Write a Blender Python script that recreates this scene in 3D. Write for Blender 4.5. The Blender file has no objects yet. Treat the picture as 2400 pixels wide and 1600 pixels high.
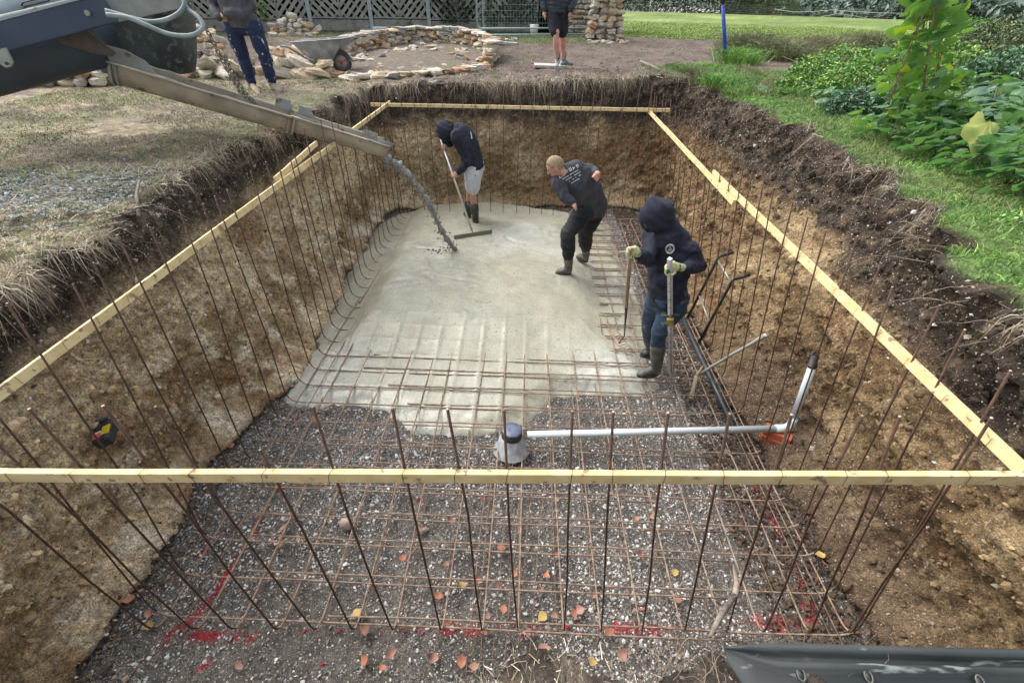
import bpy, math, random
import numpy as np
from math import radians, sin, cos, pi, sqrt
from mathutils import Vector, Matrix

# ------------------------------------------------------------------ camera, world, sun, exposure
S = bpy.context.scene
COL = S.collection
CAM_H, FPX, PITCH, YAW, ROLL = 3.1, 1080.0, radians(36.63), radians(1.4), radians(-1.36)
_f = np.array([-sin(YAW)*cos(PITCH), cos(YAW)*cos(PITCH), -sin(PITCH)])
_r0 = np.array([cos(YAW), sin(YAW), 0.0]); _u0 = np.cross(_r0, _f)
_r = cos(ROLL)*_r0 - sin(ROLL)*_u0; _u = sin(ROLL)*_r0 + cos(ROLL)*_u0
cam_d = bpy.data.cameras.new('camera'); cam = bpy.data.objects.new('camera', cam_d); COL.objects.link(cam)
cam.matrix_world = Matrix(((_r[0], _u[0], -_f[0], 0), (_r[1], _u[1], -_f[1], 0), (_r[2], _u[2], -_f[2], CAM_H), (0, 0, 0, 1)))
cam_d.sensor_width = 36; cam_d.lens = 36*FPX/2400; cam_d.clip_start = 0.05; cam_d.clip_end = 3000
S.camera = cam
W = bpy.data.worlds.new("World"); S.world = W; W.use_nodes = True
wn = W.node_tree; bg = wn.nodes['Background']
sky = wn.nodes.new('ShaderNodeTexSky'); sky.sky_type = 'NISHITA'; sky.sun_disc = False
SUN_EL, SUN_AZ = radians(52), radians(-60)      # azimuth from +Y towards +X
sky.sun_elevation = SUN_EL; sky.sun_rotation = SUN_AZ; sky.dust_density = 4; sky.air_density = 1
hs = wn.nodes.new('ShaderNodeHueSaturation'); hs.inputs['Saturation'].default_value = 0.35
wn.links.new(sky.outputs[0], hs.inputs['Color']); wn.links.new(hs.outputs[0], bg.inputs[0])
bg.inputs[1].default_value = 0.15
sd_ = bpy.data.lights.new('sun', 'SUN'); sun = bpy.data.objects.new('sun', sd_); COL.objects.link(sun)
sd_.energy = 0.85; sd_.angle = radians(50); sd_.color = (1, .96, .9)
sdir = Vector((sin(SUN_AZ)*cos(SUN_EL), cos(SUN_AZ)*cos(SUN_EL), sin(SUN_EL)))
sun.rotation_euler = sdir.to_track_quat('Z', 'Y').to_euler(); sun.location = (0, 0, 30)
S.view_settings.view_transform = 'Standard'; S.view_settings.look = 'None'
S.view_settings.gamma = 1; S.view_settings.use_curve_mapping = False; S.view_settings.exposure = 1.05
S.render.engine = 'CYCLES'; S.cycles.max_bounces = 5; S.cycles.diffuse_bounces = 3; S.cycles.glossy_bounces = 2
S.cycles.use_denoising = True

def at(px, py, x=None, y=None, z=None):
    """the point of the place seen at photograph position (px, py) on the plane x=, y= or z="""
    d = _f + _r*(px-1200)/FPX - _u*(py-800)/FPX
    t = (z-CAM_H)/d[2] if z is not None else (y/d[1] if y is not None else x/d[0])
    return np.array([0, 0, CAM_H]) + d*t

# ------------------------------------------------------------------ numpy noise
rng = np.random.default_rng(7); random.seed(7)
_tab = np.random.default_rng(3).random(1 << 16)
def vnoise(p):
    i = np.floor(p).astype(np.int64); f = p-i; f = f*f*(3-2*f); out = 0
    for dx in (0, 1):
        wx = f[:, 0] if dx else 1-f[:, 0]
        for dy in (0, 1):
            wy = f[:, 1] if dy else 1-f[:, 1]
            for dz in (0, 1):
                wz = f[:, 2] if dz else 1-f[:, 2]
                h = ((i[:, 0]+dx)*73856093 ^ (i[:, 1]+dy)*19349663 ^ (i[:, 2]+dz)*83492791)
                h = (h ^ (h >> 13)) & 0xFFFF
                out = out + wx*wy*wz*_tab[h]
    return out*2-1
def fbm(p, sc, octv=4, gain=.5):
    p = np.asarray(p, float)*sc; a = 1; o = 0; n = 0
    for k in range(octv):
        o = o + a*vnoise(p+k*17.3); n += a; a *= gain; p = p*2.03
    return o/n
def sstep(a, b, x):
    t = np.clip((x-a)/(b-a), 0, 1); return t*t*(3-2*t)
def lerp(a, b, t): return a+(b-a)*t

# ------------------------------------------------------------------ materials
def nt(name):
    m = bpy.data.materials.new(name); m.use_nodes = True; t = m.node_tree
    return m, t, t.nodes['Principled BSDF']
def mat(name, c1, c2=None, scale=8, rough=.7, bump=0, bscale=None, metal=0, spots=None, spot_th=.62, spot_scale=20, rough2=None, coat=0, detail=4, dist=.01, stretch=None):
    m, t, b = nt(name); N = t.nodes; L = t.links
    tc = N.new('ShaderNodeTexCoord'); src = tc.outputs['Object']
    if stretch:
        mp = N.new('ShaderNodeMapping'); mp.inputs['Scale'].default_value = stretch; L.new(src, mp.inputs[0]); src = mp.outputs[0]
    b.inputs['Roughness'].default_value = rough; b.inputs['Metallic'].default_value = metal
    b.inputs['Base Color'].default_value = (*c1, 1)
    col = None
    if c2 is not None:
        n = N.new('ShaderNodeTexNoise'); n.inputs['Scale'].default_value = scale; n.inputs['Detail'].default_value = detail; L.new(src, n.inputs['Vector'])
        r = N.new('ShaderNodeValToRGB'); r.color_ramp.elements[0].position = .35; r.color_ramp.elements[1].position = .65
        r.color_ramp.elements[0].color = (*c1, 1); r.color_ramp.elements[1].color = (*c2, 1)
        L.new(n.outputs[0], r.inputs[0]); col = r.outputs[0]
        if rough2 is not None:
            mr = N.new('ShaderNodeMapRange'); mr.inputs['To Min'].default_value = rough; mr.inputs['To Max'].default_value = rough2
            mr.inputs['From Min'].default_value = .35; mr.inputs['From Max'].default_value = .65
            L.new(n.outputs[0], mr.inputs[0]); L.new(mr.outputs[0], b.inputs['Roughness'])
    if spots is not None:
        n = N.new('ShaderNodeTexNoise'); n.inputs['Scale'].default_value = spot_scale; n.inputs['Detail'].default_value = 3; L.new(src, n.inputs['Vector'])
        r = N.new('ShaderNodeMapRange'); r.inputs['From Min'].default_value = spot_th; r.inputs['From Max'].default_value = spot_th+.06; L.new(n.outputs[0], r.inputs[0])
        mx = N.new('ShaderNodeMix'); mx.data_type = 'RGBA'; L.new(r.outputs[0], mx.inputs[0])
        if col: L.new(col, mx.inputs[6])
        else: mx.inputs[6].default_value = (*c1, 1)
        mx.inputs[7].default_value = (*spots, 1); col = mx.outputs[2]
    if col: L.new(col, b.inputs['Base Color'])
    if bump:
        n = N.new('ShaderNodeTexNoise'); n.inputs['Scale'].default_value = bscale or scale*3; n.inputs['Detail'].default_value = 5; L.new(src, n.inputs['Vector'])
        bp = N.new('ShaderNodeBump'); bp.inputs['Strength'].default_value = bump; bp.inputs['Distance'].default_value = dist
        L.new(n.outputs[0], bp.inputs['Height']); L.new(bp.outputs[0], b.inputs['Normal'])
    return m
def mat_attr(name, rough=.85, nscale=60, namp=.6, bump=.5, dist=.01, spots=None, spot_scale=90, spot_th=.68, rough_attr=False, fine=0, trans=0):
    """colour from the mesh's own Col attribute, broken up by noise"""
    m, t, b = nt(name); N = t.nodes; L = t.links
    a = N.new('ShaderNodeAttribute'); a.attribute_name = 'Col'; col = a.outputs['Color']
    tc = N.new('ShaderNodeTexCoord')
    if namp:
        n = N.new('ShaderNodeTexNoise'); n.inputs['Scale'].default_value = nscale; n.inputs['Detail'].default_value = 6; n.inputs['Roughness'].default_value = .65; L.new(tc.outputs['Object'], n.inputs['Vector'])
        mr = N.new('ShaderNodeMapRange'); mr.inputs['From Min'].default_value = .3; mr.inputs['From Max'].default_value = .7
        mr.inputs['To Min'].default_value = 1-namp; mr.inputs['To Max'].default_value = 1+namp; L.new(n.outputs[0], mr.inputs[0])
        fac = mr.outputs[0]
        if fine:
            nf = N.new('ShaderNodeTexNoise'); nf.inputs['Scale'].default_value = nscale*4.5; nf.inputs['Detail'].default_value = 4; nf.inputs['Roughness'].default_value = .7; L.new(tc.outputs['Object'], nf.inputs['Vector'])
            mf = N.new('ShaderNodeMapRange'); mf.inputs['From Min'].default_value = .33; mf.inputs['From Max'].default_value = .67; mf.inputs['To Min'].default_value = 1-fine; mf.inputs['To Max'].default_value = 1+fine; L.new(nf.outputs[0], mf.inputs[0])
            mm = N.new('ShaderNodeMath'); mm.operation = 'MULTIPLY'; L.new(fac, mm.inputs[0]); L.new(mf.outputs[0], mm.inputs[1]); fac = mm.outputs[0]
        mx = N.new('ShaderNodeVectorMath'); mx.operation = 'SCALE'; L.new(col, mx.inputs[0]); L.new(fac, mx.inputs['Scale']); col = mx.outputs[0]
    if spots is not None:
        n2 = N.new('ShaderNodeTexNoise'); n2.inputs['Scale'].default_value = spot_scale; n2.inputs['Detail'].default_value = 2; L.new(tc.outputs['Object'], n2.inputs['Vector'])
        r = N.new('ShaderNodeMapRange'); r.inputs['From Min'].default_value = spot_th; r.inputs['From Max'].default_value = spot_th+.03; L.new(n2.outputs[0], r.inputs[0])
        mx2 = N.new('ShaderNodeMix'); mx2.data_type = 'RGBA'; L.new(r.outputs[0], mx2.inputs[0]); L.new(col, mx2.inputs[6]); mx2.inputs[7].default_value = (*spots, 1); col = mx2.outputs[2]
    L.new(col, b.inputs['Base Color'])
    b.inputs['Roughness'].default_value = rough
    if rough_attr: L.new(a.outputs['Alpha'], b.inputs['Roughness'])
    if trans:
        b.inputs['Subsurface Weight'].default_value = 0
    if bump:
        n = N.new('ShaderNodeTexNoise'); n.inputs['Scale'].default_value = nscale*1.3; n.inputs['Detail'].default_value = 6; n.inputs['Roughness'].default_value = .7; L.new(tc.outputs['Object'], n.inputs['Vector'])
        bp = N.new('ShaderNodeBump'); bp.inputs['Strength'].default_value = bump; bp.inputs['Distance'].default_value = dist
        L.new(n.outputs[0], bp.inputs['Height']); L.new(bp.outputs[0], b.inputs['Normal'])
    return m

# ------------------------------------------------------------------ mesh helpers
def tagged(o, label=None, cat=None, group=None, kind=None):
    if label: o['label'] = label
    if cat: o['category'] = cat
    if group: o['group'] = group
    if kind: o['kind'] = kind
    return o
def empty(name, loc=(0, 0, 0), label=None, cat=None, group=None, rz=0):
    o = bpy.data.objects.new(name, None); COL.objects.link(o); o.location = loc; o.rotation_euler = (0, 0, rz)
    o.empty_display_size = .1
    return tagged(o, label, cat, group)
def link(name, me, parent=None, world=True):
    o = bpy.data.objects.new(name, me); COL.objects.link(o)
    if parent is not None:
        o.parent = parent
        if world:
            o.matrix_parent_inverse = Matrix.LocRotScale(parent.location, parent.rotation_euler, None).inverted() if parent.type == 'EMPTY' and parent.parent is None else Matrix()
    return o
def mesh_np(name, V, Fc, m, cols=None, smooth=False):
    """V (n,3), Fc (m,k) with constant k, cols (n,3|4)"""
    me = bpy.data.meshes.new(name); V = np.asarray(V, np.float32); Fc = np.asarray(Fc, np.int32)
    k = Fc.shape[1]; me.vertices.add(len(V)); me.vertices.foreach_set('co', V.ravel())
    me.loops.add(Fc.size); me.loops.foreach_set('vertex_index', Fc.ravel())
    me.polygons.add(len(Fc)); me.polygons.foreach_set('loop_start', np.arange(0, Fc.size, k, dtype=np.int32))
    me.polygons.foreach_set('loop_total', np.full(len(Fc), k, np.int32))
    me.polygons.foreach_set('use_smooth', np.full(len(Fc), smooth))
    if cols is not None:
        c = np.ones((len(V), 4), np.float32); c[:, :cols.shape[1]] = cols
        a = me.color_attributes.new('Col', 'FLOAT_COLOR', 'POINT'); a.data.foreach_set('color', c.ravel())
    me.update(calc_edges=True); me.materials.append(m); return me
class MB:
    """collects shapes with python lists; .build links them as one mesh object"""
    def __init__(s): s.v = []; s.f = []; s.sm = []
    def add(s, V, Fs, sm=False):
        o = len(s.v); s.v += [tuple(map(float, p)) for p in V]; s.f += [tuple(i+o for i in f) for f in Fs]; s.sm += [sm]*len(Fs); return s
    def box(s, c, h, R=None):
        c = np.array(c, float); R = np.eye(3) if R is None else np.array(R)
        V = [c+R@np.array([x*h[0], y*h[1], z*h[2]]) for x in (-1, 1) for y in (-1, 1) for z in (-1, 1)]
        return s.add(V, [(0, 1, 3, 2), (4, 6, 7, 5), (0, 4, 5, 1), (2, 3, 7, 6), (0, 2, 6, 4), (1, 5, 7, 3)])
    def beam(s, a, b, w, h, up=(0, 0, 1)):
        a = np.array(a, float); b = np.array(b, float); d = b-a; L = np.linalg.norm(d); d /= L
        sd = np.cross(d, up); sd /= np.linalg.norm(sd); u = np.cross(sd, d)
        return s.box((a+b)/2, (L/2, w/2, h/2), np.array([d, sd, u]).T)
    def tube(s, pts, r, n=8, cap=True, sm=True, sq=1):
        P = [np.array(p, float) for p in pts]; m = len(P); R = r if hasattr(r, '__len__') else [r]*m
        T = []
        for i in range(m):
            d = P[min(i+1, m-1)]-P[max(i-1, 0)]; T.append(d/max(1e-9, np.linalg.norm(d)))
        a = np.array([0, 0, 1.]) if abs(T[0][2]) < .9 else np.array([1., 0, 0])
        nrm = np.cross(T[0], a); nrm /= np.linalg.norm(nrm); V = []
        for i in range(m):
            nrm = nrm-T[i]*(nrm@T[i]); nrm /= max(1e-9, np.linalg.norm(nrm)); bn = np.cross(T[i], nrm)
            for k in range(n):
                t = 2*pi*k/n; V.append(P[i]+R[i]*(cos(t)*nrm+sin(t)*bn*sq))
        F = [(i*n+k, i*n+(k+1) % n, (i+1)*n+(k+1) % n, (i+1)*n+k) for i in range(m-1) for k in range(n)]
        if cap: F += [tuple(range(n-1, -1, -1)), tuple(range((m-1)*n, m*n))]
        return s.add(V, F, sm)
    def loft(s, secs, n=16, cap=True):
        """secs: (centre, u half-axis vector, v half-axis vector)"""
        V = []; m = len(secs)
        for c, u, v in secs:
            c, u, v = map(lambda q: np.array(q, float), (c, u, v))
            for k in range(n):
                t = 2*pi*k/n; V.append(c+cos(t)*u+sin(t)*v)
        F = [(i*n+k, i*n+(k+1) % n, (i+1)*n+(k+1) % n, (i+1)*n+k) for i in range(m-1) for k in range(n)]
        if cap: F += [tuple(range(n-1, -1, -1)), tuple(range((m-1)*n, m*n))]
        return s.add(V, F, True)
    def ball(s, c, r, n=12, m=8, R=None):
        c = np.array(c, float); r = np.array(r if hasattr(r, '__len__') else (r, r, r), float); R = np.eye(3) if R is None else np.array(R)
        V = [c+R@(r*np.array([0, 0, 1.]))]
        for i in range(1, m):
            for k in range(n):
                V.append(c+R@(r*np.array([sin(pi*i/m)*cos(2*pi*k/n), sin(pi*i/m)*sin(2*pi*k/n), cos(pi*i/m)])))
        V.append(c-R@(r*np.array([0, 0, 1.]))); F = [(0, 1+k, 1+(k+1) % n) for k in range(n)]
        for i in range(m-2):
            F += [(1+i*n+k, 1+(i+1)*n+k, 1+(i+1)*n+(k+1) % n, 1+i*n+(k+1) % n) for k in range(n)]
        e = 1+(m-1)*n; F += [(e, 1+(m-2)*n+(k+1) % n, 1+(m-2)*n+k) for k in range(n)]
        return s.add(V, F, True)
    def rounded(s, pts, radii, n=12):
        """tube with rounded ends"""
        P = [np.array(p, float) for p in pts]; d0 = P[0]-P[1]; d0 /= np.linalg.norm(d0); d1 = P[-1]-P[-2]; d1 /= np.linalg.norm(d1)
        r0, r1 = radii[0], radii[-1]
        pp = [P[0]+d0*r0*.95, P[0]+d0*r0*.7]+P+[P[-1]+d1*r1*.7, P[-1]+d1*r1*.95]
        rr = [r0*.3, r0*.72]+list(radii)+[r1*.72, r1*.3]
        return s.tube(pp, rr, n)
    def mesh(s, name, m):
        me = bpy.data.meshes.new(name); me.from_pydata(s.v, [], s.f); me.polygons.foreach_set('use_smooth', s.sm)
        for q in (m if isinstance(m, (list, tuple)) else [m]): me.materials.append(q)
        me.update(); return me
    def build(s, name, m, parent=None, label=None, bevel=0, **kw):
        o = link(name, s.mesh(name, m), parent)
        if label: o['label'] = label
        if bevel:
            b = o.modifiers.new('bevel', 'BEVEL'); b.width = bevel; b.segments = 2; b.limit_method = 'ANGLE'
        return o
def blend(mb, name, m, parent, voxel=.012, smooth=4, wr=0, wsc=9, wstretch=(1, 1, .6), label=None, seed=0):
    """one continuous surface out of overlapping shapes, with cloth folds of height wr"""
    o = mb.build(name, m, parent, label)
    r = o.modifiers.new('r', 'REMESH'); r.mode = 'VOXEL'; r.voxel_size = voxel; r.use_smooth_shade = True
    sm = o.modifiers.new('s', 'SMOOTH'); sm.factor = .5; sm.iterations = smooth
    dg = bpy.context.evaluated_depsgraph_get(); me = bpy.data.meshes.new_from_object(o.evaluated_get(dg)); o.modifiers.clear()
    old = o.data; o.data = me; bpy.data.meshes.remove(old)
    if wr:
        n = len(me.vertices); co = np.empty(n*3, np.float32); no = np.empty(n*3, np.float32)
        me.vertices.foreach_get('co', co); me.vertices.foreach_get('normal', no); co = co.reshape(-1, 3); no = no.reshape(-1, 3)
        q = co*np.array(wstretch)+seed; d = fbm(q, wsc, 3); d = 1-np.abs(d)*2.2
        d2 = fbm(co+5+seed, wsc*.35, 2)
        me.vertices.foreach_set('co', (co+no*(wr*(d-.45)+wr*.8*d2)[:, None]).ravel())
    me.polygons.foreach_set('use_smooth', np.full(len(me.polygons), True)); me.update()
    return o

# stones: template of distorted low polyhedra
def ico():
    t = (1+5**.5)/2
    V = np.array([(-1, t, 0), (1, t, 0), (-1, -t, 0), (1, -t, 0), (0, -1, t), (0, 1, t), (0, -1, -t), (0, 1, -t), (t, 0, -1), (t, 0, 1), (-t, 0, -1), (-t, 0, 1)], float)
    F = np.array([(0, 11, 5), (0, 5, 1), (0, 1, 7), (0, 7, 10), (0, 10, 11), (1, 5, 9), (5, 11, 4), (11, 10, 2), (10, 7, 6), (7, 1, 8), (3, 9, 4), (3, 4, 2), (3, 2, 6), (3, 6, 8), (3, 8, 9), (4, 9, 5), (2, 4, 11), (6, 2, 10), (8, 6, 7), (9, 8, 1)])
    return V/np.linalg.norm(V[0]), F
ICV, ICF = ico()
OCV = np.array([(1, 0, 0), (-1, 0, 0), (0, 1, 0), (0, -1, 0), (0, 0, 1), (0, 0, -1)], float)
OCF = np.array([(0, 2, 4), (2, 1, 4), (1, 3, 4), (3, 0, 4), (2, 0, 5), (1, 2, 5), (3, 1, 5), (0, 3, 5)])
def rand_rot(n, rg):
    q = rg.normal(size=(n, 4)); q /= np.linalg.norm(q, axis=1)[:, None]; w, x, y, z = q.T
    return np.stack([np.stack([1-2*(y*y+z*z), 2*(x*y-z*w), 2*(x*z+y*w)], 1), np.stack([2*(x*y+z*w), 1-2*(x*x+z*z), 2*(y*z-x*w)], 1), np.stack([2*(x*z-y*w), 2*(y*z+x*w), 1-2*(x*x+y*y)], 1)], 1)
def pebbles(P, size, cols, rg, tpl='oct', flat=.7):
    V0, F0 = (ICV, ICF) if tpl == 'ico' else (OCV, OCF)
    n = len(P); k = len(V0)
    sc = np.stack([rg.uniform(.7, 1.25, n), rg.uniform(.6, 1.1, n), rg.uniform(.35, .8, n)], 1)*size[:, None]
    V = V0[None]*(1+rg.uniform(-.22, .22, (n, k, 1)))*sc[:, None, :]
    V = np.einsum('nij,nkj->nki', rand_rot(n, rg), V); V[:, :, 2] *= flat
    V = V+P[:, None, :]
    F = F0[None]+(np.arange(n)*k)[:, None, None]
    return V.reshape(-1, 3), F.reshape(-1, 3), np.repeat(cols, k, 0)
def blades(P, D, L, w, cols, rg, droop=.3):
    """grass blades: 2-segment strips; P root, D unit direction, L length"""
    n = len(P); side = np.cross(D, rg.normal(size=(n, 3))); side /= np.linalg.norm(side, axis=1)[:, None]+1e-9
    side = side*w[:, None]; dn = np.array([0, 0, -1.])
    bend = rg.normal(size=(n, 3))*.25; bend[:, 2] *= .3
    m = P+D*(L*.55)[:, None]+bend*(L*.25)[:, None]; t = P+(D+bend)*L[:, None]+dn*(L*droop)[:, None]
    V = np.stack([P-side, P+side, m-side*.7, m+side*.7, t], 1)
    F = np.array([(0, 1, 3), (0, 3, 2), (2, 3, 4)])[None]+(np.arange(n)*5)[:, None, None]
    return V.reshape(-1, 3), F.reshape(-1, 3), np.repeat(cols, 5, 0)
def cat(parts):
    V = []; F = []; C = []; o = 0
    for v, f, c in parts: V.append(v); F.append(f+o); C.append(c); o += len(v)
    return np.concatenate(V), np.concatenate(F), np.concatenate(C)

# ------------------------------------------------------------------ common materials
M = {}
M['earth'] = mat_attr('earth', rough=.9, nscale=24, namp=.6, bump=1.0, dist=.03, spots=(.55, .48, .36), spot_scale=75, spot_th=.655, fine=.7)
M['ground'] = mat_attr('ground', rough=.95, nscale=16, namp=.55, bump=.9, dist=.03, fine=.5, spots=(.45, .40, .30), spot_scale=42, spot_th=.69)
M['stone_attr'] = mat_attr('loose_stone', rough=.75, nscale=120, namp=.25, bump=.3, dist=.003)
M['grass'] = mat_attr('grass_blade', rough=.6, nscale=3, namp=.25, bump=0)
M['leafm'] = mat_attr('leaf_mass', rough=.5, nscale=9, namp=.3, bump=0)
M['rebar'] = mat('rusty_rebar', (.060, .034, .024), (.13, .07, .042), 30, rough=.8, bump=.5, bscale=180, dist=.002)
M['rebar_floor'] = mat('weathered_rebar', (.19, .12, .08), (.36, .27, .20), 25, rough=.75, bump=.4, bscale=200, dist=.002)
M['cut_end'] = mat('cut_steel_end', (.5, .4, .3), rough=.6)
M['wood'] = mat('new_pine', (.66, .5, .24), (.78, .64, .34), 5, rough=.65, bump=.25, bscale=40, spots=(.30, .22, .13), spot_th=.61, spot_scale=7, stretch=(3, 3, 3), dist=.002)
M['wire'] = mat('black_tie_wire', (.02, .018, .016), rough=.6)

# ------------------------------------------------------------------ pit and ground
KEY = np.array([  # base x, base y, top x, top y, top z
(-2.6, .3, -2.75, .1, 1.8), (-2.58, 1.1, -2.85, 1.0, 1.8), (-2.6, 1.7, -2.92, 1.7, 1.8), (-2.62, 2.7, -2.86, 2.6, 1.8), (-2.38, 3.3, -2.85, 3.1, 1.8),
(-2.42, 4.2, -3.1, 4.0, 1.8), (-2.5, 5.5, -3.12, 5.1, 1.8), (-2.6, 6.8, -2.98, 6.2, 1.82), (-2.62, 7.7, -2.88, 7.5, 1.85), (-2.4, 8.1, -2.82, 8.4, 1.88),
(-1.9, 8.2, -2.2, 8.5, 1.93), (-1, 8.35, -1.2, 8.6, 1.96), (0, 8.5, -.2, 8.8, 1.98), (1, 8.55, 1.1, 9.05, 2.02), (1.9, 8.55, 2.1, 9.45, 2.05), (2.4, 8.2, 2.9, 9.2, 2.06),
(2.45, 7.5, 2.95, 7.8, 2.0), (2.4, 6.3, 3.0, 6.2, 2.0), (2.33, 5.3, 3.0, 5.0, 2.0), (2.22, 4.2, 2.86, 3.9, 2.0), (2.2, 3.4, 2.74, 3.2, 2.0),
(2.23, 2.4, 2.67, 2.7, 2.0), (2.3, 1.8, 2.42, 2.1, 2.0), (2.38, 1.2, 2.32, 1.6, 2.0), (2.4, .5, 2.3, .8, 1.98), (2.2, .3, 1.95, .40, 1.92),
(1.5, .25, 1.2, .36, 1.88), (.8, .25, .66, .40, 1.86), (.3, .25, .32, .41, 1.85), (.08, .25, .04, .38, 1.84), (-.15, .25, -.2, .15, 1.82), (-1.2, .25, -1.2, .12, 1.82), (-2.3, .25, -2.45, .08, 1.8)])
def loop_interp(K, step):
    n = len(K); out = []; idx = []
    for i in range(n):
        p0, p1, p2, p3 = K[i-1], K[i], K[(i+1) % n], K[(i+2) % n]
        L = max(np.linalg.norm(p2[:2]-p1[:2]), np.linalg.norm(p2[2:4]-p1[2:4])); c = max(2, int(L/step))
        for k in range(c):
            t = k/c
            out.append(.5*((2*p1)+(-p0+p2)*t+(2*p0-5*p1+4*p2-p3)*t*t+(-p0+3*p1-3*p2+p3)*t**3))
    return np.array(out)
RING = loop_interp(KEY, .022); NR = len(RING)
NT = 84
T = np.linspace(0, 1, NT)
B = np.concatenate([RING[:, :2], np.zeros((NR, 1))], 1); TP = RING[:, 2:5]
WV = B[:, None, :]*(1-T)[None, :, None]+TP[:, None, :]*T[None, :, None]
tang = np.roll(RING[:, 2:4], -3, 0)-np.roll(RING[:, 2:4], 3, 0); tang /= np.linalg.norm(tang, axis=1)[:, None]
inw = np.stack([tang[:, 1], -tang[:, 0], np.zeros(NR)], 1)   # towards the pit
zz = WV[:, :, 2].reshape(-1); flat = WV.reshape(-1, 3); inf = np.repeat(inw, NT, 0); tf = np.tile(T, NR)
right = sstep(1.5, 2.1, flat[:, 0])
# undercut on the right wall below a sloping ledge
ledge = lerp(.95, 1.15, sstep(1, 5, flat[:, 1]))+.12*fbm(flat*[1, 1, 0], 1.3, 3)
under = right*sstep(0, .05, ledge-zz)*(1-sstep(4.0, 5.2, flat[:, 1]))
off = .09*fbm(flat, 1.1, 3)+.06*fbm(flat, 4, 3)+.045*fbm(flat*[1, 1, 1.3], 10, 3)+.022*(1-np.abs(fbm(flat+50, 17, 3))*2.5)
rid = 1-np.abs(fbm(flat+9, 7, 3))*2
off += right*.045*rid + .014*fbm(flat, 36, 2)
off += right*(.07*fbm(flat+60, 2.6, 3)+.05*(1-np.abs(fbm(flat+80, 3.4, 3))*2.6)*sstep(1.6, 1.1, zz))
off -= .24*under*(1-.7*sstep(.5, 0, zz))
off += .055*sstep(.80, .97, tf)*(1+2.6*fbm(flat, 3.5, 3))          # turf lip leans out
off += .20*sstep(.30, 0, zz)**2*(1+.6*fbm(flat, 3, 2))            # crumbled toe
off *= np.where(tf < .02, .7, 1)
flat2 = flat+inf*off[:, None]
flat2[:, 2] += (.03+.035*sstep(.8, 1, tf))*fbm(flat+3, 6, 3)*sstep(0, .1, tf)
flat2[:, 2] = np.where(tf == 0, -.06, flat2[:, 2])
n1 = fbm(flat, 1.6, 4); n2 = fbm(flat+31, 6, 4); n3 = fbm(flat*[1, 1, 3]+77, 2.2, 3)
left = sstep(-1.6, -2.2, flat[:, 0])
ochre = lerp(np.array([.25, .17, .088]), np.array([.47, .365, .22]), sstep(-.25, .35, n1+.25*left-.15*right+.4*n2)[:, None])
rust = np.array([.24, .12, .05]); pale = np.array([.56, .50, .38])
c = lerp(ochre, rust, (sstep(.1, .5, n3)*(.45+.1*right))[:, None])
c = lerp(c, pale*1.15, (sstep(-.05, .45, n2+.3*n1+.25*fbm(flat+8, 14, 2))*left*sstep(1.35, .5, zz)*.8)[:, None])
c = c*(1+.30*fbm(flat+21, 13, 3)+.25*fbm(flat+5, 30, 2))[:, None].clip(.4, 1.7)
top_line = 1.42+.16*n1+.06*n2+.02*right*sstep(2, 5, flat[:, 1])+.12*left*0
soil = lerp(np.array([.048, .036, .027]), np.array([.17, .13, .095]), sstep(-.1, .55, fbm(flat+14, 12, 3)+.4*n2)[:, None])
c = lerp(c, soil, sstep(-.16, .10, zz-top_line)[:, None])
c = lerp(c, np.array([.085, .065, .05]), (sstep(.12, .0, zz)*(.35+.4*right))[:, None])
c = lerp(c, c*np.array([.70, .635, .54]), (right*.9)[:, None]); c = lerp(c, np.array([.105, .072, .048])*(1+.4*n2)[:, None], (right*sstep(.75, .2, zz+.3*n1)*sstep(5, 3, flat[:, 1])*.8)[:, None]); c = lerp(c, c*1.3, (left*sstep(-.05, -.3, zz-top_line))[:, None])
wi = np.arange(NR)[:, None]*NT+np.arange(NT-1)[None]; wj = ((np.arange(NR)+1) % NR)[:, None]*NT+np.arange(NT-1)[None]
WF = np.stack([wi, wj, wj+1, wi+1], -1).reshape(-1, 4)
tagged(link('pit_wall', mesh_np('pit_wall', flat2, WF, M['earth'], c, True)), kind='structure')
lipV = flat2.reshape(NR, NT, 3)[:, -1]; lipC = c.reshape(NR, NT, 3)[:, -1]
# outer ground rings
def gz(x, y):
    l = 1.8+.04*sstep(4, 9, y)+.03*sstep(2, 9, y)
    r = 2.0+.05*sstep(6, 10, y)
    g = lerp(l, r, sstep(-3.4, 2.5, x)); bk = lerp(2.08, 2.22, sstep(12, 17, y))
    g = lerp(g, bk, sstep(8.5, 15.5, y)); far = sstep(60, 220, np.hypot(x, y))
    return g-12*far
ds = [0.0]; st = .022
while ds[-1] < 900: ds.append(ds[-1]+st); st = st*1.045 if ds[-1] < 9 else st*1.16
ds = np.array(ds); ND = len(ds)
ctr = np.array([0, 4.3]); od = RING[:, 2:4]-ctr; od /= np.linalg.norm(od, axis=1)[:, None]
out_n = -inw[:, :2]
w_n = np.exp(-ds/.6)[None, :, None]
dirs = out_n[:, None]*w_n+od[:, None]*(1-w_n); dirs /= np.linalg.norm(dirs, axis=2)[:, :, None]
gxy = lipV[:, None, :2]+dirs*ds[None, :, None]
X = gxy[:, :, 0].ravel(); Y = gxy[:, :, 1].ravel(); Dd = np.tile(ds, NR)
lz = np.repeat(lipV[:, 2], ND)
Z = lerp(lz+.03*sstep(0, .1, Dd), gz(X, Y), sstep(.1, 2.2, Dd))
GP = np.stack([X, Y, np.zeros_like(X)], 1)
near_f = np.exp(-np.maximum(Dd-1, 0)/14)
Z = Z+near_f*(.035*fbm(GP, 1.2, 3)+.018*fbm(GP, 5, 3)+.01*fbm(GP, 17, 2)*sstep(0, .06, Dd))
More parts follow.
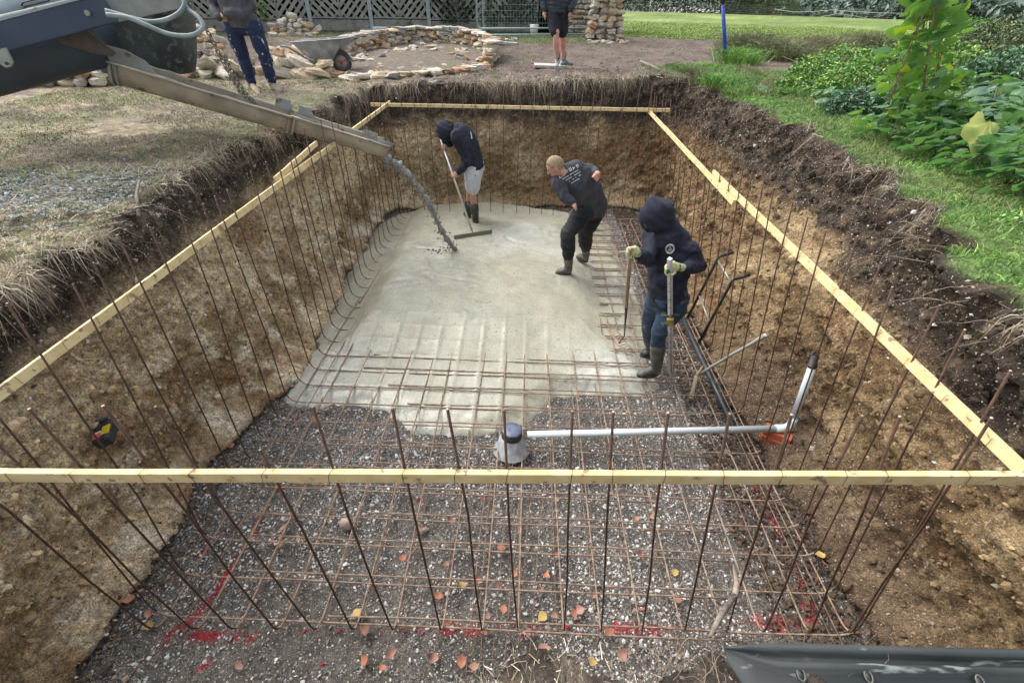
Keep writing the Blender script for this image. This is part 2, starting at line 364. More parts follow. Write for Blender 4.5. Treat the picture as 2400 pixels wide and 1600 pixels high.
# colour zones
m1 = fbm(GP, .7, 4); m2 = fbm(GP+40, 3.2, 4); m3 = fbm(GP+90, 9, 3)
def zones(X, Y, m1, m2, m3):
    dirt = np.array([.125, .094, .073])*(1+.5*m2+.5*m3)[:, None].clip(.3, 2)
    dry = lerp(np.array([.24, .19, .12]), np.array([.42, .36, .25]), sstep(-.25, .3, m2*.6+.6*m3)[:, None])
    olive = np.array([.10, .12, .05]); green = np.array([.075, .14, .035])
    cl = lerp(dry, olive*(1+.3*m3)[:, None], (sstep(-.05, .35, m1+.3*m3)*.75)[:, None])
    cl = lerp(cl, dirt*.75, (sstep(.02, .3, m2-.3*m1+.2*m3)*.85)[:, None])
    grav = sstep(.1, .35, m1*.4+1-((X+4.1)/1.0)**2-((Y-3.6)/.45)**2)
    cl = lerp(cl, np.array([.16, .155, .15])*(1+.5*m3)[:, None], (grav*.8)[:, None])
    cr = lerp(np.array([.08, .16, .035]), np.array([.15, .23, .06]), sstep(-.3, .4, m2)[:, None])
    bare = lerp(dirt, cl, (sstep(.05, .4, m2)*.35)[:, None])
    c = lerp(cl, bare, (sstep(-3.2, -1.2, X+m1*.8)*sstep(6.0, 8.2, Y)+sstep(9.2, 10.4, Y+m1*.8)*sstep(15.5, 13.5, Y))[:, None].clip(0, 1))
    c = lerp(c, dirt*.62*(1+.8*m3)[:, None].clip(.3, 1.8), (sstep(1.0, .7, Y)*sstep(-.4, -.1, X))[:, None])
    c = lerp(c, cr, (sstep(2.0, 2.5, X)*sstep(10.2, 8.9, Y+.5*m2))[:, None])
    c = lerp(c, cr*.9, (sstep(4.2, 5.0, X+m1*.7)*sstep(11.5, 10, Y+m1))[:, None])
    bandL = sstep(14.0, 15.2, Y+m1*.8)*sstep(2.5, 1.0, X)
    c = lerp(c, np.array([.08, .10, .04])*(1+.4*m3)[:, None], (bandL*.85)[:, None])
    fl = lerp(np.array([.12, .20, .035]), np.array([.22, .27, .07]), sstep(-.3, .4, m1+.5*m2)[:, None]); fl = lerp(fl, np.array([.15, .11, .085])*(1+.5*m3)[:, None], (sstep(5.5, 7, X)*sstep(15, 16.2, Y+m1)*sstep(20.5, 18.5, Y+1.5*m2)*.85)[:, None])
    edge = 17.2+1.2*m1+.35*m2+np.where(X > 5.5, -2.0, 0)
    field = sstep(-.4, .4, Y-edge)*sstep(1.6, 2.4, X+.4*m2)
    c = lerp(c, fl, field[:, None])
    return c
gc = zones(X, Y, m1, m2, m3)
gc = lerp(np.repeat(lipC, ND, 0), gc, sstep(.02, .12, Dd)[:, None])
gc[np.hypot(X, Y) > 120] = (.10, .15, .07)
gc[(np.hypot(X, Y) > 24) & (X > 2)] *= (1+.5*fbm(GP[(np.hypot(X, Y) > 24) & (X > 2)]*[.35, 1, 1], .8, 3))[:, None]
gi = np.arange(NR)[:, None]*ND+np.arange(ND-1)[None]; gj = ((np.arange(NR)+1) % NR)[:, None]*ND+np.arange(ND-1)[None]
GF = np.stack([gi, gj, gj+1, gi+1], -1).reshape(-1, 4)
GV = np.stack([X, Y, Z], 1)
GV.reshape(NR, ND, 3)[:, 0] = lipV
tagged(link('ground', mesh_np('ground', GV, GF, M['ground'], gc, True)), kind='structure')
def ground_z(x, y): return float(gz(np.array([x]), np.array([y]))[0])
print('rings', NR, ND)
def seg_dist(P, a, b):
    a = np.array(a); b = np.array(b); e = b-a; w = P-a; t = np.clip((w@e)/(e@e), 0, 1); return np.hypot(*(w-t[:, None]*e).T)
PAINT = [((-2.06, 1.02), (-1.9, 1.35), .8), ((-1.9, 1.35), (-1.85, 2.35), .42), ((-2.05, 1.1), (-1.75, 1.1), .55), ((-1.7, 1.12), (1.1, 1.28), .38), ((1.45, 1.32), (2.1, 1.34), .7),
         ((1.93, 1.3), (1.93, 2.4), .95), ((1.97, 1.12), (1.9, 1.5), .5), ((1.15, 8.05), (1.85, 7.9), .6), ((1.85, 7.9), (1.9, 6.7), .5)]
DABS = [((at(355, 1440, z=0))[:2], .035), (at(408, 1366, z=0)[:2], .025), (at(470, 1290, z=0)[:2], .03), (at(476, 1308, z=0)[:2], .03), (at(520, 1215, z=0)[:2], .025), (at(1885, 1262, z=0)[:2], .045), (at(1878, 1250, z=0)[:2], .03),
        (at(475, 1560, z=0)[:2], .05), (at(660, 1563, z=0)[:2], .03), (at(1712, 1150, z=0)[:2], .03), (at(1718, 920, z=0)[:2], .04), (at(1615, 712, z=0)[:2], .05), (at(755, 1556, z=0)[:2], .03)]
def red_mask(P, rg):
    pr = np.zeros(len(P)); br = sstep(-.35, .25, fbm(np.c_[P, np.zeros(len(P))]+70, 6, 2))
    for a, b, w_ in PAINT: pr = np.maximum(pr, w_*sstep(.042, .014, seg_dist(P, a, b)+.012*rg.random(len(P)))*(.35+.65*br))
    for c0, r0 in DABS: pr = np.maximum(pr, .6*sstep(.025, .0, (np.hypot(*((P-c0)*[1, 1.6]).T)-r0*.15).clip(0, None)))
    return rg.random(len(P)) < pr*1.6
# pit floor
gx = np.arange(-2.9, 2.75, .05); gy = np.arange(.1, 8.9, .05); FX, FY = np.meshgrid(gx, gy, indexing='ij')
fp = np.stack([FX.ravel(), FY.ravel(), np.zeros(FX.size)], 1)
fz = .015*fbm(fp, 1.3, 3)+.008*fbm(fp, 8, 2)-.01
fc = np.array([.13, .118, .105])*(1+.4*fbm(fp, 3, 3))[:, None]; rm_ = red_mask(fp[:, :2], rng); fc[rm_] = (.34, .03, .04)
fp2 = fp.copy(); fp2[:, 2] = fz
a = np.arange(len(gx)-1)[:, None]*len(gy)+np.arange(len(gy)-1)[None]
tagged(link('pit_floor', mesh_np('pit_floor', fp2, np.stack([a, a+len(gy), a+len(gy)+1, a+1], -1).reshape(-1, 4), M['earth'], fc, True)), kind='structure')

# ------------------------------------------------------------------ wet concrete
def P2(l, z): return np.array([at(x, y, z=z)[:2] for x, y in l])
OUT = P2([(655, 912), (672, 930), (735, 938), (860, 935), (935, 962), (965, 990), (1060, 1004), (1140, 1000), (1215, 975), (1250, 945), (1310, 915), (1400, 905), (1500, 905), (1540, 885), (1520, 830),
          (1500, 700), (1475, 620), (1440, 560), (1425, 515), (1400, 500), (1300, 490), (1150, 470), (1000, 478), (930, 490), (880, 515), (820, 600), (740, 750)], .1)
def poly_sd(P, Q):
    n = len(Q); d = np.full(len(P), 1e9); ins = np.zeros(len(P), bool)
    for i in range(n):
        a, b = Q[i], Q[(i+1) % n]; e = b-a; w = P-a; t = np.clip((w@e)/(e@e), 0, 1); d = np.minimum(d, np.hypot(*(w-t[:, None]*e).T))
        cnd = (a[1] > P[:, 1]) != (b[1] > P[:, 1]); xi = (b[0]-a[0])*(P[:, 1]-a[1])/(b[1]-a[1]+1e-12)+a[0]; ins ^= cnd & (P[:, 0] < xi)
    return np.where(ins, d, -d)
step = .02
cx = np.arange(-2.9, 2.0, step); cy = np.arange(2.3, 8.7, step); CX, CY = np.meshgrid(cx, cy, indexing='ij')
cp = np.stack([CX.ravel(), CY.ravel(), np.zeros(CX.size)], 1)
sdc = poly_sd(cp[:, :2], OUT)+.07*fbm(cp, 3, 3)+.025*fbm(cp, 14, 2)
low = np.maximum(sstep(4.5, 3.6, cp[:, 1]+.25*fbm(cp, 2, 2)), sstep(.62, 1.0, cp[:, 0]+.15*fbm(cp, 2, 2)))
low = np.maximum(low, .85*sstep(-1.72, -2.0, cp[:, 0]))
hgt = lerp(.155, .071, low)*sstep(-.02, .22, sdc)+.018*sstep(.2, 1.2, sdc)
barx = np.min(np.abs(cp[:, :1]-np.array([-2.06+.235*i for i in range(18)])[None]), 1); bary = np.min(np.abs(cp[:, 1:2]-np.array([1.16+.235*i for i in range(32)])[None]), 1)
cr1 = np.abs(fbm(cp*[1, .8, 1]+5, 2.1, 3)); smooth_zone = sstep(-.15, .5, fbm(cp+60, .9, 3)+.25*sstep(4.2, 6.5, cp[:, 1]))
rough_zone = 1-smooth_zone
hgt += (.010*fbm(cp, 1.5, 2)+.006*fbm(cp+7, 5, 3)-.012*sstep(.12, 0, cr1)*rough_zone)+rough_zone*.0045*fbm(cp, 26, 2)
tz_ = sstep(5.0, 3.7, cp[:, 1])*sstep(1.3, -.6, cp[:, 0])
hgt += .012*sstep(.03, .0, barx)*tz_+.008*sstep(.03, 0, bary)*tz_+.010*rough_zone*fbm(cp+30, 16, 3)
# mound where the stream lands, boot prints
land = at(1072, 590, z=.17)[:2]
hgt += .03*np.exp(-((cp[:, 0]-land[0])**2+(cp[:, 1]-land[1])**2)/.05)
cp[:, 2] = hgt-.04*sstep(0, -.05, sdc)
col1 = lerp(np.array([.34, .335, .275]), np.array([.47, .47, .41]), sstep(-.3, .3, fbm(cp+3, 1.3, 4))[:, None])
col1 = lerp(col1, np.array([.36, .345, .25]), (smooth_zone*.6)[:, None])*(1+.22*fbm(cp, 7, 4)+.15*fbm(cp+4, 30, 2)*rough_zone)[:, None]
rg_ = lerp(.34, .12, smooth_zone)
idx = np.arange((len(cx)-1)*(len(cy)-1)); a = (np.arange(len(cx)-1)[:, None]*len(cy)+np.arange(len(cy)-1)[None]).ravel()
keep = np.maximum.reduce([sdc[a], sdc[a+1], sdc[a+len(cy)], sdc[a+len(cy)+1]]) > -.03; a = a[keep]
M['concrete'] = mat_attr('wet_concrete', rough=.5, nscale=45, namp=.16, bump=.4, dist=.006, rough_attr=True, spots=(.14, .135, .11), spot_scale=38, spot_th=.67, fine=.08)
o = link('wet_concrete', mesh_np('wet_concrete', cp, np.stack([a, a+len(cy), a+len(cy)+1, a+1], -1), M['concrete'], np.concatenate([col1, rg_[:, None]], 1), True))
tagged(o, 'fresh wet grey concrete spreading over the far two thirds of the pit floor', 'concrete', kind='stuff')

# ------------------------------------------------------------------ gravel
def gravel_cols(n, rg):
    pal = np.array([[.66, .66, .65], [.48, .475, .465], [.30, .29, .28], [.18, .175, .165], [.34, .27, .21], [.76, .76, .74], [.24, .19, .15]])
    i = rg.choice(len(pal), n, p=[.18, .19, .19, .16, .11, .10, .07]); return pal[i]*rg.uniform(.75, 1.2, (n, 1))
n = 260000
P = np.stack([rng.uniform(-2.75, 2.45, n), rng.uniform(.55, 8.5, n)], 1)
dens = fbm(np.c_[P, np.zeros(n)], 1.6, 3); dirtR = sstep(1.75, 2.25, P[:, 0]+.25*dens)
keepp = (poly_sd(P, OUT) < .02) & (rng.random(n) < (.74+1.1*dens).clip(.4, 1)*(1-.82*dirtR)) & ((P[:, 1] < 5.2) | (P[:, 0] > .8) | (rng.random(n) < .3))
P = P[keepp]; n = len(P); print('gravel kept', n)
size = rng.gamma(3.0, .00165, n).clip(.0028, .02)*(1+.25*sstep(.0, .4, fbm(np.c_[P, np.zeros(n)]+11, 1.2, 2)))
pz = .015*fbm(np.c_[P, np.zeros(n)], 1.3, 3)+.008*fbm(np.c_[P, np.zeros(n)], 8, 2)-.01+size*.25
cols = gravel_cols(n, rng); rm = red_mask(P, rng); cols[rm] = np.array([.52, .03, .06])*rng.uniform(.7, 1.1, (rm.sum(), 1))
big = size > .009
g1 = pebbles(np.c_[P, pz][big], size[big], cols[big], rng, 'ico', .8); g2 = pebbles(np.c_[P, pz][~big], size[~big]*1.1, cols[~big], rng, 'oct', .8)
o = link('gravel', mesh_np('gravel', *cat([g1, g2])[:2], M['stone_attr'], cat([g1, g2])[2])); tagged(o, 'grey and white crushed gravel bed on the floor of the pit', 'gravel', kind='stuff')
print('gravel', n)
# stones and clods in the walls
n = 46000; k = rng.integers(0, NR*NT, n); k = k[(rng.random(n) < .35+.65*sstep(-1.5, -2.2, flat2[k, 0]))]; k = k[flat2[k, 1] > .6]; n = len(k)
size = rng.gamma(2.0, .0030, n).clip(.003, .028); pal = np.array([[.52, .47, .38], [.40, .33, .23], [.28, .19, .11], [.6, .58, .54], [.13, .09, .06], [.20, .14, .085]])
ci = rng.choice(6, n, p=[.24, .2, .14, .14, .13, .15]); cols = pal[ci]*rng.uniform(.7, 1.15, (n, 1))
k4 = rng.integers(0, NR*NT, 26000); k4 = k4[(flat2[k4, 1] > .6)]; s4 = rng.gamma(2.0, .0052, len(k4)).clip(.004, .035)
a_ = cat([pebbles(flat2[k]+inf[k]*(size*.25)[:, None], size, cols, rng, 'oct', 1), pebbles(flat2[k4]+inf[k4]*(s4*.2)[:, None], s4, c[k4]*rng.uniform(.55, 1.45, (len(k4), 1)), rng, 'ico', .9)])
o = link('wall_stones', mesh_np('wall_stones', a_[0], a_[1], M['stone_attr'], a_[2])); tagged(o, 'small pale stones and flints embedded in the cut earth walls', 'stones', kind='stuff')
# crumbs of soil on the toe of the right wall, on the bare dirt and on the near edge
n = 26000; P = np.stack([rng.uniform(1.6, 2.6, n), rng.uniform(.8, 8.4, n), np.zeros(n)], 1); P[:, 2] = .0+.01*rng.random(n)+.12*sstep(2.1, 2.45, P[:, 0])
s1 = rng.gamma(2, .005, n).clip(.004, .03); c1 = np.array([.10, .065, .042])*rng.uniform(.5, 1.5, (n, 1))
n = 9000; k = rng.integers(0, NR*ND, n*6); k = k[(Dd[k] < 9) & (Y[k] > 8) & (X[k] > -2.5) & (Y[k] < 16) & (X[k] < 4)][:n]; s2 = rng.gamma(2, .007, len(k)).clip(.006, .05); c2_ = np.array([.15, .115, .09])*rng.uniform(.5, 1.7, (len(k), 1))
kk = rng.integers(0, NR*ND, 200000); kk = kk[(Dd[kk] < .5) & (Y[kk] < .7) & (X[kk] > -.3)][:16000]; s3 = rng.gamma(2, .0024, len(kk)).clip(.002, .012); c3 = np.array([.10, .08, .062])*rng.uniform(.4, 1.8, (len(kk), 1))
xg = rng.normal(-4.0, .75, 9000); yg = 3.55+rng.normal(size=9000)*.26+(xg+4)*.15; xg2 = rng.normal(-3.35, .3, 3500); yg2 = rng.normal(3.15, .25, 3500); xg = np.r_[xg, xg2, rng.uniform(-7, -3, 2500)]; yg = np.r_[yg, yg2, rng.uniform(1.5, 9, 2500)]
pgp = np.c_[xg, yg, np.zeros(len(xg))]; from_d = np.argsort(Dd)  # heights are looked up below
PG = pgp[xg < -3.05]
nt_ = 22000; jt = rng.integers(0, NR, nt_); jt = jt[(B[jt, 1] > .8) & ((B[jt, 0] < -1.9) | (B[jt, 1] > 8))]; dt_ = np.abs(rng.normal(size=len(jt)))*.13
PT = B[jt]+inw[jt]*(.14+dt_)[:, None]+rng.normal(size=(len(jt), 3))*.02; PT[:, 2] = .005+.05*np.exp(-dt_/.06)*rng.random(len(jt)); PT = PT[(poly_sd(PT[:, :2], OUT) < -.02)]
sT = rng.gamma(2, .004, len(PT)).clip(.003, .022); cT = np.array([[.20, .15, .10], [.13, .10, .075], [.34, .27, .18], [.10, .085, .07]])[rng.integers(0, 4, len(PT))]*rng.uniform(.6, 1.3, (len(PT), 1))
g = cat([pebbles(PT, sT, cT, rng, 'oct'), pebbles(P, s1, c1, rng, 'oct'), pebbles(GV[k], s2, c2_, rng, 'oct', .6), pebbles(GV[kk], s3, c3, rng, 'ico', .8)])
o = link('soil_crumbs', mesh_np('soil_crumbs', g[0], g[1], M['stone_attr'], g[2])); tagged(o, 'loose brown soil crumbs along the foot of the walls and on the bare earth', 'soil', kind='stuff')

# ------------------------------------------------------------------ grass
def grass(name, label, sel, n, Lr, wr, pal, droop, dirv=None, up=1.0, seed=1, spread=.6):
    rg = np.random.default_rng(seed); cand = np.nonzero(sel)[0]
    cell = Dd[cand]; idc = cand[rg.integers(0, len(cand), n)]
    P = GV[idc]+np.c_[rg.normal(size=(n, 2))*(.012+.02*Dd[idc])[:, None], np.zeros(n)-.005]
    D = rg.normal(size=(n, 3))*spread; D[:, 2] = up
    if dirv is not None: D += dirv[idc//ND]*1.0
    D /= np.linalg.norm(D, axis=1)[:, None]; L = rg.uniform(*Lr, n); w = rg.uniform(*wr, n)
    pal = np.array(pal); cc = pal[rg.integers(0, len(pal), n)]*rg.uniform(.7, 1.25, (n, 1))
    return blades(P, D, L, w, cc, rg, droop)
STRAW = [(.66, .57, .41), (.54, .45, .32), (.40, .33, .23), (.74, .67, .53)]; GRN = [(.13, .27, .05), (.19, .35, .07), (.26, .38, .10), (.09, .20, .045)]; OLV = [(.17, .17, .08), (.12, .15, .05), (.24, .21, .12)]
def cellw(sel):  # repeat far cells more so that the density is even
    return sel
inw3 = inw
# area-uniform sampling from the outer rings
def sample_area(x0, x1, y0, y1, n, rg):
    return rg.uniform(x0, x1, n), rg.uniform(y0, y1, n)
from mathutils.kdtree import KDTree
_sub = np.nonzero(Dd < 30)[0][::3]
# quick z lookup by a 2d grid
gres = .08; gx0, gy0 = -16., -1.; GW, GH = int(32/gres), int(32/gres); ZG = np.full((GW, GH), np.nan)
ii = ((X-gx0)/gres).astype(int); jj = ((Y-gy0)/gres).astype(int); okk = (ii >= 0) & (ii < GW) & (jj >= 0) & (jj < GH); ZG[ii[okk], jj[okk]] = Z[okk]
for _ in range(60):
    m = np.isnan(ZG)
    if not m.any(): break
    for sh in ((1, 0), (-1, 0), (0, 1), (0, -1)):
        r_ = np.roll(ZG, sh, (0, 1)); m = np.isnan(ZG); ZG[m] = r_[m]
def zat(x, y):
    i = np.clip(((x-gx0)/gres).astype(int), 0, GW-1); j = np.clip(((y-gy0)/gres).astype(int), 0, GH-1)
    z = ZG[i, j]; return np.where(np.isnan(z), gz(x, y), z)
TOPPOLY = lipV[::12, :2]
def turf(x0, x1, y0, y1, n, Lr, wr, pal, seed, mask=None, margin=.0, droop=.25, spread=.6, up=1.):
    rg = np.random.default_rng(seed); x, y = sample_area(x0, x1, y0, y1, n, rg)
    P = np.c_[x, y]; ok = poly_sd(P, TOPPOLY) < -margin
    if mask is not None: ok &= mask(x, y, rg)
    x, y = x[ok], y[ok]; n = len(x); P = np.c_[x, y, zat(x, y)-.006]
    D = rg.normal(size=(n, 3))*spread; D[:, 2] = up; D /= np.linalg.norm(D, axis=1)[:, None]
    pal = np.array(pal); pn = fbm(P*[1, 1, 0], 2.5, 2); ci = ((pn*1.5+.5+rg.normal(size=n)*.3).clip(0, .999)*len(pal)).astype(int)
    return blades(P, D, rg.uniform(*Lr, n), rg.uniform(*wr, n), pal[ci]*rg.uniform(.7, 1.3, (n, 1)), rg, droop)
def mk(x, y, s, th, k=0): return fbm(np.c_[x, y, np.zeros(len(x))+k], s, 3) > th
PG[:, 2] = zat(PG[:, 0], PG[:, 1]); sg_ = rng.gamma(2.6, .0027, len(PG)).clip(.003, .026); a_ = pebbles(PG, sg_, gravel_cols(len(PG), rng)*np.array([.62, .66, .72]), rng, 'ico', .7)
o = link('bank_gravel', mesh_np('bank_gravel', a_[0], a_[1], M['stone_attr'], a_[2])); tagged(o, 'blue grey gravel spilled over the dry turf of the left bank', 'gravel', kind='stuff')
t1 = turf(-7, -2.9, 1.6, 12, 150000, (.015, .05), (.0014, .0036), [(.40, .34, .21), (.54, .47, .31), (.30, .27, .15), (.20, .22, .10), (.46, .40, .26), (.15, .18, .07)], 11, lambda x, y, r: mk(x, y, .9, -.25) & (r.random(len(x)) < np.exp(-(y-3).clip(0, 9)/6)))
t2 = turf(-7, -2.8, 2, 12, 50000, (.02, .05), (.002, .004), GRN, 12, lambda x, y, r: mk(x, y, 1.1, .16, 50))
t6 = turf(-4.6, -2.75, 1.4, 5.2, 26000, (.05, .14), (.0012, .0026), STRAW, 31, lambda x, y, r: (fbm(np.c_[x, y, 0*x]+6, 1.7, 3) > -.02+(-2.95-x).clip(0, 9)*.28), droop=.02, spread=2.2, up=.3)
t7 = turf(-4.6, 2.4, 8.2, 10.2, 12000, (.04, .12), (.002, .004), STRAW, 32, lambda x, y, r: (fbm(np.c_[x, y, 0*x]+6, 1.7, 3) > .0+(y-8.8).clip(0, 9)*.3), droop=.02, spread=2.2, up=.3)
t8 = turf(-.10, .14, .22, .36, 650, (.03, .10), (.0006, .0012), [(.55, .46, .28), (.45, .36, .2), (.62, .55, .38)], 33, droop=.1, spread=1.3, up=.7, margin=-.05)
t7 = cat([t7, t8])
o = link('matted_straw', mesh_np('matted_straw', *cat([t6, t7])[:2], M['grass'], cat([t6, t7])[2])); tagged(o, 'pale dead straw matted flat along the left and far rims of the pit', 'straw', kind='stuff')
o = link('dry_grass', mesh_np('dry_grass', *cat([t1, t2])[:2], M['grass'], cat([t1, t2])[2])); tagged(o, 'short parched grass with green patches on the left bank', 'grass', kind='stuff')
t3 = turf(2.2, 6.2, 1.5, 10.5, 120000, (.04, .095), (.0018, .0038), GRN+[(.2, .24, .08)], 13, lambda x, y, r: (r.random(len(x)) < np.exp(-(y-3).clip(0, 9)/9)), margin=.02)
t3b = turf(2.6, 4.2, 7.5, 10.5, 26000, (.08, .22), (.002, .004), GRN+OLV, 14, lambda x, y, r: mk(x, y, 1.2, -.1) & (x+ (y-7.5)*.1 > 2.9), margin=.02)
o = link('green_grass', mesh_np('green_grass', *cat([t3, t3b])[:2], M['grass'], cat([t3, t3b])[2])); tagged(o, 'lush green grass strip between the pit edge and the vegetable bed', 'grass', kind='stuff')
t4 = turf(1.8, 16, 14.8, 30.5, 90000, (.03, .08), (.008, .018), [(.22, .33, .07), (.28, .38, .09), (.34, .39, .14), (.18, .28, .05)], 15, lambda x, y, r: (y > 17.2-.12*(x-1.8)*2) & (x > 2.2) & (r.random(len(x)) < (31-y).clip(0, 13)/13))
o = link('meadow_grass', mesh_np('meadow_grass', t4[0], t4[1], M['grass'], t4[2])); tagged(o, 'bright meadow grass of the field beyond the bare earth', 'grass', kind='stuff')
t5 = turf(-9, 2.2, 9.5, 16.9, 26000, (.02, .07), (.004, .009), OLV+GRN[:2], 16, lambda x, y, r: mk(x, y, .8, .12, 9) | (y > 14.6))
o = link('yard_grass', mesh_np('yard_grass', t5[0], t5[1], M['grass'], t5[2])); tagged(o, 'patchy low grass round the stone ring and along the trellis fence', 'grass', kind='stuff')
# straw hanging over the lip
rg = np.random.default_rng(21); parts = []
ce = fbm(np.c_[lipV[:, :2], np.zeros(NR)]+4, 1.4, 3)
xr, yr = lipV[:, 0], lipV[:, 1]
wgt = np.where((xr < -2.2) & (yr > 1), .9, 0)+np.where(yr > 8.2, 1.1*(xr < 2.0), 0)+np.where((xr > 2.2) & (yr > 1.5), .28, 0)+np.where((yr < .7) & (xr > -.1) & (xr < .5), 1.2*sstep(.45, .0, xr), 0)
wgt = wgt*sstep(-.02, .30, ce+.1+.8*fbm(np.c_[lipV[:, :2], np.zeros(NR)]+44, 5, 2)*(lipV[:, 1] > 8))
clumps = rg.choice(NR, 270, p=wgt/wgt.sum())
for cidx in clumps:
    nb = rg.integers(25, 60); j = (cidx+rg.integers(-5, 6, nb)) % NR; nearp = lipV[cidx, 1] < .8
    base = lipV[j]+inw[j]*rg.uniform(-.10, .03, (nb, 1))+[0, 0, .01]; base[:, 2] += rg.uniform(-.03, .02, nb)
    D = inw[j]*rg.uniform(-.1, .9, (nb, 1))+rg.normal(size=(nb, 3))*.5+rg.normal(size=3)*.35; D[:, 2] += rg.uniform(-.7, .4, nb); D /= np.linalg.norm(D, axis=1)[:, None]
    L = rg.uniform(.03, .20, nb)*rg.uniform(.6, 1.2)*(.45 if nearp else 1)*(1.25 if lipV[cidx, 1] > 8 else 1); pal = np.array(STRAW)*(1 if lipV[cidx, 0] < 2 else .75)
    parts.append(blades(base, D, L, np.full(nb, .0011 if nearp else .0022), pal[rg.integers(0, 4, nb)]*rg.uniform(.6, 1.15, (nb, 1)), rg, rg.uniform(.5, 1.4)))
g = cat(parts); o = link('hanging_straw', mesh_np('hanging_straw', g[0], g[1], M['grass'], g[2])); tagged(o, 'dead straw-coloured turf roots hanging over the edge of the pit', 'straw', kind='stuff')
# thin roots on the right and near edges
mb = MB(); rr = random.Random(5)
def root(p, d, L, r, wig=.5, n=9, down=.25):
    p = np.array(p, float); d = np.array(d, float); pts = [p]
    for i in range(n):
        d = d+np.array([rr.gauss(0, wig), rr.gauss(0, wig), rr.gauss(0, wig)-down])*.3; d /= np.linalg.norm(d); p = p+d*L/n; pts.append(p)
    mb.tube(pts, [r*(1-.8*i/n) for i in range(n+1)], 4)
for i in range(170):
    j = rr.randrange(NR)
    while not ((lipV[j, 0] > 2.2 and lipV[j, 1] > 1.8) or (lipV[j, 0] < -2.3 and rr.random() < .3)): j = rr.randrange(NR)
    root(lipV[j]+inw[j]*.02+[0, 0, -rr.uniform(0, .15)], inw[j]+np.array([rr.gauss(0, .6), rr.gauss(0, .6), 0]), rr.uniform(.12, .4), rr.uniform(.0012, .003))
for i in range(90):
    x = rr.uniform(.25, .8); root((x, .40+rr.uniform(-.05, .05), 1.87), (rr.gauss(0, .6), .8, rr.uniform(-.3, .6)), rr.uniform(.05, .18), rr.uniform(.0006, .0014), .9, 9, .2)
mb.build('hanging_roots', mat('pale_root', (.34, .27, .19), (.2, .15, .1), 20), None); bpy.data.objects['hanging_roots']['kind'] = 'stuff'
tagged(bpy.data.objects['hanging_roots'], 'thin pale roots trailing out of the topsoil at the pit edges', 'roots')
#--SPLIT--
# ------------------------------------------------------------------ reinforcement cage
def bez(p0, p1, p2, n=5): return [tuple(np.array(p0)*(1-t)**2+2*np.array(p1)*t*(1-t)+np.array(p2)*t*t) for t in [i/n for i in range(n+1)]]
cage = empty('rebar_cage', (0, 4, 0), 'rusty steel reinforcement cage of bent bars lining the pit floor and its four sides', 'reinforcement')
rb = random.Random(9)
def bar(pts, m='rebar', r=.0052, tip=False, wob=.004):
    mb = MB(); q = []
    for i, p in enumerate(pts):
        q.append((p[0]+rb.gauss(0, wob), p[1]+rb.gauss(0, wob), p[2]+(rb.gauss(0, wob*.5) if p[2] < .3 else 0)))
    mb.tube(q, r, 6); return mb.build('rebar', M[m], cage)
def lbar(base, top, leg, m='rebar', rad=.13):
    """a vertical starter bar bent at its foot into a leg lying on the floor"""
    b = np.array([base[0], base[1], .085]); t = np.array(top, float); l = np.array([leg[0], leg[1], .085+rb.uniform(-.004, .008)])
    up_ = (t-b)/np.linalg.norm(t-b); lg = (l-b)/np.linalg.norm(l-b)
    arc = bez(b+up_*rad, b, b+lg*rad, 5); mid = [tuple(lerp(b+up_*rad, t, k)+np.array([rb.gauss(0, .006), rb.gauss(0, .006), 0])) for k in (.66, .33)]
    v = MB(); v.tube([tuple(t)]+mid[::-1][::-1][::1] + arc[:3], .0050, 6)
    v.build('rebar', M['rebar'], cage)
    v = MB(); n_ = 6; leg_pts = [tuple(lerp(b+lg*rad, l, k/n_)+np.array([rb.gauss(0, .004), rb.gauss(0, .004), rb.gauss(0, .003)])) for k in range(1, n_+1)]
    v.tube(arc[2:]+leg_pts, .0062, 6); v.build('rebar', M['rebar_floor'], cage)
    v = MB(); v.tube([t-up_*.002, t+up_*.001], .0049, 6); v.build('cut_end', M['cut_end'] if rb.random() < .35 else M['rebar_floor'], cage)
YS = [1.16, 1.40, 1.65, 1.86, 2.08, 2.30]+[2.53+.232*i for i in range(23)]
for y in YS:
    lean = lerp(.10, 0, min(1, (y-1.1)/2)); zt = rb.uniform(2.0, 2.08)-.03*(y > 2.4)+.05*(y > 5)
    lbar((-2.12+rb.gauss(0, .015), y+.0), (-2.13+rb.gauss(0, .02), y+lean+rb.gauss(0, .04), zt+rb.gauss(0, .03)), (rb.uniform(1.0, 1.75), y+.02))
    if y < 7.7: lbar((2.06+rb.gauss(0, .02), y+.08), (1.775+rb.gauss(0, .015), y+.10-.0*lean+rb.gauss(0, .02)+(.0 if y > 1.6 else .1), rb.uniform(2.03, 2.12)), (rb.uniform(-1.9, -1.0), y+.045))
NB = [(-2.06, -2.0), (-1.82, -1.75), (-1.6, -1.53), (-1.35, -1.29), (-1.13, -1.12), (-.91, -.87), (-.68, -.64), (-.40, -.39), (-.16, -.21), (.05, -.03), (.32, .19), (.54, .33), (.78, .51), (1.03, .71), (1.28, .91), (1.5, 1.13), (1.78, 1.27), (2.02, 1.55)]
nb_top = [(-1.80, 2.0), (-1.62, 2.02), (-1.54, 2.05), (-1.29, 2.07), (-1.13, 2.07), (-.87, 1.86), (-.66, 2.12), (-.39, 2.12), (-.22, 2.12), (-.04, 2.14), (.17, 2.19), (.30, 2.16), (.48, 2.18), (.69, 2.19), (.91, 2.20), (1.12, 2.14), (1.24, 2.18), (1.5, 2.18)]
def near_z(x): return lerp(1.725, 1.80, (x+2.3)/4.1)
def near_y(x): return lerp(.925, 1.07, (x+2.3)/4.1)
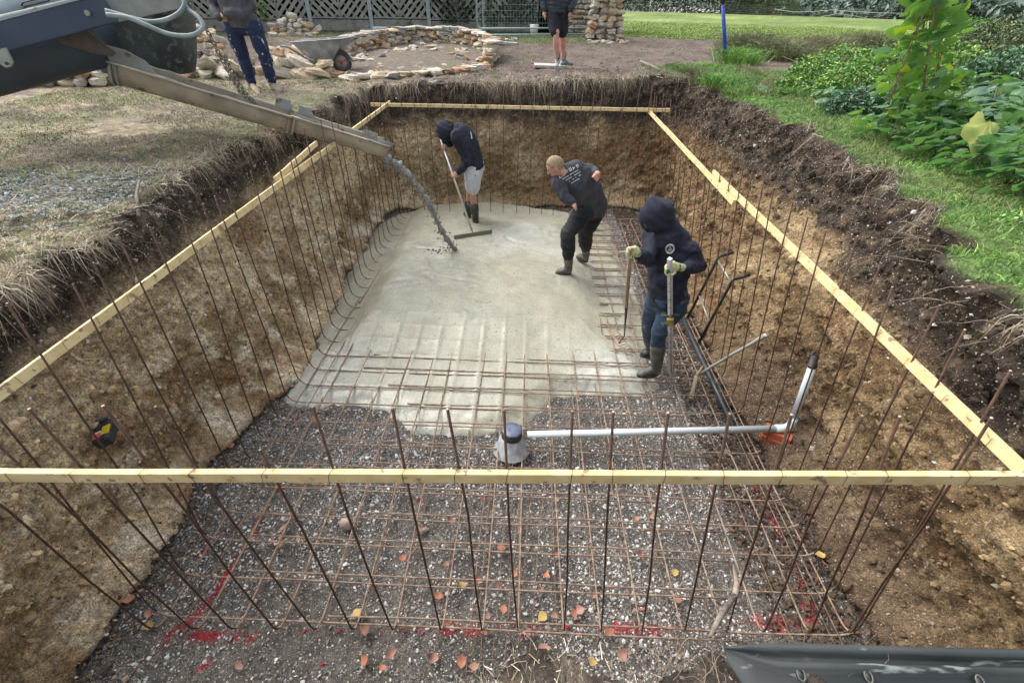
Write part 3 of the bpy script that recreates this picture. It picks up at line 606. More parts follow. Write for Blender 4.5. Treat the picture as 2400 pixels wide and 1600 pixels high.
for (xb, xm), (xt, zt) in zip(NB, nb_top):
    zt2 = min(zt, 2.08); yb = 1.06+(xb+2.06)*.042; bz = near_z(xm); yt = near_y(xm)+.03
    k = (zt2-.0)/bz; xt2 = xb+(xm-xb)*k
    lbar((xb, yb), (xt2, yb+(yt-yb)*k, zt2), (xb+rb.gauss(0, .03), rb.uniform(4.3, 5.3)))
FX_ = [-1.9, -1.74, -1.51, -1.3, -1.02, -.82, -.6, -.39, -.16, .06, .26, .46, .73, .92, 1.11, 1.36, 1.6, 1.78]
for x in FX_: lbar((x, 7.62+rb.gauss(0, .01)), (x+rb.gauss(0, .02), 7.63, rb.uniform(2.02, 2.16)), (x+rb.gauss(0, .03), rb.uniform(4.0, 5.0)))
for i in range(17):      # lower layer of straight bars
    x = -1.93+i*.238+.07; bar([(x, 1.12, .028), (x, 3, .028), (x+rb.gauss(0, .02), 5, .028), (x, 7.6, .028)], 'rebar_floor', .0042)
bar([(-1.93, 1.05, .1), (-1.9, 4, .1), (-1.93, 7.5, .1)], 'rebar_floor'); bar([(1.95, 1.05, .1), (1.95, 4, .1), (1.95, 7.5, .1)], 'rebar_floor')
for i in range(6): bar([(-.24+.07*i, .95, .05), (-.24+.085*i, 1.9, .05), (-.22+.1*i, 2.6, .05)], 'rebar_floor', .003)
# ------------------------------------------------------------------ timber battens wired round the bars
def batten(name_label, a, b, w=.024, h=.048, roll=0):
    a = np.array(a, float); b = np.array(b, float); d = b-a; L = np.linalg.norm(d)
    root_ = empty('timber_batten', tuple(a), name_label, 'timber', 'new timber battens tied round the reinforcement')
    mb = MB(); n_ = 8; d /= L
    side = np.cross(d, (0, 0, 1)); side /= np.linalg.norm(side); u = np.cross(side, d)
    if roll: side, u = side*cos(roll)+u*sin(roll), u*cos(roll)-side*sin(roll)
    V = []
    for i in range(n_+1):
        p = a+d*L*i/n_; p = p+side*rb.gauss(0, .0015)+u*rb.gauss(0, .001)
        for sx, sy in ((-1, -1), (1, -1), (1, 1), (-1, 1)): V.append(p+side*sx*w/2+u*sy*h/2)
    F = [(i*4+k, i*4+(k+1) % 4, i*4+4+(k+1) % 4, i*4+4+k) for i in range(n_) for k in range(4)]+[(3, 2, 1, 0), tuple(n_*4+k for k in range(4))]
    mb.add(V, F).build('board', M['wood'], root_, bevel=.0018); return root_, d, side, u
def tie(root_, p, side, d, w=.032, h=.056):
    """thin wire loop round the batten and out to the bar"""
    p = np.array(p, float); u = np.array([0, 0, 1.]); jj_ = rb.gauss(0, .006)
    pts = [p-side*w/2-u*h/2+d*jj_, p-side*w/2+u*h/2, p+side*w/2+u*h/2+d*.006, p+side*w/2-u*h/2+d*.012, p+side*(w/2+.01)-u*.01]
    MB().tube(pts, .0011, 4, sm=False).build('tie_wire', M['wire'], root_)
r_, d_, s_, u_ = batten('long pale batten spanning the foreground across the near row of bars', (-2.5, near_y(-2.5), near_z(-2.5)), (1.86, near_y(1.86), near_z(1.86)))
for xb, xm in NB: tie(r_, (xm, near_y(xm), near_z(xm)), np.array([0, 1., 0]), np.array([1., 0, 0]))
r_, d_, s_, u_ = batten('batten along the left bars from the near corner to the splice', (-2.165, .9, 1.735), (-2.165, 4.92, 1.765), roll=.25)
for y in YS:
    if y < 4.9: tie(r_, (-2.165, y, 1.75), np.array([-1., 0, 0]), np.array([0, 1., 0]))
r_, d_, s_, u_ = batten('second left batten rising from the splice under the concrete chute to the far corner', (-2.19, 4.05, 1.735), (-2.17, 7.85, 1.775), roll=.1)
for y in YS:
    if y > 4.9: tie(r_, (-2.18, y, 1.76), np.array([-1., 0, 0]), np.array([0, 1., 0]))
r_, d_, s_, u_ = batten('short spliced batten end lifting above the left rail', (-2.20, 4.0, 1.79), (-2.23, 5.05, 1.84), roll=.2)
r_, d_, s_, u_ = batten('batten tied along the far row of bars in front of the end wall', (-2.42, 7.68, 1.765), (2.1, 7.7, 1.80))
for x in FX_: tie(r_, (x, 7.68, 1.785), np.array([0, -1., 0]), np.array([1., 0, 0]))
r_, d_, s_, u_ = batten('batten along the right bars from the near corner to the middle splice', (1.825, 1.04, 1.77), (1.84, 4.75, 1.755), roll=-.15)
for y in YS:
    if y < 4.6: tie(r_, (1.825, y+.1, 1.76), np.array([1., 0, 0]), np.array([0, 1., 0]))
r_, d_, s_, u_ = batten('second right batten reaching from the middle splice to the far corner', (1.80, 4.0, 1.715), (1.81, 7.78, 1.765), roll=-.1)
for y in YS:
    if 4.6 < y < 7.6: tie(r_, (1.81, y+.1, 1.76), np.array([1., 0, 0]), np.array([0, 1., 0]))

# ------------------------------------------------------------------ drain, sump, bricks, tools
M['pvc'] = mat('white_plastic', (.74, .82, .86), (.66, .75, .79), 4, rough=.35)
M['black'] = mat('black_plastic', (.02, .022, .026), (.035, .037, .04), 30, rough=.45, bump=.1)
M['paintblk'] = mat('black_painted_steel', (.016, .018, .022), (.05, .05, .05), 14, rough=.4, bump=.15, bscale=60)
t = empty('drain_pipe', (0, 2.62, .2), 'white plastic waste pipe with a black capped riser beside the right wall', 'pipe')
pA = at(1236, 1018, z=.21); pB = at(1852, 1003, z=.21); pT = at(1904, 858, y=pB[1]+.10); pT2 = at(1909, 834, y=pB[1]+.11)
MB().tube([pA, pB+(pA-pB)*.03], .028, 16).build('long_pipe', M['pvc'], t)
dr = (pA-pB)/np.linalg.norm(pA-pB); du = (pT-pB)/np.linalg.norm(pT-pB)
MB().tube([pB+dr*.13, pB+dr*.07]+bez(pB+dr*.07, pB, pB+du*.07, 6)[1:]+[pB+du*.11], .035, 16).build('elbow', M['pvc'], t)
MB().tube([pB+du*.09, pT+du*.01], .030, 16).build('riser', M['pvc'], t)
e_ = MB().tube([pT-du*.01, pT+du*.012, pT+du*.014, pT2], [.033, .033, .029, .029], 14).build('end_cap', M['black'], t)
s0 = at(1200, 1006, z=.26)
t = empty('sump_pot', tuple(s0-[0, 0, .2]), 'round drain pot with dark blue grey lid and clear film wrap at the pipe end', 'drain')
MB().tube([s0+[0, 0, -.035], s0+[0, 0, -.004], s0, s0+[0, 0, .0005]], [.082, .082, .078, .02], 28).build('lid', mat('slate_blue_plastic', (.085, .105, .17), (.14, .17, .25), 20, rough=.25, spots=(.5, .5, .5), spot_scale=40, spot_th=.68), t)
MB().tube([s0+[0, 0, -.075], s0+[0, 0, -.03]], .087, 28).build('collar', M['black'], t)
MB().tube([s0+[0, 0, -.21], s0+[0, 0, -.07]], .066, 24).build('body', M['pvc'], t)
mb = MB(); secs = []
for i, (zz_, rr_) in enumerate([(-.065, .07), (-.09, .085), (-.13, .1), (-.17, .115), (-.205, .14)]):
    secs.append((s0+[0, -.01*i, zz_], (rr_*1.1, 0, 0), (0, rr_, 0)))
mb.loft(secs, 24, cap=False); film = mb.build('plastic_film', None if False else mat('clear_film', (.5, .53, .55), (.3, .32, .33), 14, rough=.15), t)
dt = film.modifiers.new('d', 'DISPLACE'); tx = bpy.data.textures.new('film', 'CLOUDS'); tx.noise_scale = .04; dt.texture = tx; dt.strength = .03
M['brick'] = mat('red_brick', (.42, .10, .045), (.5, .14, .07), 25, rough=.85, bump=.4, bscale=90)
bk = at(1812, 1040, z=0.0)
for i, (dx, dy, rz, lab) in enumerate([(0, 0, 1.0, 'lower red brick of the pair propping the white pipe elbow'), (.008, .01, .94, 'upper red brick directly under the white pipe elbow')]):
    MB().box((0, 0, 0), (.051, .107, .0325)).build('brick', M['brick'], None, bevel=.004)
    o = bpy.context.scene.collection.objects[-1] if False else [q for q in bpy.data.objects if q.name.startswith('brick')][-1]
    o.location = (bk[0]-.03+dx, bk[1]-.03+dy, .085+.067*i); o.rotation_euler = (0, 0, rz); tagged(o, lab, 'brick')
# black pipe lying on the mesh
M['greypipe'] = mat('dark_grey_pipe', (.03, .036, .045), (.06, .07, .085), 10, rough=.3)
a_, b_ = at(1592, 730, z=.13), at(1718, 998, z=.13)
o = MB().tube([a_, lerp(a_, b_, .3), lerp(a_, b_, .7), b_], .021, 12).build('black_pipe', M['greypipe'], None)
tagged(o, 'long dark grey pipe lying on the bars beside the man with the staff', 'pipe')
# two-handled black tube frame leaning on the right wall
t = empty('handle_frame', tuple(at(1640, 800, z=.1)), 'black tubular frame with two bent grips and cross bars leaning at the right wall', 'tool frame')
f1 = [at(1611, 746, z=.12), at(1681, 608, x=2.02)]; f2 = [at(1638, 803, z=.12), at(1714, 662, x=2.04)]
h1 = f1[1]; h2 = f2[1]
for k_, (f_, gp) in enumerate(((f1, (1716, 592)), (f2, (1755, 644)))):
    g0 = at(*gp, x=2.2); md = lerp(f_[1], g0, .35)+[0, 0, .015]
    MB().tube([f_[0], f_[1]]+bez(f_[1], f_[1]+(f_[1]-f_[0])*.06, md, 4)[1:]+[g0], .0155, 10).build('rail', M['paintblk'], t)
    MB().tube([lerp(md, g0, .3), g0+(g0-md)*.05], .019, 10).build('grip', M['black'], t)
M['galv'] = mat('galvanised_steel', (.42, .43, .43), (.3, .31, .31), 20, rough=.4, metal=.6)
MB().tube([h1, h2], .010, 8).build('cross_bar', M['galv'], t)
MB().tube([lerp(f1[0], f1[1], .42), lerp(f2[0], f2[1], .36)], .008, 8).build('cross_bar', M['galv'], t)
# mattock leaning
M['ashgrey'] = mat('weathered_handle', (.26, .26, .23), (.36, .35, .29), 12, rough=.7, bump=.2)
t = empty('mattock', tuple(at(1640, 880, z=.1)), 'mattock with cement greyed handle and tan blade resting across the dark pipe', 'mattock')
h0 = at(1640, 876, z=.17); h1 = at(1794, 786, x=2.28)
MB().tube([h0, lerp(h0, h1, .5)+[0, 0, .01], lerp(h0, h1, .8), lerp(h0, h1, .93), h1], [.014, .015, .017, .023, .020], 10).build('handle', M['ashgrey'], t)
MB().tube([lerp(h0, h1, .985), h1+(h1-h0)*.012], .021, 10).build('handle_end', mat('white_paint_end', (.75, .73, .68), rough=.5), t)
q0, q1, q2 = at(1648, 857, z=.22), at(1633, 880, z=.17), at(1620, 935, z=.06)
mb = MB(); mb.tube([q0, q1], [.008, .022], 6, sq=.6); mb.tube([q1, lerp(q1, q2, .5), q2], [.022, .020, .03], 6, sq=.35); mb.build('head', mat('muddy_steel', (.32, .26, .15), (.22, .18, .12), 20, rough=.7), t)
# laser tool in the left wall
lz_ = np.array([-2.60, 1.93, .78]); p0 = at(248, 1015, x=-2.62)
t = empty('measuring_tool', tuple(p0), 'small black and yellow power tool resting on the left earth wall', 'tool')
R = Matrix.Rotation(.5, 3, 'Z')@Matrix.Rotation(-.25, 3, 'Y'); Rn = np.array(R)
MB().box(p0, (.05, .095, .04), Rn).build('body', M['black'], t, bevel=.018)
MB().box(p0+Rn@[.03, -.02, .0375], (.022, .04, .006), Rn).build('yellow_panel', mat('yellow_plastic', (.6, .42, .02), rough=.4), t, bevel=.003)
MB().box(p0+Rn@[-.012, -.055, .042], (.02, .022, .004), Rn).build('red_label', mat('pink_label', (.6, .1, .15), rough=.5), t)
MB().box(p0+Rn@[-.012, -.03, .042], (.018, .010, .004), Rn).build('white_label', mat('white_label', (.8, .8, .75), rough=.5), t)
MB().tube([p0+Rn@[-.02, .05, .03], p0+Rn@[-.03, .09, .05], p0+Rn@[.02, .10, .03]], .014, 8).build('grip', M['paintblk'], t)

# ------------------------------------------------------------------ concrete truck boom and chute
M['navy'] = mat('navy_paint', (.030, .052, .095), (.05, .08, .125), 3, rough=.42, bump=.12, bscale=25, spots=(.3, .28, .24), spot_scale=5, spot_th=.7)
M['dknavy'] = mat('dirty_dark_blue', (.022, .035, .055), (.04, .058, .08), 3, rough=.6, bump=.2, spots=(.12, .10, .08), spot_scale=3, spot_th=.62)
M['chute'] = mat('cement_caked_steel', (.46, .40, .31), (.28, .24, .18), 3.5, rough=.6, bump=.35, bscale=30, spots=(.13, .10, .07), spot_scale=9, spot_th=.62, rough2=.8)
M['rimcake'] = mat('caked_pale_cement', (.58, .55, .48), (.36, .33, .28), 9, rough=.7, bump=.4)
M['chute_in'] = mat('wet_cement_lining', (.30, .31, .29), (.22, .225, .21), 12, rough=.45, bump=.6, bscale=40)
M['palepaint'] = mat('pale_blue_drum', (.55, .66, .72), (.42, .5, .55), 3, rough=.5, spots=(.08, .09, .1), spot_scale=6, spot_th=.64)
M['greybar'] = mat('grey_cement_paint', (.33, .35, .33), (.22, .24, .22), 6, rough=.7, bump=.3, spots=(.14, .09, .05), spot_scale=8, spot_th=.62)
M['rustplate'] = mat('rusty_plate', (.055, .05, .05), (.12, .095, .08), 8, rough=.8, bump=.3)
tk = empty('concrete_mixer', (-4.5, 4.4, 1.8), 'navy rear of a concrete mixer reaching in from the top left with its delivery chute', 'concrete mixer')
A = at(262, 140, y=4.75); Bp = at(905, 336, y=5.75)
def trough(a, b, ra, rb_, name, mat_, flange=.035, n=14, seg=10, thick=.008):
    a = np.array(a); b = np.array(b); d = (b-a)/np.linalg.norm(b-a); sd = np.cross(d, (0, 0, 1)); sd /= np.linalg.norm(sd); u = np.cross(sd, d)
    prof = [(-1-flange/ra, .0), (-1-flange/ra, .03), (-1, .04)]+[(cos(pi+pi*k/n), sin(pi+pi*k/n)) for k in range(n+1)]+[(1, .04), (1+flange/ra, .03), (1+flange/ra, 0)]
    V = []; 
    for i in range(seg+1):
        t_ = i/seg; c_ = a+(b-a)*t_; r_ = lerp(ra, rb_, t_)
        for px_, pz_ in prof: V.append(c_+sd*px_*r_+u*pz_*r_*1.02)
    m_ = len(prof); F = [(i*m_+k, (i+1)*m_+k, (i+1)*m_+k+1, i*m_+k+1) for i in range(seg) for k in range(m_-1)]
    o = MB().add(V, F, True).build(name, mat_, tk); s = o.modifiers.new('t', 'SOLIDIFY'); s.thickness = thick; s.offset = 0; s.material_offset = 0; return o, d, sd, u
mid_ = lerp(A, Bp, .60)
o, d, sd, u = trough(A, mid_, .188, .182, 'chute', M['chute'])
o2, *_ = trough(mid_-d*.03+u*.012, Bp, .172, .158, 'chute_extension', M['chute'])
def hoop(c_, r_, w_, name, m_, ang0=pi, ang1=2*pi, th=.012):
    V = []; n_ = 16
    for k in range(n_+1):
        t_ = lerp(ang0, ang1, k/n_); V.append(c_+sd*cos(t_)*r_+u*sin(t_)*r_)
    MB().tube(V, th, 6).build(name, m_, tk)
hoop(mid_, .197, .02, 'collar_ring', M['chute']); hoop(mid_-d*.05, .195, .02, 'collar_ring', M['chute'], th=.009)
hoop(A+d*.02, .202, .02, 'collar_ring', M['greybar'], th=.013); hoop(A+d*.06, .199, .02, 'collar_ring', M['greybar'], th=.01); hoop(Bp-d*.004, .162, .02, 'end_lip', M['chute'], th=.007)
for sg_ in (-1, 1):
    ra_ = [lerp(A, Bp, t_)+sd*sg_*lerp(.21, .18, t_)+u*(.008+.003*rb.gauss(0, 1)) for t_ in np.linspace(.0, 1.0, 26)]
    MB().tube(ra_, [.0095*(1+.25*rb.gauss(0, 1)) for _ in ra_], 6).build('rim_bead', M['rimcake'], tk)
# side plates on the rims
def plate(pts, th, name, m_, nrm=None, parent=None, bevel=0):
    P_ = [np.array(p, float) for p in pts]; n_ = np.cross(P_[1]-P_[0], P_[2]-P_[0]) if nrm is None else np.array(nrm, float); n_ /= np.linalg.norm(n_)
    k = len(P_); V = [p+n_*th/2 for p in P_]+[p-n_*th/2 for p in P_]
    F = [tuple(range(k)), tuple(range(2*k-1, k-1, -1))]+[(i, k+i, k+(i+1) % k, (i+1) % k) for i in range(k)]
    return MB().add(V, F).build(name, m_, parent or tk, bevel=bevel)
def rim(t_, side, h_, r_=.178): return lerp(A, Bp, t_)+sd*side*r_+u*h_
plate([rim(-.02, 1, .0), rim(-.02, 1, .13), rim(.05, 1, .14), rim(.11, 1, .10), rim(.14, 1, .02), rim(.22, 1, .0)], .012, 'hinge_plate', M['greybar'])
plate([rim(.53, -1, .0), rim(.53, -1, .10), rim(.585, -1, .11), rim(.60, -1, .0)], .01, 'latch_plate', M['greybar'])
plate([rim(.62, -1, .0, .165), rim(.62, -1, .09, .165), rim(.66, -1, .09, .165), rim(.69, -1, .02, .165), rim(.75, -1, .0, .165)], .01, 'latch_plate', M['greybar'])
plate([rim(.62, 1, .0, .165), rim(.62, 1, .04, .165), rim(.68, 1, .03, .165), rim(.76, 1, .0, .162)], .01, 'latch_plate', M['greybar'])
plate([rim(.90, -1, .0, .155), rim(.90, -1, .05, .155), rim(.965, -1, .05, .155), rim(.97, -1, .0, .155)], .01, 'latch_plate', M['greybar'])
plate([rim(.95, 1, -.01, .152), rim(.95, 1, .05, .152), rim(1.02, 1, .045, .152), rim(1.02, 1, .0, .152)], .008, 'latch_plate', M['greybar'])
# concrete running in the chute
secs = []
for i in range(15):
    t_ = .05+i/14*.95; r_ = lerp(.15, .12, t_)*.72; c_ = lerp(A, Bp, t_)-u*.075; secs.append((c_, sd*r_, u*.035*(1+.3*rb.random())))
MB().loft(secs, 12).build('flowing_concrete', M['chute_in'], tk)
# big dark hopper behind
h_c = lambda px, py, y: at(px, py, y=y)
secs = []
for (xl, xr, py, y_) in [(150, 395, -30, 5.1), (160, 404, 30, 5.15), (175, 412, 90, 5.2), (200, 413, 140, 5.2), (215, 410, 178, 5.2)]:
    l_, r2_ = at(xl, py, y=y_), at(xr, py+(-8), y=y_); c_ = (l_+r2_)/2; hw = np.linalg.norm(r2_-l_)/2; secs.append((c_+[0, .25, 0], (hw, 0, 0), (0, .32, 0)))
hp = MB().loft(secs, 32, cap=False).build('hopper', mat('dusty_rubber', (.03, .042, .05), (.10, .12, .12), 2.2, rough=.65, bump=.15, spots=(.13, .15, .145), spot_scale=16, spot_th=.55), tk); s = hp.modifiers.new('t', 'SOLIDIFY'); s.thickness = .012
MB().loft([(at(345, -20, y=4.95), (.19, 0, 0), (0, .1, .05)), (at(385, 12, y=5.0), (.15, 0, 0), (0, .1, .04)), (at(400, 22, y=5.05), (.07, 0, 0), (0, .06, .02))], 14).build('discharge_mouth', M['rustplate'], tk)
# main lower trough (dark)
c0, c1 = at(-160, 176, y=4.35), at(240, 92, y=4.62)
secs = []
for i in range(7):
    t_ = i/6; c_ = lerp(c0, c1, t_); secs.append((c_, (0, .2, 0), (0, 0, lerp(.27, .20, t_))))
MB().loft(secs, 24).build('main_trough', M['dknavy'], tk)
# navy beam
b0, b1 = at(-150, 128, y=4.05), at(256, 20, y=4.35)
MB().beam(b0, b1, .07, .185).build('side_beam', M['navy'], tk, bevel=.008)
MB().beam(b0+[0, -.003, .094], b1+[0, -.003, .094], .08, .012).build('beam_edge', mat('pale_edge', (.3, .36, .42), rough=.4), tk)  # paler strip along the top of the beam
bp_ = lerp(b0, b1, .90)+[0, -.04, .0]; MB().tube([bp_, bp_-[0, .014, 0]], .022, 6, sm=False).build('bolt', M['greybar'], tk)
g0, g1 = at(250, 22, y=4.5), at(420, -14, y=4.75)
MB().beam(g0, g1, .10, .19).build('grey_arm', M['greybar'], tk, bevel=.006)
MB().tube([at(-100, 72, y=4.3), at(0, 48, y=4.35), at(215, -2, y=4.5)], .032, 10).build('grey_tube', M['greybar'], tk)
MB().loft([(at(-120, 30, y=4.9), (0, .3, 0), (0, 0, .16)), (at(60, 10, y=4.95), (0, .3, 0), (0, 0, .16)), (at(190, -28, y=5.0), (0, .3, 0), (0, 0, .14))], 16).build('pale_cover', M['palepaint'], tk)
for k_ in range(2):
    w = [at(50+k_*6, 14+k_*3, y=4.62), at(54+k_*60, 6-k_*4, y=4.62), at(95+k_*20, -4, y=4.62)]; MB().tube(w, .006, 5).build('dark_strap', M['black'], tk)
pz = [(118, 84), (192, 62), (272, 124), (262, 133), (212, 124), (148, 104)]
plate([at(px_, py_, y=4.3+.0012*(px_-118)) for px_, py_ in pz], .012, 'bracket_plate', M['rustplate'], nrm=(0, 1, 0))
lg = [at(-12, 118, y=4.02), at(14, 112, y=4.02), at(31, 146, y=4.02), at(28, 156, y=4.02), at(16, 159, y=4.02), at(-6, 146, y=4.02)]
plate(lg, .015, 'lifting_lug', M['greybar'], nrm=(0, 1, 0)); hole = at(17, 149, y=4.0); MB().tube([hole, hole+[0, -.012, 0]], .011, 10, sm=False).build('lug_shade_disc', M['black'], tk)  # solid black disc painted as the shaded eye of the lug
M['hose'] = mat('pale_blue_hose', (.30, .36, .36), (.18, .23, .24), 8, rough=.5, bump=.1)
def hose(pix, y0, y1, r):
    q = [at(px_, py_, y=lerp(y0, y1, i/(len(pix)-1))) for i, (px_, py_) in enumerate(pix)]; pts = []
    for i in range(len(q)-1):
        p0_, p1_, p2_, p3_ = q[max(i-1, 0)], q[i], q[i+1], q[min(i+2, len(q)-1)]
        for k in range(5):
            t_ = k/5; pts.append(.5*(2*p1_+(p2_-p0_)*t_+(2*p0_-5*p1_+4*p2_-p3_)*t_**2+(-p0_+3*p1_-3*p2_+p3_)*t_**3))
    pts.append(q[-1]); MB().tube(pts, r, 10).build('hose', M['hose'], tk)
hose([(247, 25), (300, 40), (350, 51), (390, 46), (420, 30), (433, 8), (428, -20)], 4.25, 4.5, .016)
hose([(250, 35), (300, 42), (345, 60), (395, 80), (440, 84), (466, 76), (476, 60), (462, 38), (438, 20), (425, -10)], 4.2, 4.5, .017)
# chain from above to the chute
M['chain'] = mat('dull_chain', (.30, .28, .25), (.18, .16, .14), 30, rough=.5, metal=.5)
chn = MB(); ch0 = None
cpix = [(432, -14), (455, 20), (490, 80), (530, 160), (562, 215), (600, 252)]
cpts = [at(px_, py_, y=lerp(4.6, 5.28, i/5)) for i, (px_, py_) in enumerate(cpix)]
tot = sum(np.linalg.norm(cpts[i+1]-cpts[i]) for i in range(5)); ch_root = None
def along(s_):
    for i in range(5):
        l_ = np.linalg.norm(cpts[i+1]-cpts[i])
        if s_ <= l_ or i == 4: return cpts[i]+(cpts[i+1]-cpts[i])*min(1, s_/l_), (cpts[i+1]-cpts[i])/l_
        s_ -= l_
def link_mb(c_, d_, k, L_=.03, w_=.016, r_=.0055):
    a2 = np.cross(d_, (0, 1, 0)); a2 /= np.linalg.norm(a2); b2 = np.cross(d_, a2); sdv = a2 if k % 2 else b2
    pts = [c_+d_*L_*cos(t_)+sdv*w_*sin(t_) for t_ in [2*pi*i/10 for i in range(11)]]; return MB().tube(pts, r_, 5, cap=False)
nl = int(tot/.042)
for strand in range(2):
    for i in range(nl if strand == 0 else nl//2):
        c_, d_ = along((i+.5)*.042 if strand == 0 else tot*.5+(i+.5)*.042)
        c_ = c_+np.array([.03*strand*(1 if strand else 0), .02*strand, 0])
        link_mb(c_, d_, i).build('chain_link', M['chain'], tk)

# falling stream
st_pix = [(900, 368), (925, 383), (950, 403), (985, 445), (1010, 485), (1035, 540), (1060, 578), (1072, 590)]
yl = at(1072, 590, z=.16)[1]; spts = [at(px_, py_, y=lerp(5.72, yl, (i/7)**1.0)) for i, (px_, py_) in enumerate(st_pix)]
M['slurry'] = mat('falling_concrete', (.36, .36, .33), (.16, .16, .145), 22, rough=.35, bump=.8, bscale=50, dist=.02)
mb = MB(); pts = []; rs = []
for i in range(7):
    for k in range(7):
        t_ = k/7; pts.append(lerp(spts[i], spts[i+1], t_)+rng.normal(size=3)*.006); rs.append(lerp(.052, .026, (i+t_)/7)*(1+.22*rng.normal()))
mb.tube(pts, np.clip(rs, .014, .07), 10)
for _ in range(230):
    i = rng.integers(0, 7); c_ = lerp(spts[i], spts[i+1], rng.random())+rng.normal(size=3)*np.array([.035, .03, .03])*(1+i*.1)-[.03, 0, .0]
    mb.ball(c_, rng.uniform(.005, .016), 6, 4)
for _ in range(170):
    c_ = spts[-1]+np.array([-abs(rng.normal())*.16+.02, rng.normal()*.05-.03, 0]); c_[2] = .165+rng.random()*.01; mb.ball(c_, rng.uniform(.006, .02), 6, 4)
o = mb.build('falling_concrete', M['slurry'], None); tagged(o, 'lumpy grey stream of concrete falling from the chute end to the slab', 'concrete', kind='stuff')

# ------------------------------------------------------------------ steel edge, root and leaves in the foreground
M['oldsteel'] = mat('scuffed_blue_grey_steel', (.022, .028, .029), (.055, .062, .062), 7, rough=.45, rough2=.75, bump=.25, bscale=30, spots=(.20, .22, .20), spot_scale=26, spot_th=.62, stretch=(.35, 1, 2))
t = empty('steel_trough', (.8, .45, 1.9), 'scuffed blue grey steel edging with slotted bolt holes in the bottom right corner', 'steel edging')
e0, e1 = at(1700, 1516, z=1.93), at(2480, 1536, z=1.93)
dx_ = (e1-e0)/np.linalg.norm(e1-e0); ny_ = np.array([-dx_[1], dx_[0], 0])
prof = [(.012, -.03), (.013, -.004), (.007, .004), (-.001, .004), (-.006, -.003), (-.008, -.016), (-.019, -.020), (-.023, -.004), (-.030, .003), (-.038, -.001), (-.044, -.016), (-.10, -.034), (-.17, -.055)]
V = []; ns = 14
for i in range(ns+1):
    c_ = lerp(e0, e1, i/ns)
    for k, (py_, pz_) in enumerate(prof):
        shr = 1 if i > 1 else (.15 if i == 0 else .65); V.append(c_+ny_*py_*shr+np.array([0, 0, pz_*shr-.002*(1-shr)])+rng.normal(size=3)*.0006)
m_ = len(prof); F = [(i*m_+k, i*m_+k+1, (i+1)*m_+k+1, (i+1)*m_+k) for i in range(ns) for k in range(m_-1)]
o = MB().add(V, F, True).build('rail', M['oldsteel'], t); s = o.modifiers.new('t', 'SOLIDIFY'); s.thickness = .004
fn = np.cross(dx_, (ny_*(-.126)+np.array([0, 0, -.039]))); fn /= np.linalg.norm(fn); fn = fn if fn[2] > 0 else -fn
for hx, hy in ((1873, 1558), (2030, 1574), (2290, 1597)):
    best = None
    for s_ in np.linspace(0, 1, 200):   # the point of the face under that hole
        for q_ in np.linspace(0, 1, 30):
            p_ = lerp(e0, e1, s_)+ny_*lerp(-.044, -.17, q_)+np.array([0, 0, lerp(-.016, -.055, q_)])
            v_ = p_-np.array([0, 0, CAM_H]); k_ = v_@_f; e2 = (1200+FPX*(v_@_r)/k_-hx)**2+(800-FPX*(v_@_u)/k_-hy)**2
            if best is None or e2 < best[0]: best = (e2, p_)
    c_ = best[1]+fn*.010; vd = np.cross(fn, dx_)
    MB().tube([c_+dx_*.008*cos(a)+vd*.012*sin(a) for a in np.linspace(0, 2*pi, 13)], .0019, 6, cap=False).build('slot_rim', mat('worn_rim', (.13, .13, .105), rough=.6), t)
    MB().loft([(c_-fn*.012, dx_*.0075, vd*.0115), (c_+fn*.0003, dx_*.0075, vd*.0115)], 12).build('slot_shade_disc', M['black'], t)  # black plug stands for the shade inside the slot; no opening is cut
# thick cut root sticking up at the near edge
M['bark'] = mat('grey_root', (.28, .24, .20), (.15, .12, .10), 30, rough=.85, bump=.6, bscale=60, dist=.004)
t = empty('tree_root', (.5, .5, 1.85), 'thick grey tree root broken off pale at the near edge of the pit', 'root')
rp = [at(1665, 1490, z=1.86), at(1690, 1440, z=1.80), at(1722, 1395, z=1.72)]
MB().tube(rp, [.0045, .0085, .0075], 10).build('root_stem', M['bark'], t)
e_ = [at(1722, 1395, z=1.72), at(1727, 1370, z=1.69), at(1719, 1325, z=1.66)]
MB().tube(e_, [.0095, .008, .003], 8).build('broken_end', mat('pale_split_wood', (.38, .3, .23), (.26, .2, .16), 60, rough=.8, bump=.5, bscale=90), t)
MB().tube([at(1727, 1372, z=1.69), at(1738, 1352, z=1.67)], [.006, .002], 6).build('broken_end', bpy.data.materials['pale_split_wood'], t)
for k in range(14):
    p_ = lerp(rp[0], rp[2], rb.uniform(.05, .95)); q_ = [p_]; d2 = np.array([rb.gauss(0, 1), rb.gauss(0, .6), rb.uniform(-.9, .3)])
    for _ in range(6): d2 = d2+np.array([rb.gauss(0, .5), rb.gauss(0, .5), rb.gauss(0, .5)]); d2 /= np.linalg.norm(d2); q_.append(q_[-1]+d2*.016)
    MB().tube(q_, [.0016*(1-.11*i) for i in range(7)], 4).build('rootlet', M['bark'], t)
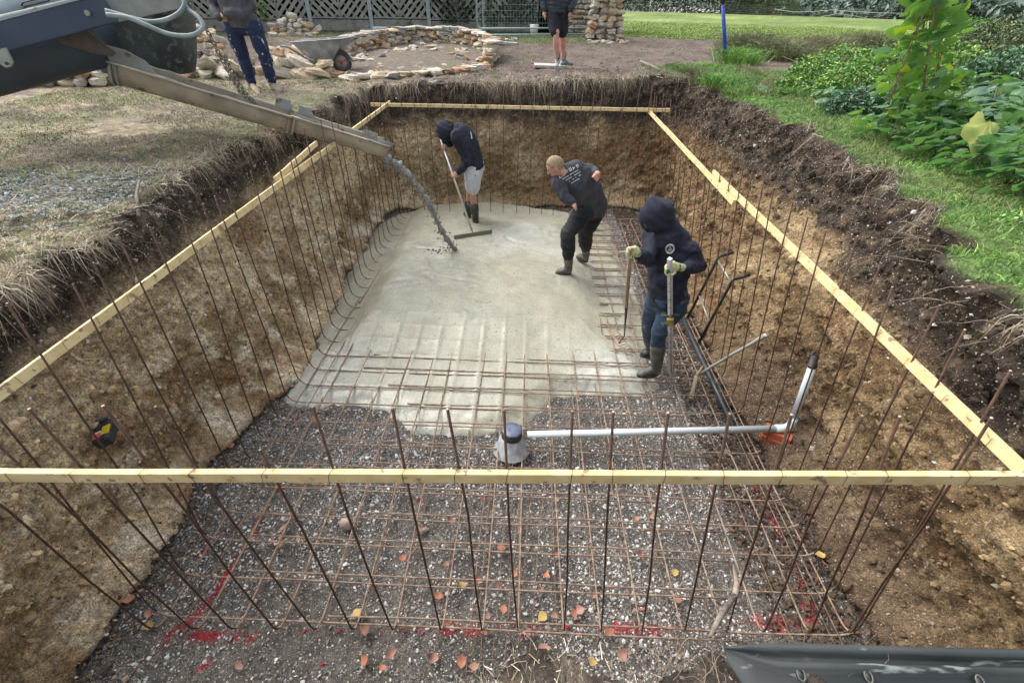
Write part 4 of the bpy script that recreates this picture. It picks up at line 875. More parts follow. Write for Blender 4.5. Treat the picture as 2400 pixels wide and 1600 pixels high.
# fallen leaves
M['leaf_a'] = mat('orange_leaf', (.40, .15, .09), (.48, .22, .13), 40, rough=.6); M['leaf_b'] = mat('pink_brown_leaf', (.34, .17, .13), (.44, .25, .19), 40, rough=.65); M['leaf_c'] = mat('yellow_leaf', (.45, .38, .12), (.5, .3, .1), 40, rough=.6)
def leaf_mesh(name, m_, curl, seed):
    r = random.Random(seed); V = []; n_ = 6
    for i in range(n_+1):
        t_ = i/n_; w_ = sin(pi*min(1, t_*1.05)**.8)*.36*(1+r.gauss(0, .1)); zc = curl*(t_-.5)**2*1.6
        V += [(t_-.5, -w_, zc+w_*.6*curl+r.gauss(0, .02)), (t_-.5, 0, zc), (t_-.5, w_, zc+w_*.5*curl+r.gauss(0, .02))]
    F = [(i*3+k, (i+1)*3+k, (i+1)*3+k+1, i*3+k+1) for i in range(n_) for k in (0, 1)]
    return MB().add(V, F, True).mesh(name, m_)
LM = [leaf_mesh('fallen_leaf', M[m_], c_, i) for i, (m_, c_) in enumerate([('leaf_a', .5), ('leaf_b', .35), ('leaf_a', .8), ('leaf_c', .4), ('leaf_b', .9)])]
LL = {'leaf_a': ('orange brown curled fallen leaf', 'orange fallen leaves'), 'leaf_b': ('dull pinkish brown fallen leaf', 'pinkish fallen leaves'), 'leaf_c': ('yellow fallen leaf', 'yellow fallen leaves')}
lp = [(835, 1440), (860, 1475), (945, 1305), (1045, 1320), (1025, 1395), (1085, 1370), (1120, 1360), (1170, 1375), (1050, 1455), (1010, 1540), (1080, 1555), (1145, 1440), (1180, 1430), (1265, 1380), (1280, 1350), (1300, 1440), (1345, 1440), (1360, 1430), (1270, 1445), (1240, 1480), (1430, 1480), (1460, 1530), (1390, 1550), (1275, 1520), (855, 1545), (915, 1530), (895, 1565), (988, 1240), (1130, 1170), (1055, 1220), (985, 1175), (1215, 1240), (1175, 1285), (1300, 1300), (1205, 1345), (1530, 1210), (1490, 1215), (1755, 1290), (1930, 1320), (1920, 1300), (540, 1045), (665, 1240), (640, 1270), (700, 1260), (660, 1275), (720, 1100), (700, 990), (560, 1560), (300, 1405), (350, 1440), (350, 1465), (1110, 1560), (1135, 1480), (1395, 1400), (1500, 1430), (1590, 1405), (1580, 1340), (770, 960), (740, 985), (690, 975), (1500, 1300)]
for i, (px_, py_) in enumerate(lp):
    k = 3 if i in (0, 18, 50) or i % 17 == 5 else (0, 1, 2, 4)[(i*7) % 4]
    me = LM[k]; o = bpy.data.objects.new('fallen_leaf', me); COL.objects.link(o); p_ = at(px_, py_, z=.035)
    o.location = p_; s_ = rb.uniform(.05, .085); o.scale = (s_, s_*rb.uniform(.8, 1.1), s_); o.rotation_euler = (rb.gauss(0, .35), rb.gauss(0, .35), rb.uniform(0, 6.28))
    side_ = ['at the far left', 'left of centre', 'near the centre', 'right of centre', 'towards the right wall'][min(4, max(0, int((px_-480)/260)))]; band_ = 'beyond the near batten' if py_ < 1110 else 'below the near batten' if py_ < 1260 else 'halfway to the front edge' if py_ < 1400 else 'on the red front line' if py_ < 1500 else 'in the front gravel'
    lb, gr = LL[me.materials[0].name.replace('orange_leaf', 'leaf_a').replace('pink_brown_leaf', 'leaf_b').replace('yellow_leaf', 'leaf_c')]; tagged(o, lb+' '+side_+', '+band_, 'leaf', gr)
o = MB().ball((0, 0, 0), (.05, .04, .055), 10, 7).build('stone', mat('pinkish_stone', (.40, .29, .24), (.5, .42, .36), 18, rough=.8, bump=.4), None); o.location = at(812, 1228, z=.05); tagged(o, 'pinkish rounded stone on the gravel under the near batten', 'stone')

# ------------------------------------------------------------------ people
from mathutils.bvhtree import BVHTree
def nrm_(v): v = np.array(v, float); return v/np.linalg.norm(v)
def cloth(name, c1, c2, sc=14, **k): return mat(name, c1, c2, sc, rough=.9, bump=.35, bscale=120, dist=.003, **k)
M['navyhood'] = cloth('navy_sweatshirt', (.008, .011, .024), (.024, .028, .046), spots=(.05, .05, .055), spot_th=.72, spot_scale=9)
M['greyshirt'] = cloth('dark_grey_sweatshirt', (.040, .042, .052), (.062, .064, .076), spots=(.12, .12, .12), spot_th=.72, spot_scale=7)
M['greyhood'] = cloth('washed_grey_hoodie', (.055, .055, .065), (.09, .088, .10))
M['jeans'] = cloth('mud_stained_jeans', (.025, .05, .09), (.05, .085, .13), 6, spots=(.16, .15, .13), spot_th=.60, spot_scale=10)
M['blacktr'] = cloth('black_work_trousers', (.012, .014, .02), (.035, .036, .04), 6, spots=(.11, .11, .11), spot_th=.66, spot_scale=16)
M['painttr'] = cloth('paint_splashed_trousers', (.014, .024, .07), (.022, .035, .09), 6, spots=(.5, .52, .52), spot_th=.63, spot_scale=13)
M['lightsh'] = cloth('light_grey_shorts', (.50, .54, .57), (.60, .64, .67), 6, spots=(.25, .26, .27), spot_th=.64, spot_scale=12)
M['blackcl'] = cloth('black_cloth', (.012, .013, .02), (.02, .022, .03))
M['skin'] = mat('skin', (.50, .25, .18), (.58, .32, .23), 9, rough=.55, bump=.1)
M['boot'] = mat('rubber_boot', (.025, .030, .028), (.055, .06, .055), 9, rough=.35, rough2=.7, spots=(.22, .21, .18), spot_th=.58, spot_scale=8)
M['bootgrey'] = mat('cement_covered_boot', (.075, .078, .068), (.17, .165, .14), 8, rough=.6, bump=.2, spots=(.05, .05, .05), spot_th=.64, spot_scale=8)
M['glove'] = mat('yellow_green_glove', (.50, .52, .22), (.62, .62, .35), 20, rough=.7, spots=(.03, .12, .09), spot_th=.56, spot_scale=16, bump=.3)
M['hair'] = mat('short_fair_hair', (.30, .21, .12), (.42, .32, .2), 60, rough=.8, bump=.8, bscale=300, stretch=(1, 1, .3))
M['eye'] = mat('eye_dark', (.02, .015, .012), rough=.3)
M['white_print'] = mat('white_print', (.6, .6, .6), rough=.8)
def spine(mb, C, Sx, hw, hd, n=20):
    C = [np.array(c, float) for c in C]; secs = []
    for i in range(len(C)):
        tg = nrm_(C[min(i+1, len(C)-1)]-C[max(i-1, 0)]); s_ = nrm_(Sx-tg*(Sx@tg)); v_ = np.cross(tg, s_); secs.append((C[i], s_*hw[i], v_*hd[i]))
    mb.loft(secs, n)
def head_mesh(t, c, fwd, up_=(0, 0, 1), hair=None, r=1.0, neck=None):
    fwd = nrm_(fwd); up_ = np.array(up_, float); up_ = nrm_(up_-fwd*(up_@fwd)); sd_v = np.cross(fwd, up_); R_ = np.array([sd_v, fwd, up_]).T
    mb = MB(); mb.ball(c+up_*.015, (.077*r, .096*r, .105*r), 20, 14, R_); mb.ball(c+fwd*.022-up_*.055, (.058*r, .068*r, .065*r), 16, 10, R_)
    mb.rounded([c+fwd*.092+up_*.008, c+fwd*.112-up_*.022], [.010, .015], 8)
    for s_ in (-1, 1):
        if neck is None: mb.ball(c+sd_v*s_*.08+up_*-.005-fwd*.008, (.011, .020, .032), 8, 6, R_)
        mb.ball(c+sd_v*s_*.03+fwd*.082+up_*.036, (.022, .012, .008), 8, 6, R_)
    mb.rounded([c+fwd*.088-up_*.052-sd_v*.018, c+fwd*.094-up_*.052, c+fwd*.088-up_*.052+sd_v*.018], [.007, .009, .007], 6)
    if neck is None: mb.rounded([c-up_*.06-fwd*.02, c-up_*.14-fwd*.04], [.055, .06], 12)
    else: mb.rounded([c, lerp(c, neck, .8)], [.05, .05], 12)
    o_ = blend(mb, 'head', M['skin'], t, .0075, 2)
    for s_ in (-1, 1): MB().ball(c+sd_v*s_*.03+fwd*.086+up_*.018, (.012, .008, .007), 8, 6, R_).build('eye', M['eye'], t)
    if hair:
        V_, F_ = [], []
        m2 = MB(); m2.ball(c+up_*.020-fwd*.008, (.084*r, .102*r, .109*r), 24, 18, R_); vv = np.array(m2.v)
        keep_ = [f for f in m2.f if all((((vv[i]-c)@fwd) < .045+max(0, (vv[i]-c)@up_-.06)*1.2) and ((vv[i]-c)@up_ > -.045+max(0, ((vv[i]-c)@fwd)+.02)*1.1) for i in f)]
        m2.f = keep_; m2.sm = [True]*len(keep_); h_ = m2.build('hair', hair, t); s_ = h_.modifiers.new('s', 'SOLIDIFY'); s_.thickness = .012
    return sd_v, up_
def hood_mesh(t, c, fwd, m_, R0=(.125, .15, .155), cut=.52, up_=(0, 0, 1), seed=0):
    fwd = nrm_(fwd); up_ = np.array(up_, float); up_ = nrm_(up_-fwd*(up_@fwd)); sd_v = np.cross(fwd, up_); mb = MB(); n_, m2 = 28, 22; V = []; F = []
    for i in range(m2+1):
        a_ = lerp(radians(180), math.acos(cut), i/m2)
        for k in range(n_):
            b_ = 2*pi*k/n_; lx, lz, ly = sin(a_)*cos(b_), sin(a_)*sin(b_), cos(a_)
            peak = 1+.34*max(0, lz)**2*max(0, .5-abs(ly+.25))+.12*max(0, lz); rr_ = np.array([R0[0], R0[1], R0[2]*peak])
            wv_ = 1+.05*sin(3*b_+seed)+.035*sin(6*ly+seed+2*b_)+.03*sin(13*ly+4*b_)
            V.append(c+(sd_v*lx*rr_[0]+fwd*ly*rr_[1]+up_*lz*rr_[2])*wv_)
    F = [(i*n_+k, i*n_+(k+1) % n_, (i+1)*n_+(k+1) % n_, (i+1)*n_+k) for i in range(m2) for k in range(n_)]
    rim_ = [c+(sd_v*lx_*R0[0]+fwd*ly_*R0[1]*1.02+up_*lz_*R0[2])*1.02 for lx_, lz_, ly_ in [(sin(math.acos(cut))*cos(q_), sin(math.acos(cut))*sin(q_), cut) for q_ in np.linspace(0, 2*pi, 25)]]
    MB().tube(rim_, .0115, 8, cap=False).build('hood_hem', m_, t)
    o_ = mb.add(V, F, True).build('hood', m_, t); s_ = o_.modifiers.new('s', 'SOLIDIFY'); s_.thickness = .016; s_.offset = 1; b_ = o_.modifiers.new('ss', 'SUBSURF'); b_.levels = 1; b_.render_levels = 1
    return o_
def grip(mb, wrist, c, a, rod=.016):
    c = np.array(c, float); a = nrm_(a); w_ = np.array(wrist, float)-c; n_ = nrm_(w_-a*(w_@a)); b_ = np.cross(a, n_)
    pc = c+n_*(rod+.020); mb.rounded([np.array(wrist, float), lerp(np.array(wrist, float), pc, .7), pc], [.029, .033, .036], 12); mb.rounded([pc-a*.032, pc+a*.030], [.021, .021], 10)
    for i in range(4):
        off_ = a*((i-1.5)*.0205); arc_ = [190, 215, 220, 200][i]; r_ = rod+.0095
        pts = [c+off_*(.95)+(n_*cos(t_)+b_*sin(t_))*(r_+.004*(k == 0)) for k, t_ in enumerate([radians(arc_)*q/6 for q in range(7)])]
        mb.rounded(pts, [.0105, .0102, .01, .0098, .0095, .009, .0085], 8)
    pts = [pc-b_*.016-a*.022]+[c-a*(.028-.003*k)+(n_*cos(t_)+b_*sin(t_))*(rod+.011) for k, t_ in enumerate([radians(-60), radians(-105), radians(-150)])]
    mb.rounded(pts, [.014, .0125, .0115, .010], 8)
def boot(t, knee, ankle, toe, m_=None, shaft=.55, sole=True):
    """rubber boot: shaft up towards the knee, foot from the heel to the toe"""
    m_ = m_ or M['boot']; knee, ankle, toe = map(lambda q: np.array(q, float), (knee, ankle, toe)); mb = MB()
    top = lerp(ankle, knee, shaft); mb.rounded([ankle+[0, 0, -.035], ankle+[0, 0, .02], lerp(ankle, top, .5), top], [.054, .055, .066, .075], 16)
    f_ = nrm_((toe-ankle)*[1, 1, 0]); z0 = toe[2]; s_ = np.cross(f_, (0, 0, 1)); heel = np.array([ankle[0], ankle[1], z0])-f_*.045; secs = []
    for q, (hw, hh) in ((0, (.03, .035)), (.08, (.04, .05)), (.3, (.043, .055)), (.6, (.049, .042)), (.85, (.045, .032)), (1.0, (.022, .018))):
        p_ = lerp(heel, np.array([toe[0], toe[1], z0]), q); secs.append((p_+[0, 0, hh], s_*hw, (0, 0, hh)))
    mb.loft(secs, 14); o_ = blend(mb, 'boot', m_, t, .009, 3, wr=.004, wsc=14, wstretch=(.4, .4, 1.5))
    if sole:
        V = []; n_ = 18
        for zz_ in (-.004, .018):
            for k in range(n_):
                q = 2*pi*k/n_; L_ = np.linalg.norm((toe-heel)[:2])/2+.006; V.append(lerp(heel, np.array([toe[0], toe[1], z0]), .5)+f_*cos(q)*L_+s_*sin(q)*(.05+.004*cos(q))+np.array([0, 0, zz_]))
        MB().add(V, [tuple(range(n_)), tuple(range(2*n_-1, n_-1, -1))]+[(k, n_+k, n_+(k+1) % n_, (k+1) % n_) for k in range(n_)]).build('boot_sole', M['blackrub'], t)
    return top
M['blackrub'] = mat('black_rubber_sole', (.03, .03, .028), (.08, .078, .07), 12, rough=.7)
def body_core(t, spine_c, Sx, sh, nk, wr, hips, knees, ankles, m_=None):
    """the continuous body under the clothes"""
    mb = MB(); spine(mb, spine_c, Sx, [.13]*len(spine_c), [.085]*len(spine_c), 14)
    for s_, e_, w_ in wr: mb.rounded([s_, e_, w_], [.042, .036, .024], 10)
    for h_, k_, a_ in zip(hips, knees, ankles): mb.rounded([h_, k_, lerp(k_, a_, .35), a_], [.07, .05, .05, .032], 12)
    mb.rounded([spine_c[-1], nk], [.06, .05], 10)
    return blend(mb, 'body', m_ or M['skin'], t, .014, 3)
def decal(obj, centre, uax, vax, out, rects, m_, name, t, lift=.0035):
    """flat print laid on a garment: rects (x0,y0,x1,y1) in metres on the plane uax, vax"""
    dg_ = bpy.context.evaluated_depsgraph_get(); bv = BVHTree.FromObject(obj, dg_); off_ = np.array(obj.matrix_local.translation) if False else 0
    uax, vax, out = map(nrm_, (uax, vax, out)); mb = MB(); iv = obj.matrix_parent_inverse
    for x0, y0, x1, y1 in rects:
        nx = max(1, int(abs(x1-x0)/.012)); ny = max(1, int(abs(y1-y0)/.012)); V = []; ok_ = True
        for i in range(nx+1):
            for j in range(ny+1):
                p_ = np.array(centre)+uax*lerp(x0, x1, i/nx)+vax*lerp(y0, y1, j/ny)+out*.4
                h_ = bv.ray_cast(Vector(p_), Vector(-out), 1.0)
                if h_[0] is None: ok_ = False; break
                V.append(np.array(h_[0])+out*lift)
            if not ok_: break
        if ok_: mb.add(V, [(i*(ny+1)+j, (i+1)*(ny+1)+j, (i+1)*(ny+1)+j+1, i*(ny+1)+j+1) for i in range(nx) for j in range(ny)], True)
    return mb.build(name, m_, t)

# --- man with the staff and the rake (right)
Y3 = at(1528, 878, z=.12)[1]; J = lambda px, py, dy=0: at(px, py, y=Y3+dy)
t = empty('person', tuple(at(1528, 878, z=.1)), 'person in navy hooded sweatshirt and muddy jeans holding a rake and white staff', 'person', 'people working on the pool slab')
Fd = nrm_((-.62, -.78, 0)); Sx = np.array([.78, -.62, 0])
pel, wai, che, sho, nck = J(1563, 700), J(1566, 662, .0), J(1575, 612, .02), J(1573, 562, .03), J(1560, 535, .0)
hd = J(1542, 505, -.03)
sR, sL = sho-Sx*.160+[0, 0, -.02], sho+Sx*.160+[0, 0, -.03]
eR, wR_ = J(1519, 606, -.10), J(1497, 597, -.30)
eL, wL_ = J(1643, 622, -.05), J(1603, 628, -.27)
hipR, hipL = pel-Sx*.085, pel+Sx*.085
kF, aF = J(1545, 776, -.10), at(1538, 858, z=.22); toeF = at(1493, 880, z=.115)
kB, aB = J(1522, 770, .14), at(1527, 815, z=.22); toeB = at(1500, 832, z=.115)
body_core(t, [pel, wai, che, sho], Sx, None, nck, [(sR, eR, wR_), (sL, eL, wL_)], [hipL, hipR], [kF, kB], [aF, aB])
mb = MB(); spine(mb, [pel+[0, 0, -.05], pel+[0, 0, .05], wai, lerp(wai, che, .6), che, lerp(che, sho, .7), sho+[0, 0, .03], nck], Sx, [.175, .185, .178, .185, .19, .175, .14, .08], [.13, .14, .135, .14, .14, .125, .105, .08])
mb.rounded([sR, lerp(sR, eR, .5), eR, lerp(eR, wR_, .6), wR_], [.085, .072, .066, .056, .045], 14); mb.rounded([sL, lerp(sL, eL, .5), eL, lerp(eL, wL_, .6), wL_], [.078, .072, .070, .060, .046], 14)
mb.rounded([nck+[.02, 0, -.05], nck+[.01, .02, .01], hd+[.03, .02, -.02]], [.125, .10, .085], 14)
mb.rounded([J(1548, 655, -.17), J(1590, 655, -.10)], [.05, .05], 10)
top3 = blend(mb, 'sweatshirt', M['navyhood'], t, .011, 3, wr=.017, wsc=8, wstretch=(.8, .8, 1.1))
hf = nrm_((-.72, .30, -.68)); head_mesh(t, hd-hf*.02, hf, r=.80, neck=nck); hood_mesh(t, hd+hf*.02+[.01, .01, .01], hf, M['navyhood'], R0=(.100, .138, .130), cut=.80)
mb = MB()
for h_, k_, a_ in ((hipL, kF, aF), (hipR, kB, aB)): mb.rounded([h_+[0, 0, .06], h_+[0, 0, -.08], lerp(h_, k_, .55), k_, lerp(k_, a_, .35), lerp(k_, a_, .6)], [.105, .105, .092, .072, .070, .066], 14)
mb.rounded([pel+[0, 0, .08], pel+[0, 0, -.02]], [.14, .135], 14)
blend(mb, 'jeans', M['jeans'], t, .012, 3, wr=.011, wsc=9, wstretch=(.7, .7, 1.6), seed=4)
boot(t, kF, aF, toeF, M['bootgrey'], .62); boot(t, kB, aB, toeB, M['boot'], .55)
rkT, rkB = at(1477, 590, y=Y3-.38), at(1463, 790, z=.17)
sf_T, sf_B = at(1570, 628, y=Y3-.42), at(1572, 872, z=.12)
ax_r = nrm_(rkT-rkB); ax_s = nrm_(sf_T-sf_B)
mb = MB(); grip(mb, wR_, rkT-ax_r*.01, ax_r, .015); blend(mb, 'glove', M['glove'], t, .006, 1, wr=.0015, wsc=40)
mb = MB(); grip(mb, wL_, sf_T-ax_s*.02, ax_s, .022); blend(mb, 'glove', M['glove'], t, .006, 1, wr=.0015, wsc=40)
bc = J(1570, 583, -.1); ring = []
for k in range(18):
    q = 2*pi*k/18; x_, y_ = .030*cos(q), .038*sin(q); ring.append((x_-.006, y_-.007, x_+.006, y_+.007))
outv = nrm_(np.array([0, 0, CAM_H])*[1, 1, .55]-bc*[1, 1, .55]); ua = nrm_(np.cross((0, 0, 1), outv)); va = np.cross(outv, ua)
decal(top3, bc, ua, va, outv, ring+[(-.012, -.020, .010, .012), (-.006, .012, .004, .024), (.008, -.016, .016, .002)], M['white_print'], 'chest_badge', t)
# rake and staff stay things of their own
M['rakewood'] = mat('worn_rake_handle', (.40, .27, .17), (.3, .2, .13), 12, rough=.7, bump=.2)
q = empty('garden_rake', tuple(rkB), 'steel bow rake with wooden handle stood on the mesh in the gloved hand', 'rake')
midp = lerp(rkT, rkB, .55); MB().tube([rkT+ax_r*.04, midp], .0155, 10).build('handle', M['rakewood'], q)
MB().tube([midp, rkB+ax_r*.03], [.013, .008], 8).build('ferrule', M['paintblk'], q)
r0, r1 = at(1430, 780, z=.13), at(1470, 832, z=.13); MB().tube([r0, r1], .0085, 6).build('rake_bar', M['rakewood'], q)
tv = nrm_(np.cross(nrm_(r1-r0), (0, 0, 1))); tv = tv if tv[0] > 0 else -tv
for i in range(11):
    p_ = lerp(r0, r1, i/10); MB().tube([p_, p_+tv*.07+[0, 0, .018], p_+tv*.115+[0, 0, -.01]], [.005, .0045, .003], 5).build('tine', M['rakewood'], q)
MB().tube([rkB+ax_r*.04, lerp(r0, r1, .5)], .007, 6).build('neck', M['paintblk'], q)
q = empty('levelling_staff', tuple(sf_B), 'white telescopic levelling staff with black graduations held upright by the right gloved hand', 'staff')
M['staffw'] = mat('white_staff', (.66, .68, .68), (.5, .52, .5), 10, rough=.4)
pl_ = lerp(sf_T, sf_B, .42)
MB().tube([sf_T+ax_s*.10, pl_], .020, 4, sm=False).build('upper_section', M['staffw'], q); MB().tube([pl_, sf_B], [.023, .024], 4, sm=False).build('lower_section', M['staffw'], q)
mb = MB(); vw = nrm_(np.array([0, 0, CAM_H])-pl_); sdv = nrm_(np.cross(ax_s, vw)); ovn = np.cross(sdv, ax_s)
L_ = np.linalg.norm(sf_T-sf_B)
for i in range(int(L_/.02)):
    c_ = sf_T-ax_s*(.05+i*.02)+ovn*.0235*(1 if ovn@vw > 0 else -1)+sdv*(.004 if i % 5 else .0); w_ = .005 if i % 5 else .010
    if i*.02 < L_-.08: mb.box(c_, (w_, .0035, .001), np.array([sdv, ax_s, ovn]).T)
mb.build('graduations', M['black'], q); 
cl_ = lerp(sf_T, sf_B, .42); MB().box(cl_+ovn*.02, (.028, .05, .022), np.array([sdv, ax_s, ovn]).T).build('yellow_receiver', mat('grey_yellow_clamp', (.5, .36, .04), (.10, .1, .1), 14, rough=.5), q, bevel=.006)
MB().rounded([cl_+ax_s*.05-sdv*.05, cl_+ax_s*.055, cl_+ax_s*.06+sdv*.07], [.012, .016, .010], 8).build('clamp', M['paintblk'], q)

# --- bent man with the print on his back (middle)
Y2 = at(1322, 632, z=.2)[1]; J = lambda px, py, dy=0: at(px, py, y=Y2+dy)
t = empty('person', tuple(at(1325, 640, z=.16)), 'person with short fair hair and printed dark grey top bending over the slab', 'person', 'people working on the pool slab')
pel, wai, mid2, che, sho, nck = J(1384, 502, .08), J(1388, 482, .10), J(1372, 450, .08), J(1352, 425, .04), J(1335, 410, 0), J(1318, 404, -.05)
Sx = nrm_((.80, .38, .38)); hd = J(1302, 391, -.06)
sL, sR = J(1307, 428, -.10), J(1362, 398, .10)
eL, wL_ = J(1324, 462, -.18), J(1340, 474, -.22); eR, wR_ = J(1392, 398, .12), J(1398, 405, -.02)
hips = [J(1366, 504, -.02), J(1396, 500, .16)]
kF, aF, toeF = J(1331, 545, -.12), at(1332, 627, z=.26), at(1302, 640, z=.165)
kB, aB, toeB = J(1372, 542, .22), at(1373, 597, z=.26), at(1352, 602, z=.165)
body_core(t, [pel, wai, mid2, che, sho], Sx, None, nck, [(sL, eL, wL_), (sR, eR, wR_)], hips, [kF, kB], [aF, aB])
mb = MB(); spine(mb, [pel+[0, 0, -.02], wai, mid2, che, sho, nck], Sx, [.185, .20, .22, .24, .195, .09], [.15, .16, .17, .165, .13, .08])
mb.rounded([sL, lerp(sL, eL, .5), eL, wL_], [.085, .072, .062, .046], 14); mb.rounded([sR, lerp(sR, eR, .5), eR, wR_], [.085, .07, .058, .044], 14)
top2 = blend(mb, 'sweatshirt', M['greyshirt'], t, .012, 3, wr=.015, wsc=9, seed=2)
head_mesh(t, hd, (-.80, .05, -.6), (-.5, -.1, .8), hair=M['hair'])
mb = MB()
for h_, k_, a_ in zip(hips, (kF, kB), (aF, aB)): mb.rounded([h_+[0, 0, .05], lerp(h_, k_, .5), k_, lerp(k_, a_, .4), lerp(k_, a_, .6)], [.125, .115, .098, .092, .084], 14)
mb.rounded([hips[0]+[0, 0, .05], hips[1]+[0, 0, .05]], [.12, .12], 14)
blend(mb, 'trousers', M['blacktr'], t, .012, 3, wr=.014, wsc=9, wstretch=(.7, .7, 1.5), seed=8)
boot(t, kF, aF, toeF, M['bootgrey'], .78); boot(t, kB, aB, toeB, M['bootgrey'], .75)
mb = MB(); hL = J(1346, 480, -.24); mb.rounded([wL_, lerp(wL_, hL, .8)], [.027, .034], 10)
for i in range(4): mb.rounded([hL+[.01, 0, 0]+np.array([0, (i-1.5)*.02, 0]), hL+np.array([.03, (i-1.5)*.021, -.03]), hL+np.array([.02, (i-1.5)*.02, -.055-.005*(i in (1, 2))])], [.0095, .009, .008], 8)
mb.rounded([wL_, hL+[.0, -.045, -.02], hL+[.02, -.05, -.045]], [.014, .012, .01], 8); blend(mb, 'hand', M['skin'], t, .006, 1)
mb = MB(); hR = J(1401, 408, -.10); mb.rounded([wR_, hR], [.028, .034], 10)
for i in range(4): mb.rounded([hR+np.array([(i-1.5)*.014, 0, (i-1.5)*-.014]), hR+np.array([(i-1.5)*.014-.012, -.03, (i-1.5)*-.014-.03]), hR+np.array([(i-1.5)*.014-.03, -.03, (i-1.5)*-.014-.05])], [.0095, .009, .008], 8)
mb.rounded([wR_, hR+[-.04, -.01, .0], hR+[-.06, -.02, -.03]], [.014, .012, .01], 8); blend(mb, 'hand', M['skin'], t, .006, 1)
# print: an arched word with three lines of small text
bc = J(1345, 420, -.2); outv = nrm_(np.array([0, 0, CAM_H])-bc); ua = nrm_(Sx-outv*(Sx@outv)); va = np.cross(outv, ua); rects = []
rq = random.Random(4)
for i in range(6):
    x_ = -.135+i*.045; y_ = .085+.012*sin(i/5*pi); 
    for gx_, gy_, gw, gh in [((0, 0, .007, .040), (0, 0, .028, .007), (.020, 0, .007, .040)), ((0, 0, .007, .034), (0, .014, .024, .006)), ((0, 0, .007, .036), (.018, .004, .006, .03), (0, .030, .024, .006))][i % 3] and [g_ for g_ in [((0, 0, .007, .040), (0, 0, .028, .007), (.020, 0, .007, .040)), ((0, 0, .007, .034), (0, .014, .024, .006)), ((0, 0, .007, .036), (.018, .004, .006, .03), (0, .030, .024, .006))][i % 3]]:
        rects.append((x_+gx_, y_+gy_, x_+gx_+gw, y_+gy_+gh))
for row, (n_, x0_) in enumerate(((17, -.115), (14, -.09), (11, -.06), (8, -.05))):
    for i in range(n_):
        if rq.random() < .82: rects.append((x0_+i*.014, .058-row*.030, x0_+i*.014+.009, .058-row*.030+.012))
decal(top2, bc, ua, va, outv, rects, M['white_print'], 'back_print', t)

# --- hooded man with the wide screed rake (left)
Y1 = at(1118, 522, z=.14)[1]; J = lambda px, py, dy=0: at(px, py, y=Y1+dy)
t = empty('person', tuple(at(1118, 522, z=.14)), 'person in navy hooded sweatshirt, light grey shorts and boots pulling the wide screed rake', 'person', 'people working on the pool slab')
pel, wai, mid1, che, sho, nck = J(1112, 400), J(1108, 380), J(1102, 352), J(1092, 328), J(1080, 309), J(1064, 302)
Sx = nrm_((.28, .96, 0)); hd = J(1046, 307, -.02)
sN, sF = sho-Sx*.16+[.0, 0, -.03], sho+Sx*.16+[-.04, 0, -.03]
eN, wN = J(1098, 382, -.2), J(1073, 404, -.16); eF_, wF = J(1052, 335, .18), J(1040, 334, .0)
hips = [pel-Sx*.08, pel+Sx*.08]; kN, aN, toeN = J(1108, 455, -.06), at(1114, 508, z=.26), at(1122, 524, z=.15)
kF, aF, toeF = J(1100, 450, .12), at(1098, 496, z=.26), at(1090, 502, z=.15)
body_core(t, [pel, wai, mid1, che, sho], Sx, None, nck, [(sN, eN, wN), (sF, eF_, wF)], hips, [kN, kF], [aN, aF])
mb = MB(); spine(mb, [pel+[.02, 0, .02], wai, mid1, che, sho, nck], Sx, [.18, .185, .195, .205, .17, .10], [.145, .15, .15, .145, .12, .09])
mb.rounded([sN, lerp(sN, eN, .5), eN, lerp(eN, wN, .7), wN], [.09, .078, .068, .055, .045], 14); mb.rounded([sF, eF_, wF], [.085, .065, .045], 14)
top1 = blend(mb, 'sweatshirt', M['navyhood'], t, .012, 4, wr=.015, wsc=8, seed=11)
hf = nrm_((-.66, .0, -.80)); head_mesh(t, hd-hf*.03, hf, (-.6, 0, .8), r=.85, neck=nck); hood_mesh(t, hd+hf*.02+[.01, 0, .01], hf, M['navyhood'], R0=(.115, .145, .128), cut=.72, up_=(-.5, 0, .8), seed=3)
mb = MB()
for h_, k_ in zip(hips, (kN, kF)): mb.rounded([h_+[0, 0, .04], lerp(h_, k_, .5), lerp(h_, k_, .74)], [.125, .115, .104], 14)
blend(mb, 'shorts', M['lightsh'], t, .012, 2, wr=.012, wsc=9, wstretch=(.8, .8, 1.2), seed=5)
boot(t, kN, aN, toeN, M['boot'], .46); boot(t, kF, aF, toeF, M['boot'], .42)
bl = at(1108, 546, z=.20); hT = J(1036, 336, -.03); axh = nrm_(hT-bl)
mb = MB(); grip(mb, wF, hT-axh*.05, axh, .014); blend(mb, 'hand', M['skin'], t, .006, 1)
pj = bl+axh*((wN-bl)@axh); mb = MB(); grip(mb, wN, pj-axh*.02, axh, .014); blend(mb, 'hand', M['skin'], t, .006, 1)
bc = J(1106, 322, -.05); decal(top1, J(1104, 318, -.1), (1, 0, 0), (0, .3, 1), (.45, -.8, .35), [(-.0, -.045, .018, .055)], M['white_print'], 'back_logo', t)
decal(top1, J(1069, 347, -.1), (1, 0, 0), (0, .3, 1), (-.3, -.9, .2), [(-.01, -.03, .012, .03)], M['white_print'], 'chest_badge', t)
q = empty('screed_rake', tuple(bl), 'wide aluminium screed rake with long pale handle flat on the fresh concrete', 'screed rake')
M['alu'] = mat('pale_aluminium', (.62, .60, .54), (.5, .48, .42), 12, rough=.4, metal=.2)
MB().tube([hT+axh*.06, bl], .0145, 10).build('handle', M['alu'], q)
x0_, x1_ = at(1064, 558, z=.19), at(1153, 544, z=.19); MB().beam(x0_, x1_, .012, .085).build('blade', mat('cement_coated_blade', (.17, .155, .11), (.22, .2, .15), 8, rough=.6), q, bevel=.002)
